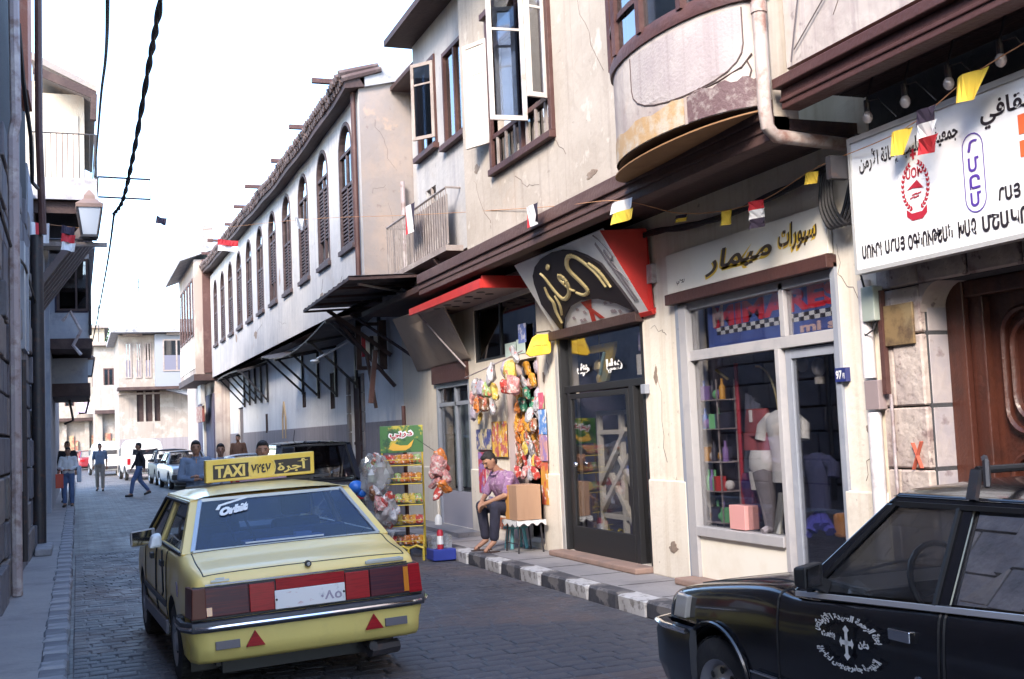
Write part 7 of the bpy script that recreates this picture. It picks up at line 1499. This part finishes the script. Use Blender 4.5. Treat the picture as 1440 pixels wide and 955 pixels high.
# roof sign
rs_ = thing('taxi_roof_sign', 'long yellow and black roof sign reading TAXI with Arabic number on the yellow taxi', 'sign', (1.5, 9.9, 1.36))
ma = R(2.4); Ux = Vector((math.cos(ma), math.sin(ma), math.tan(R(1.6)))).normalized(); TP = PL(Vector((1.50, 7.92, 0)) + Vector((math.cos(ma), math.sin(ma), 0)) * .04 + Vector((-math.sin(ma), math.cos(ma), 0)) * 2.0, (math.cos(ma), math.sin(ma), 0), (math.sin(ma), -math.cos(ma), 0))
def TS(u, v, d=0): p_ = TP(u, v, d); p_.z += u * math.tan(R(2.2)) - .0; return p_
class TPL:
    N = TP.N; U = TP.U
    def __call__(s, u, v, d=0): return TS(u, v, d)
TQ = TPL()
q = MB(); q.pbox(TQ, -.46, .46, 1.385, 1.575, .05, -.05); part('sign_case', q, M('sign_yellow', (.78, .53, .06), .4, [((.85, .66, .2), 3, one, .45, .65, .6)], coat=.2), rs_, bevel=.008)
for a, b in ((-.40, -.105), (.115, .425)): q = MB(); q.pbox(TQ, a, b, 1.41, 1.53, .053, .05); part('black_field', q, M('sign_black', (.03, .02, .015), .5), rs_) if 'sign_black' not in MATS else part('black_field', q, MATS['sign_black'], rs_)
yl = M('sign_letter_yellow', (.80, .60, .16), .5)
q = MB(); lettering(q, 'TAXI', lambda x, y: TS(-.385 + .25 * x, 1.42 + .10 * y, .057), .045); lettering(q, ar('أجرة'), lambda x, y: TS(.14 + .27 * x, 1.415 + .11 * y, .057), .03); part('yellow_letters', q, yl, rs_)
q = MB(); lettering(q, '٧٢٤٧', lambda x, y: TS(-.085 + .17 * x, 1.43 + .08 * y, .057), .035); part('black_digits', q, MATS['sign_black'], rs_)
q = MB()
for cx_, s_ in ((-.07, -1), (.085, 1)):
    pts = [(cx_ + s_ * (.035 * math.cos(R(a))), 1.47 + .065 * math.sin(R(a))) for a in range(-80, 81, 16)]
    for i in range(len(pts) - 1): q.bar(TS(*pts[i], .056), TS(*pts[i + 1], .056), .008, .008)
part('bracket_marks', q, yl, rs_)
q = MB()
for u in (-.44, .44): q.pbox(TQ, u - .015, u + .015, 1.335, 1.375, .02, -.02)
q.bar(TS(-.62, 1.36, 0), TS(.60, 1.36, 0), .025, .02); part('roof_bar', q, iron, rs_)
# ---------------------------------------------------------------- black car
BC = dict(L=4.45, hw=.84, paint=car_black, zc=.62, lv=2, st=sedan(4.45, .84, zb=.20, tz=.93, hz=.845, bz=.945, tr=.95, hood=1.28), axles=(1.15, 3.80), belt=.955, wedge=-.055, sideglass=GLASS('hazed_car_glass', (.93, .95, .96), .07, .01, .9, dirt_sheen=.16, dirt_sheen_col=(.25, .25, .27)), belttrim=M('bright_belt_trim', (.72, .72, .75), .35, metal=.5), mirror_y=2.84, mirror_dz=.045, mirror_s=.62, roof=1.415, gh=(.85, 1.4, 2.50, 3.08), yB=2.09, cw=.20, aw=.06, pillar_paint=car_black,  # side glass: grey diffuse layer imitates a hazy reflection of the sky
          doors=[(1.12, 2.06, .28, -1, None), (2.09, 3.20, .28, -1, None)], lids=[('bonnet', 3.26, 4.34, .66, .80)], wbk=.955, wrk=.76, mirrors=(-1,), seat=seat_tan, steer=R(6), handle=chrome, lock=True, rimr=.175, cabin=(1.0, 3.05), fseat=1.80)
BC['st'] = [(y, k, zb_, (zs_ - .055 * (y - 2.09) if y < 3.3 else zs_), (zt_ - .055 * (y - 2.09) if y < 3.3 else zt_), cb_) for (y, k, zb_, zs_, zt_, cb_) in BC['st']]
black = car('black_car', 'glossy black saloon parked at the right kerb with white Arabic arc lettering on its door', 'car', (3.92, 1.52, 0), R(-.5), BC)
def bp(name, mb, mat_, par=None, **k): return part(name, mb, mat_, par or black, local=True, **k)
hb = .84
q = MB(); prof = [(.0, .60), (.05, .595), (.075, .53), (.07, .36), (.03, .26), (0, .25)]
q.loft([[(px + (0 if abs(px) < .8 else (1 if px > 0 else -1) * dy * .5), py + (dy if abs(px) < .83 else dy * .2), z) for dy, z in prof] for px, py in [(-.845, 3.98), (-.845, 4.25), (-.80, 4.38), (-.68, 4.43), (0, 4.46), (.68, 4.43), (.80, 4.38), (.845, 4.25), (.845, 3.98)]]); bp('front_bumper', q, M('dark_blue_bumper', (.012, .014, .024), .35, coat=.3), smooth=True, angle=50)
bp('bumper_chrome', MB().tube([(-.893, 4.0, .585), (-.893, 4.26, .585), (-.85, 4.42, .585), (-.70, 4.50, .585), (0, 4.53, .585), (.7, 4.5, .585)], .016, 6), chrome, smooth=True)
for s in (-1, 1):
    hl_ = bp('headlight', MB().hexa([(s * .42, 4.37, .63), (s * .80, 4.30, .63), (s * .80, 4.1, .63), (s * .42, 4.1, .63), (s * .42, 4.34, .76), (s * .79, 4.26, .76), (s * .79, 4.1, .76), (s * .42, 4.1, .76)]), headl, bevel=.01)
    bp('corner_lamp', MB().hexa([(s * .80, 4.30, .635), (s * .845, 4.22, .635), (s * .845, 4.1, .635), (s * .80, 4.1, .635), (s * .79, 4.27, .755), (s * .835, 4.19, .755), (s * .835, 4.08, .755), (s * .79, 4.08, .755)]), M('pale_corner_lens', (.45, .42, .38), .2, coat=.5) if 'pale_corner_lens' not in MATS else MATS['pale_corner_lens'], bevel=.006)
bp('grille', MB().box(-.42, .42, 4.33, 4.39, .64, .75), trim_black)
bp('side_strip', MB().box(-.862, -.84, 1.16, 2.05, .42, .48).box(-.862, -.84, 2.10, 3.19, .42, .48).box(-.862, -.84, 3.21, 3.42, .42, .48), trim_blue, bevel=.006)
bp('chrome_strip', MB().box(-.866, -.860, 1.16, 3.42, .472, .482), chrome)
ark = []
q = MB(); q.tube([(-.848, 3.80 + .35 * math.cos(R(a)), .30 + .35 * math.sin(R(a))) for a in range(-5, 186, 8)], .012, 6); bp('arch_lip', q, car_black, smooth=True)
bp('wiper', MB().tube([(-.5, 3.1, .95), (-.1, 2.96, 1.03)], .007, 5).tube([(.1, 3.1, .95), (.5, 2.96, 1.03)], .007, 5), iron)
bp('aerial_base', MB().box(-.2, -.1, 1.8, 1.9, 1.40, 1.42), trim_black)
# roof rack clamp
rk2 = thing('roof_rack', 'black roof rack bar with clamps across the roof of the black car', 'rack', (3.8, 3.2, 1.4))
def bw_(x, y, z): return black.matrix_basis @ Vector((x, y, z))
bpy.context.view_layer.update()
q = MB(); q.tube([bw_(-.62, 2.05, 1.475), bw_(.62, 2.05, 1.475)], .016, 8); part('cross_bar', q, trim_black, rk2, smooth=True)
q = MB()
for s in (-1, 1): q.bar(bw_(s * .62, 2.05, 1.475), bw_(s * .655, 2.05, 1.36), .05, .02).tube([bw_(s * .62, 2.0, 1.41), bw_(s * .60, 2.02, 1.51), bw_(s * .56, 2.07, 1.52)], .014, 6).box(*(lambda c: (c.x - .02, c.x + .02, c.y - .03, c.y + .03, c.z - .02, c.z + .03))(bw_(s * .6, 2.05, 1.45)))
part('clamp', q, iron, rk2)
q = MB(); q.tube(catm([tuple(bw_(-.45, 1.86, 1.43)), tuple(bw_(-.42, 1.9, 1.52)), tuple(bw_(-.3, 1.98, 1.56)), tuple(bw_(-.18, 1.9, 1.53)), tuple(bw_(-.15, 1.8, 1.44))], 4), .012, 6); part('hook', q, trim_black, rk2)
# door lettering: arcs around a cross, on the front left door
BD = PL((-.853, 0, 0), (0, -1, 0), (-1, 0, 0))   # u runs rearwards = viewer's right
cx_, cz_ = -2.64, .735
q = MB()
K_ = 1.32
def arct(s, r, a0, a1, h, b=.05, it=0, up=1):
    vs_, fs_ = text2d(s, b, it); out = []; r *= K_; h *= K_
    for x, y in vs_:
        a = R(lerp(a0, a1, x)); rr = r + y * h if up else r - y * h
        out.append(BD(cx_ + rr * math.cos(a), cz_ + rr * .45 * math.sin(a), .003))
    q.add(out, fs_)
arct(ar('بجنة الرحمة السيدة الأرثوذكس'.replace('ؤ', 'و').replace('ذ', 'د')), .145, 165, 15, .070, .06)
arct(ar('القديسة جاورجيوس لطائفة'), .205, 205, 335, .058, .06, 0, 0)
lettering(q, ar('بنعمت'), lambda x, y: BD(cx_ + (-.135 + .075 * x) * K_, cz_ + (.0 + .030 * y) * K_, .003), .08)
lettering(q, ar('دفن'), lambda x, y: BD(cx_ + (.06 + .055 * x) * K_, cz_ + (-.01 + .030 * y) * K_, .003), .08)
for (dx, dz) in ((1, 0), (-1, 0), (0, 1), (0, -1)):
    l_ = .050 if dx else .075; px, pz = (-dz, dx)
    q.poly([BD(cx_ + px * .010, cz_ + pz * .010, .004), BD(cx_ + dx * l_ * .6 + px * .010, cz_ + dz * l_ * .6 + pz * .010, .004), BD(cx_ + dx * l_ * .75 + px * .022, cz_ + dz * l_ * .75 + pz * .022, .004), BD(cx_ + dx * l_, cz_ + dz * l_, .004), BD(cx_ + dx * l_ * .75 - px * .022, cz_ + dz * l_ * .75 - pz * .022, .004), BD(cx_ + dx * l_ * .6 - px * .010, cz_ + dz * l_ * .6 - pz * .010, .004), BD(cx_ - px * .010, cz_ - pz * .010, .004)])
bp('door_lettering', q, ink_white)
# ---------------------------------------------------------------- parked cars further up
def simple_pars(paint, L=4.2, hw=.82, **k):
    d = dict(L=L, hw=hw, paint=paint, st=sedan(L, hw, bz=.92, tz=.90), axles=(.85, L - .85), belt=.93, roof=1.40, gh=(.7, 1.2, L - 1.95, L - 1.4), yB=L * .46, cw=.2, lv=1, cabin=(.8, L - 1.3), doors=[], mirrors=(-1, 1), arch=.34); d.update(k); return d
silver = M('silver_paint', (.36, .38, .42), .3, coat=.6, metal=.3); dkblue = M('dark_blue_paint', (.015, .02, .035), .25, coat=.8); whitep = M('white_van_paint', (.62, .62, .62), .35, coat=.4); redp = M('dull_red_paint', (.22, .02, .03), .35, coat=.5); paleb = M('pale_blue_paint', (.42, .50, .58), .35, coat=.5)
c = car('parked_car', 'silver-grey saloon facing the camera at the right kerb beyond the pedestrians', 'car', (3.72, 47.6, 0), R(184), simple_pars(silver), 'cars parked along the street')
for s in (-1, 1): part('headlight', MB().box(s * .45, s * .76, 4.12, 4.2, .62, .74), headl, c, local=True)
part('front_bumper', MB().box(-.82, .82, 4.1, 4.27, .36, .54), trim_black, c, local=True, bevel=.03); part('grille', MB().box(-.42, .42, 4.15, 4.2, .63, .73), trim_black, c, local=True)
c = car('parked_car', 'pale blue-white saloon parked behind the standing men', 'car', (4.1, 27.5, 0), 0, simple_pars(paleb, roof=1.36), 'cars parked along the street')
part('tail_light', MB().box(.45, .78, -.02, .03, .62, .76).box(-.78, -.45, -.02, .03, .62, .76), lens_red, c, local=True)
c = car('parked_car', 'dark car parked between silver saloon and white van', 'car', (3.65, 52.5, 0), R(182), simple_pars(trim_blue, roof=1.45), 'cars parked along the street')
c = car('parked_car', 'dull red car far up the street by the left pedestrians', 'car', (.95, 88, 0), R(8), simple_pars(redp), 'cars parked along the street')
part('tail_light', MB().box(.45, .78, -.02, .03, .62, .76).box(-.78, -.45, -.02, .03, .62, .76), lens_red, c, local=True)
c = car('parked_car', 'pale car farthest up the street, its glass catching light', 'car', (.2, 96, 0), R(8), simple_pars(paleb), 'cars parked along the street')
# dark estate directly beyond the taxi
SV = dict(L=4.3, hw=.80, paint=dkblue, st=[(0, .93, .36, .90, .92, 0), (.03, .97, .28, .96, .98, 0), (.12, 1, .24, .99, 1.0, 0), (.25, 1, .24, 1.0, 1.0, 1), (1.5, 1, .24, 1.0, 1, 1), (2.8, 1, .24, .99, 1, 1), (2.95, 1, .24, .98, 1.0, 0), (3.4, 1, .24, .93, .95, 0), (4.0, .97, .25, .86, .9, 0), (4.25, .92, .3, .78, .82, 0), (4.3, .85, .36, .72, .75, 0)], axles=(.75, 3.4), belt=1.0, roof=1.64, gh=(.02, .32, 2.35, 2.95), yB=1.5, cw=.16, lv=2, cabin=(.2, 2.9), mirrors=(-1, 1), pillar_paint=dkblue, rgi=.10, wrk=.80, rearglass=glass_dark, rtrim=trim_black, belttrim=trim_black, arch=.34)
c = car('parked_estate', 'dark blue tall hatchback parked nose-away just beyond the taxi roof sign', 'car', (3.80, 19.3, 0), R(-1), SV, 'cars parked along the street')
part('tail_light', MB().box(.66, .77, -.03, .03, .62, .9).box(-.77, -.66, -.03, .03, .62, .9), lens_red, c, local=True); part('rear_bumper', MB().box(-.8, .8, -.1, .05, .38, .55), trim_black, c, local=True, bevel=.03)
part('aerial', MB().tube([(-.1, 1.9, 1.62), (-.1, 1.7, 1.85)], .006, 4), iron, c, local=True)
# vans
def van(label, loc, rot, s=1.0):
    t = thing('van', label, 'van', loc, rot, 'white vans parked far up the street'); L = 4.5; hw = .88
    st = [(0, .90, .35, 1.75), (.03, .96, .28, 1.86), (.2, 1, .25, 1.95), (2.2, 1, .25, 2.0), (3.4, 1, .25, 1.95), (3.9, .98, .25, 1.55), (4.25, .96, .28, 1.05), (4.45, .92, .32, .95), (4.5, .85, .4, .85)]
    rings = []
    for y, k, zb, zt in st:
        w = hw * k; h_ = [(0, zb), (.85 * w, zb), (w, zb + .15), (w, min(1.05, zt - .1)), (.93 * w, zt - .18), (.75 * w, zt - .02), (0, zt)]; rings.append([(x, y, z) for x, z in h_] + [(-x, y, z) for x, z in h_[-2:0:-1]])
    me = evald(MB().loft(rings), [('SUBSURF', dict(levels=2, render_levels=2))], mats=[whitep]); obj_of('body', me, t)
    for y in (.8, 3.7):
        for sg in (-1, 1): wheel(t, sg * (hw - .07), y, .3, .17)
    part('rear_window', MB().hexa([(-.62, -.012, 1.2), (.62, -.012, 1.2), (.62, .03, 1.2), (-.62, .03, 1.2), (-.56, .015, 1.62), (.56, .015, 1.62), (.56, .06, 1.62), (-.56, .06, 1.62)]), glass_dark, t, local=True, bevel=.03)
    part('side_window', MB().box(-.90, -.86, 3.0, 3.6, 1.15, 1.55), glass_dark, t, local=True); part('bumper', MB().box(-.86, .86, -.1, .05, .38, .55), trim_blue, t, local=True, bevel=.03)
    part('tail_light', MB().box(-.84, -.70, -.02, .05, .75, 1.05).box(.70, .84, -.02, .05, .75, 1.05), lens_red, t, local=True)
    part('wheel_arch', MB().tube([(-.89, .8 + .36 * math.cos(R(a)), .32 + .36 * math.sin(R(a))) for a in range(0, 181, 15)], .03, 5).tube([(-.89, 3.7 + .36 * math.cos(R(a)), .32 + .36 * math.sin(R(a))) for a in range(0, 181, 15)], .03, 5), trim_black, t, local=True)
    return t
van('white delivery van, the nearer and larger of the two, with dark rear window', (3.05, 57.5, 0), R(3))
van('white van half hidden behind the nearer van', (1.9, 69, 0), R(6))
# ================================================================ people
def person(label, loc, rot, pose, shirt, trousers, H=1.74, vox=.014, shoes=None, group=None, hair=hair_m, sleeve=.5, sandals=False, name='person', build=1.0, moustache=False, shirttex=None):
    """pose: joint positions for a 1.74 m figure facing +Y"""
    t = thing(name, label, 'person', loc, rot, group); ROOT[t.name] = (0, 0, 0); s = H / 1.74; J = {k: Vector(v) * s for k, v in pose.items()}; b = build
    B_ = MB(); C = lambda m, a, c, ra, rb, sg=10: m.cap(a, c, ra * s, rb * s, sg)
    hd = J['head']; look = (J['nose'] - hd).normalized(); upv = (hd - J['neck']).normalized(); sd_ = look.cross(upv).normalized(); up2_ = sd_.cross(look)
    RM = Matrix((sd_, look, up2_)).transposed()
    B_.ell(hd, .074 * s, .094 * s, .112 * s, 16, 12, RM)                       # skull
    B_.ell(hd + RM @ Vector((0, .022, -.055)) * s, .056 * s, .068 * s, .062 * s, 12, 8, RM)   # jaw
    C(B_, hd + RM @ Vector((0, .085, .008)) * s, hd + RM @ Vector((0, .108, -.022)) * s, .010, .015, 8)   # nose
    for q in (1, -1):
        B_.ell(hd + RM @ Vector((q * .076, -.005, -.008)) * s, .010 * s, .020 * s, .031 * s, 8, 6, RM)
        B_.ell(hd + RM @ Vector((q * .030, .074, .020)) * s, .022 * s, .016 * s, .008 * s, 8, 6, RM)   # brows
    B_.ell(hd + RM @ Vector((0, .086, -.052)) * s, .024 * s, .010 * s, .010 * s, 8, 6, RM)      # lips
    C(B_, J['neck'], hd - up2_ * .06 * s, .055, .050)
    C(B_, J['chest'] + Vector((0, 0, .08)) * s, J['neck'], .09, .055)
    for q in 'LR':
        C(B_, J['sh' + q], J['el' + q], .046, .037); C(B_, J['el' + q], J['wr' + q], .037, .025)
        C(B_, J['hip' + q], J['kn' + q], .075, .05); C(B_, J['kn' + q], J['an' + q], .05, .034)
        C(B_, J['an' + q], J['toe' + q], .036, .026)
        C(B_, J['chest'], J['sh' + q], .07, .05)
        # hand
        w = J['wr' + q]; hdv = (J['ha' + q] - w).normalized(); sdv = hdv.cross(Vector((0, 0, 1))); sdv = sdv.normalized() if sdv.length > .1 else Vector((1, 0, 0)); nrm = hdv.cross(sdv)
        if nrm.z > 0: nrm = -nrm
        C(B_, w, w + hdv * .05 * s, .024, .028)
        for i, (o_, l_) in enumerate(((-.03, .060), (-.010, .072), (.010, .068), (.029, .052))):
            base_ = w + hdv * .07 * s + sdv * o_ * s; mid = base_ + hdv * l_ * .55 * s + nrm * .008 * s; tip = mid + (hdv * .6 + nrm * .8) * l_ * .5 * s
            C(B_, w + hdv * .03 * s + sdv * o_ * .7 * s, base_, .013, .010, 6); C(B_, base_, mid, .0095, .0085, 6); C(B_, mid, tip, .0085, .0075, 6)
        tb_ = w + hdv * .02 * s - sdv * .028 * s; C(B_, tb_, tb_ + (hdv * .7 - sdv * .7) * .045 * s, .012, .010, 6); C(B_, tb_ + (hdv * .7 - sdv * .7) * .045 * s, tb_ + (hdv * 1 - sdv * .6 + nrm * .3) * .075 * s, .010, .008, 6)
    C(B_, J['pel'], J['chest'], .085 * b, .085)
    me = evald(B_, [('REMESH', dict(mode='VOXEL', voxel_size=vox * .75, use_smooth_shade=True))], mats=[skin_m]); obj_of('body', me, t)
    # shirt
    Sm = MB(); 
    for q in (1, -1):
        off_ = (J['shR'] - J['shL']).normalized() * q * .055 * s
        C(Sm, J['chest'] + off_, J['belly'] + off_ * .8, .118 * b, .115 * b, 14); C(Sm, J['belly'] + off_ * .8, J['pel'] + off_ + Vector((0, 0, .02)) * s, .115 * b, .118 * b, 14)
    C(Sm, J['chest'] + Vector((0, 0, .09)) * s, J['neck'] - Vector((0, 0, .02)) * s, .085, .062)
    for q in 'LR':
        C(Sm, J['chest'] + Vector((0, 0, .06)) * s, J['sh' + q], .095, .068); e = lerp(J['sh' + q], J['el' + q], min(1, sleeve * 1.6)) if sleeve < .62 else J['el' + q]
        C(Sm, J['sh' + q], e, .066, .060)
        if sleeve >= .62: C(Sm, J['el' + q], lerp(J['el' + q], J['wr' + q], .92), .056, .042)
    me = evald(Sm, [('REMESH', dict(mode='VOXEL', voxel_size=vox, use_smooth_shade=True))], mats=[shirt]); obj_of('shirt', me, t)
    cl_ = MB()
    fr_dir = look.copy(); fr_dir.z = 0; fr_dir.normalize(); 
    for q in (1, -1): cl_.bar(J['neck'] + sd_ * q * .055 * s - fr_dir * .0 - Vector((0, 0, .0)), J['neck'] + fr_dir * .075 * s + sd_ * q * .018 * s - Vector((0, 0, .055)) * s, .03 * s, .014 * s)
    part('collar', cl_, shirt, t, bevel=.004, local=True)
    # trousers
    T_ = MB(); C(T_, J['pel'] - Vector((.05, 0, 0)) * s, J['pel'] + Vector((.05, 0, 0)) * s, .122 * b, .122 * b, 14)
    for q in 'LR': C(T_, J['hip' + q], J['kn' + q], .098 * b, .074, 12); C(T_, J['kn' + q], lerp(J['kn' + q], J['an' + q], .86), .072, .062, 12); C(T_, J['pel'], J['hip' + q], .12 * b, .10 * b)
    me = evald(T_, [('REMESH', dict(mode='VOXEL', voxel_size=vox, use_smooth_shade=True))], mats=[trousers]); obj_of('trousers', me, t)
    for q in 'LR':
        a, c = J['an' + q] - Vector((0, 0, .045)) * s, J['toe' + q]; d = (c - a); d.z = 0; d.normalize(); sx = Vector((-d.y, d.x, 0)); zz = min(a.z, c.z) - .0; gz = J['toe' + q].z - .028 * s
        if sandals:
            So = MB(); pts = [(-.10, .03), (-.08, .04), (.05, .045), (.13, .045), (.17, .02), (.17, -.02), (.13, -.045), (.05, -.045), (-.08, -.04), (-.10, -.03)]
            ct = J['toe' + q] - d * .11 * s; So.prism(type('X', (), {'__call__': lambda s_, u, v, e: ct + d * u * s + sx * v * s + Vector((0, 0, e - (ct.z - gz) ))})(), pts, .012, -.010)
            part('sandal', So, M('dark_sandal', (.05, .025, .02), .6) if 'dark_sandal' not in MATS else MATS['dark_sandal'], t, local=True)
            st_ = MB(); c2 = ct + d * .08 * s; st_.tube([c2 + sx * .047 * s - Vector((0, 0, .02)), c2 + sx * .03 * s + Vector((0, 0, .02)), c2 - sx * .03 * s + Vector((0, 0, .02)), c2 - sx * .047 * s - Vector((0, 0, .02))], .010, 6); part('sandal_strap', st_, MATS['dark_sandal'], t, local=True)
        else:
            Sh = MB(); Sh.cap(a - d * .03 * s, c + d * .01 * s, .045 * s, .038 * s, 12); part('shoe', Sh, shoes or shoe_m, t, smooth=True, angle=180, local=True)
    Hm = MB(); Hm.ell(hd + RM @ Vector((0, -.016, .026)) * s, .079 * s, .092 * s, .100 * s, 16, 10, RM); Hm.ell(hd + RM @ Vector((0, -.04, -.03)) * s, .070 * s, .062 * s, .07 * s, 12, 8, RM); Hm.ell(hd + RM @ Vector((0, .05, .082)) * s, .055 * s, .04 * s, .03 * s, 10, 6, RM)
    me = evald(Hm, [('REMESH', dict(mode='VOXEL', voxel_size=vox * .7, use_smooth_shade=True))], mats=[hair]); obj_of('hair', me, t)
    E_ = MB()
    for q in (1, -1): E_.ell(hd + RM @ Vector((q * .030, .0825, .006)) * s, .011 * s, .006 * s, .006 * s, 8, 6, RM).bar(hd + RM @ Vector((q * .016, .092, .024)) * s, hd + RM @ Vector((q * .048, .082, .024)) * s, .008 * s, .008 * s)
    if moustache: E_.cap(hd + RM @ Vector((-.022, .093, -.040)) * s, hd + RM @ Vector((.022, .093, -.040)) * s, .009 * s, .009 * s)
    part('face_hair', E_, hair, t, smooth=True, local=True)
    return t
def stand(arms='down', step=0.0, hx=.0):
    p = dict(head=(0, .02, 1.63), nose=(0, .2, 1.62), neck=(0, -.01, 1.49), chest=(0, -.01, 1.30), belly=(0, 0, 1.08), pel=(0, 0, .96), shL=(-.185, -.01, 1.42), shR=(.185, -.01, 1.42), hipL=(-.09, 0, .92), hipR=(.09, 0, .92))
    a = step
    p['knL'] = (-.10, a * .55 + .03, .50); p['anL'] = (-.10, a * .9 - .02, .085 + (.06 if step < 0 else 0)); p['toeL'] = (-.115, a * .9 + .13, .03 + (.0 if step >= 0 else .0))
    p['knR'] = (.10, -a * .25 + .05, .50); p['anR'] = (.10, -a * .9, .10 + abs(a) * .16); p['toeR'] = (.115, -a * .9 + .12, .03 + abs(a) * .06)
    if arms == 'down':
        p.update(elL=(-.235, -.03 - a * .25, 1.15), wrL=(-.235, .03 - a * .45, .90), haL=(-.23, .06 - a * .5, .82), elR=(.235, -.03 + a * .25, 1.15), wrR=(.235, .05 + a * .45, .92), haR=(.23, .09 + a * .5, .84))
    elif arms == 'folded':
        p.update(elL=(-.25, .04, 1.15), wrL=(-.03, .19, 1.17), haL=(.08, .20, 1.19), elR=(.25, .04, 1.15), wrR=(.05, .20, 1.12), haR=(-.07, .20, 1.14))
    elif arms == 'front':
        p.update(elL=(-.25, .0, 1.16), wrL=(-.10, .21, 1.08), haL=(-.02, .26, 1.10), elR=(.25, .0, 1.16), wrR=(.10, .21, 1.08), haR=(.02, .26, 1.10))
    return p
seat = dict(head=(0, .40, 1.13), nose=(-.03, .56, 1.03), neck=(0, .29, 1.00), chest=(0, .20, .84), belly=(0, .08, .64), pel=(0, 0, .54), shL=(-.19, .22, .93), shR=(.19, .22, .93), hipL=(-.10, .03, .52), hipR=(.10, .03, .52),
    knL=(-.17, .44, .56), anL=(-.15, .47, .13), toeL=(-.17, .61, .03), knR=(.17, .44, .56), anR=(.15, .40, .13), toeR=(.18, .54, .03),
    elL=(-.26, .34, .70), wrL=(-.05, .52, .60), haL=(.02, .56, .53), elR=(.25, .33, .68), wrR=(.05, .50, .63), haR=(-.01, .57, .56))
purple = M('purple_checked_shirt', (.24, .13, .24), .9, [((.42, .30, .40), 16, one, .52, .6, .8), ((.10, .05, .12), 11, one, .55, .63, .7)], bump=.3, bscale=30)
navyt = cloth('navy_trousers', (.025, .025, .045)); jean = cloth('blue_jeans', (.09, .14, .28)); khaki = cloth('khaki_trousers', (.26, .23, .20)); bluesh = cloth('grey_blue_shirt', (.16, .21, .30)); blacksh = cloth('black_jacket', (.022, .02, .026)); pinksh = cloth('pink_shirt', (.50, .33, .42)); lightb = cloth('light_blue_shirt', (.35, .42, .55)); greyt = cloth('dark_grey_trousers', (.07, .07, .08))
person('seated man with moustache in purple checked shirt leaning forward with clasped hands on the kerb', (5.44, 14.20, .135), R(102), seat, purple, navyt, 1.80, .011, sandals=True, moustache=True, build=1.34)
person('man with folded arms in grey-blue shirt standing in the road behind the taxi', (1.78, 19.0, 0), R(178), stand('folded'), bluesh, navyt, 1.73, .013, sleeve=1)
person('man with only face and pale blue shoulders showing left of the taxi roof sign', (2.42, 21.2, 0), R(175), stand('down'), lightb, greyt, 1.66, .015)
person('man in pink shirt standing directly behind the taxi roof sign', (2.08, 13.9, 0), R(172), stand('front'), pinksh, greyt, 1.69, .013, sleeve=.9)
person('walking man in black jacket and blue jeans crossing the street', (1.92, 40.0, 0), R(95), stand('down', .34), blacksh, jean, 1.76, .016, sleeve=1)
person('man in blue shirt and khaki trousers walking up the middle of the street', (.80, 46.5, 0), R(175), stand('down', .12), bluesh, khaki, 1.80, .018, sleeve=.5)
wp = person('woman in white top and blue skirt standing on the left pavement with a red bag', (-.24, 33.6, .09), R(170), stand('front'), cloth('white_top', (.62, .63, .66), .85), jean, 1.62, .016, sleeve=.9)
solo('red_bag', 'bright red shopping bag hanging at the left side of the woman in white', 'bag', MB().box(-.56, -.36, 33.3, 33.5, .62, 1.0).tube([(-.46, 33.4, 1.0), (-.44, 33.42, 1.15)], .01, 5), M('red_bag_plastic', (.50, .06, .03), .5), bevel=.02)
solo('white_bag', 'pale blue-white bag held at the right side of the woman in white', 'bag', MB().box(-.02, .10, 33.4, 33.5, .75, 1.2), M('pale_bag', (.45, .5, .6), .5), bevel=.03)
person('dark-haired person in dark clothes half hidden behind the woman in white', (-.28, 36.5, .09), R(170), stand('down'), blacksh, navyt, 1.80, .02, sleeve=1)
person('small far pedestrian in dark clothes on the left pavement', (-.35, 44, .09), R(0), stand('down', .1), navyt, navyt, 1.75, .022, sleeve=1)
person('distant passer-by in brown by the dark doorway right of the standing men', (4.9, 38, .135), R(160), stand('down'), cloth('brown_jacket', (.16, .08, .05)), greyt, 1.75, .022, sleeve=1)
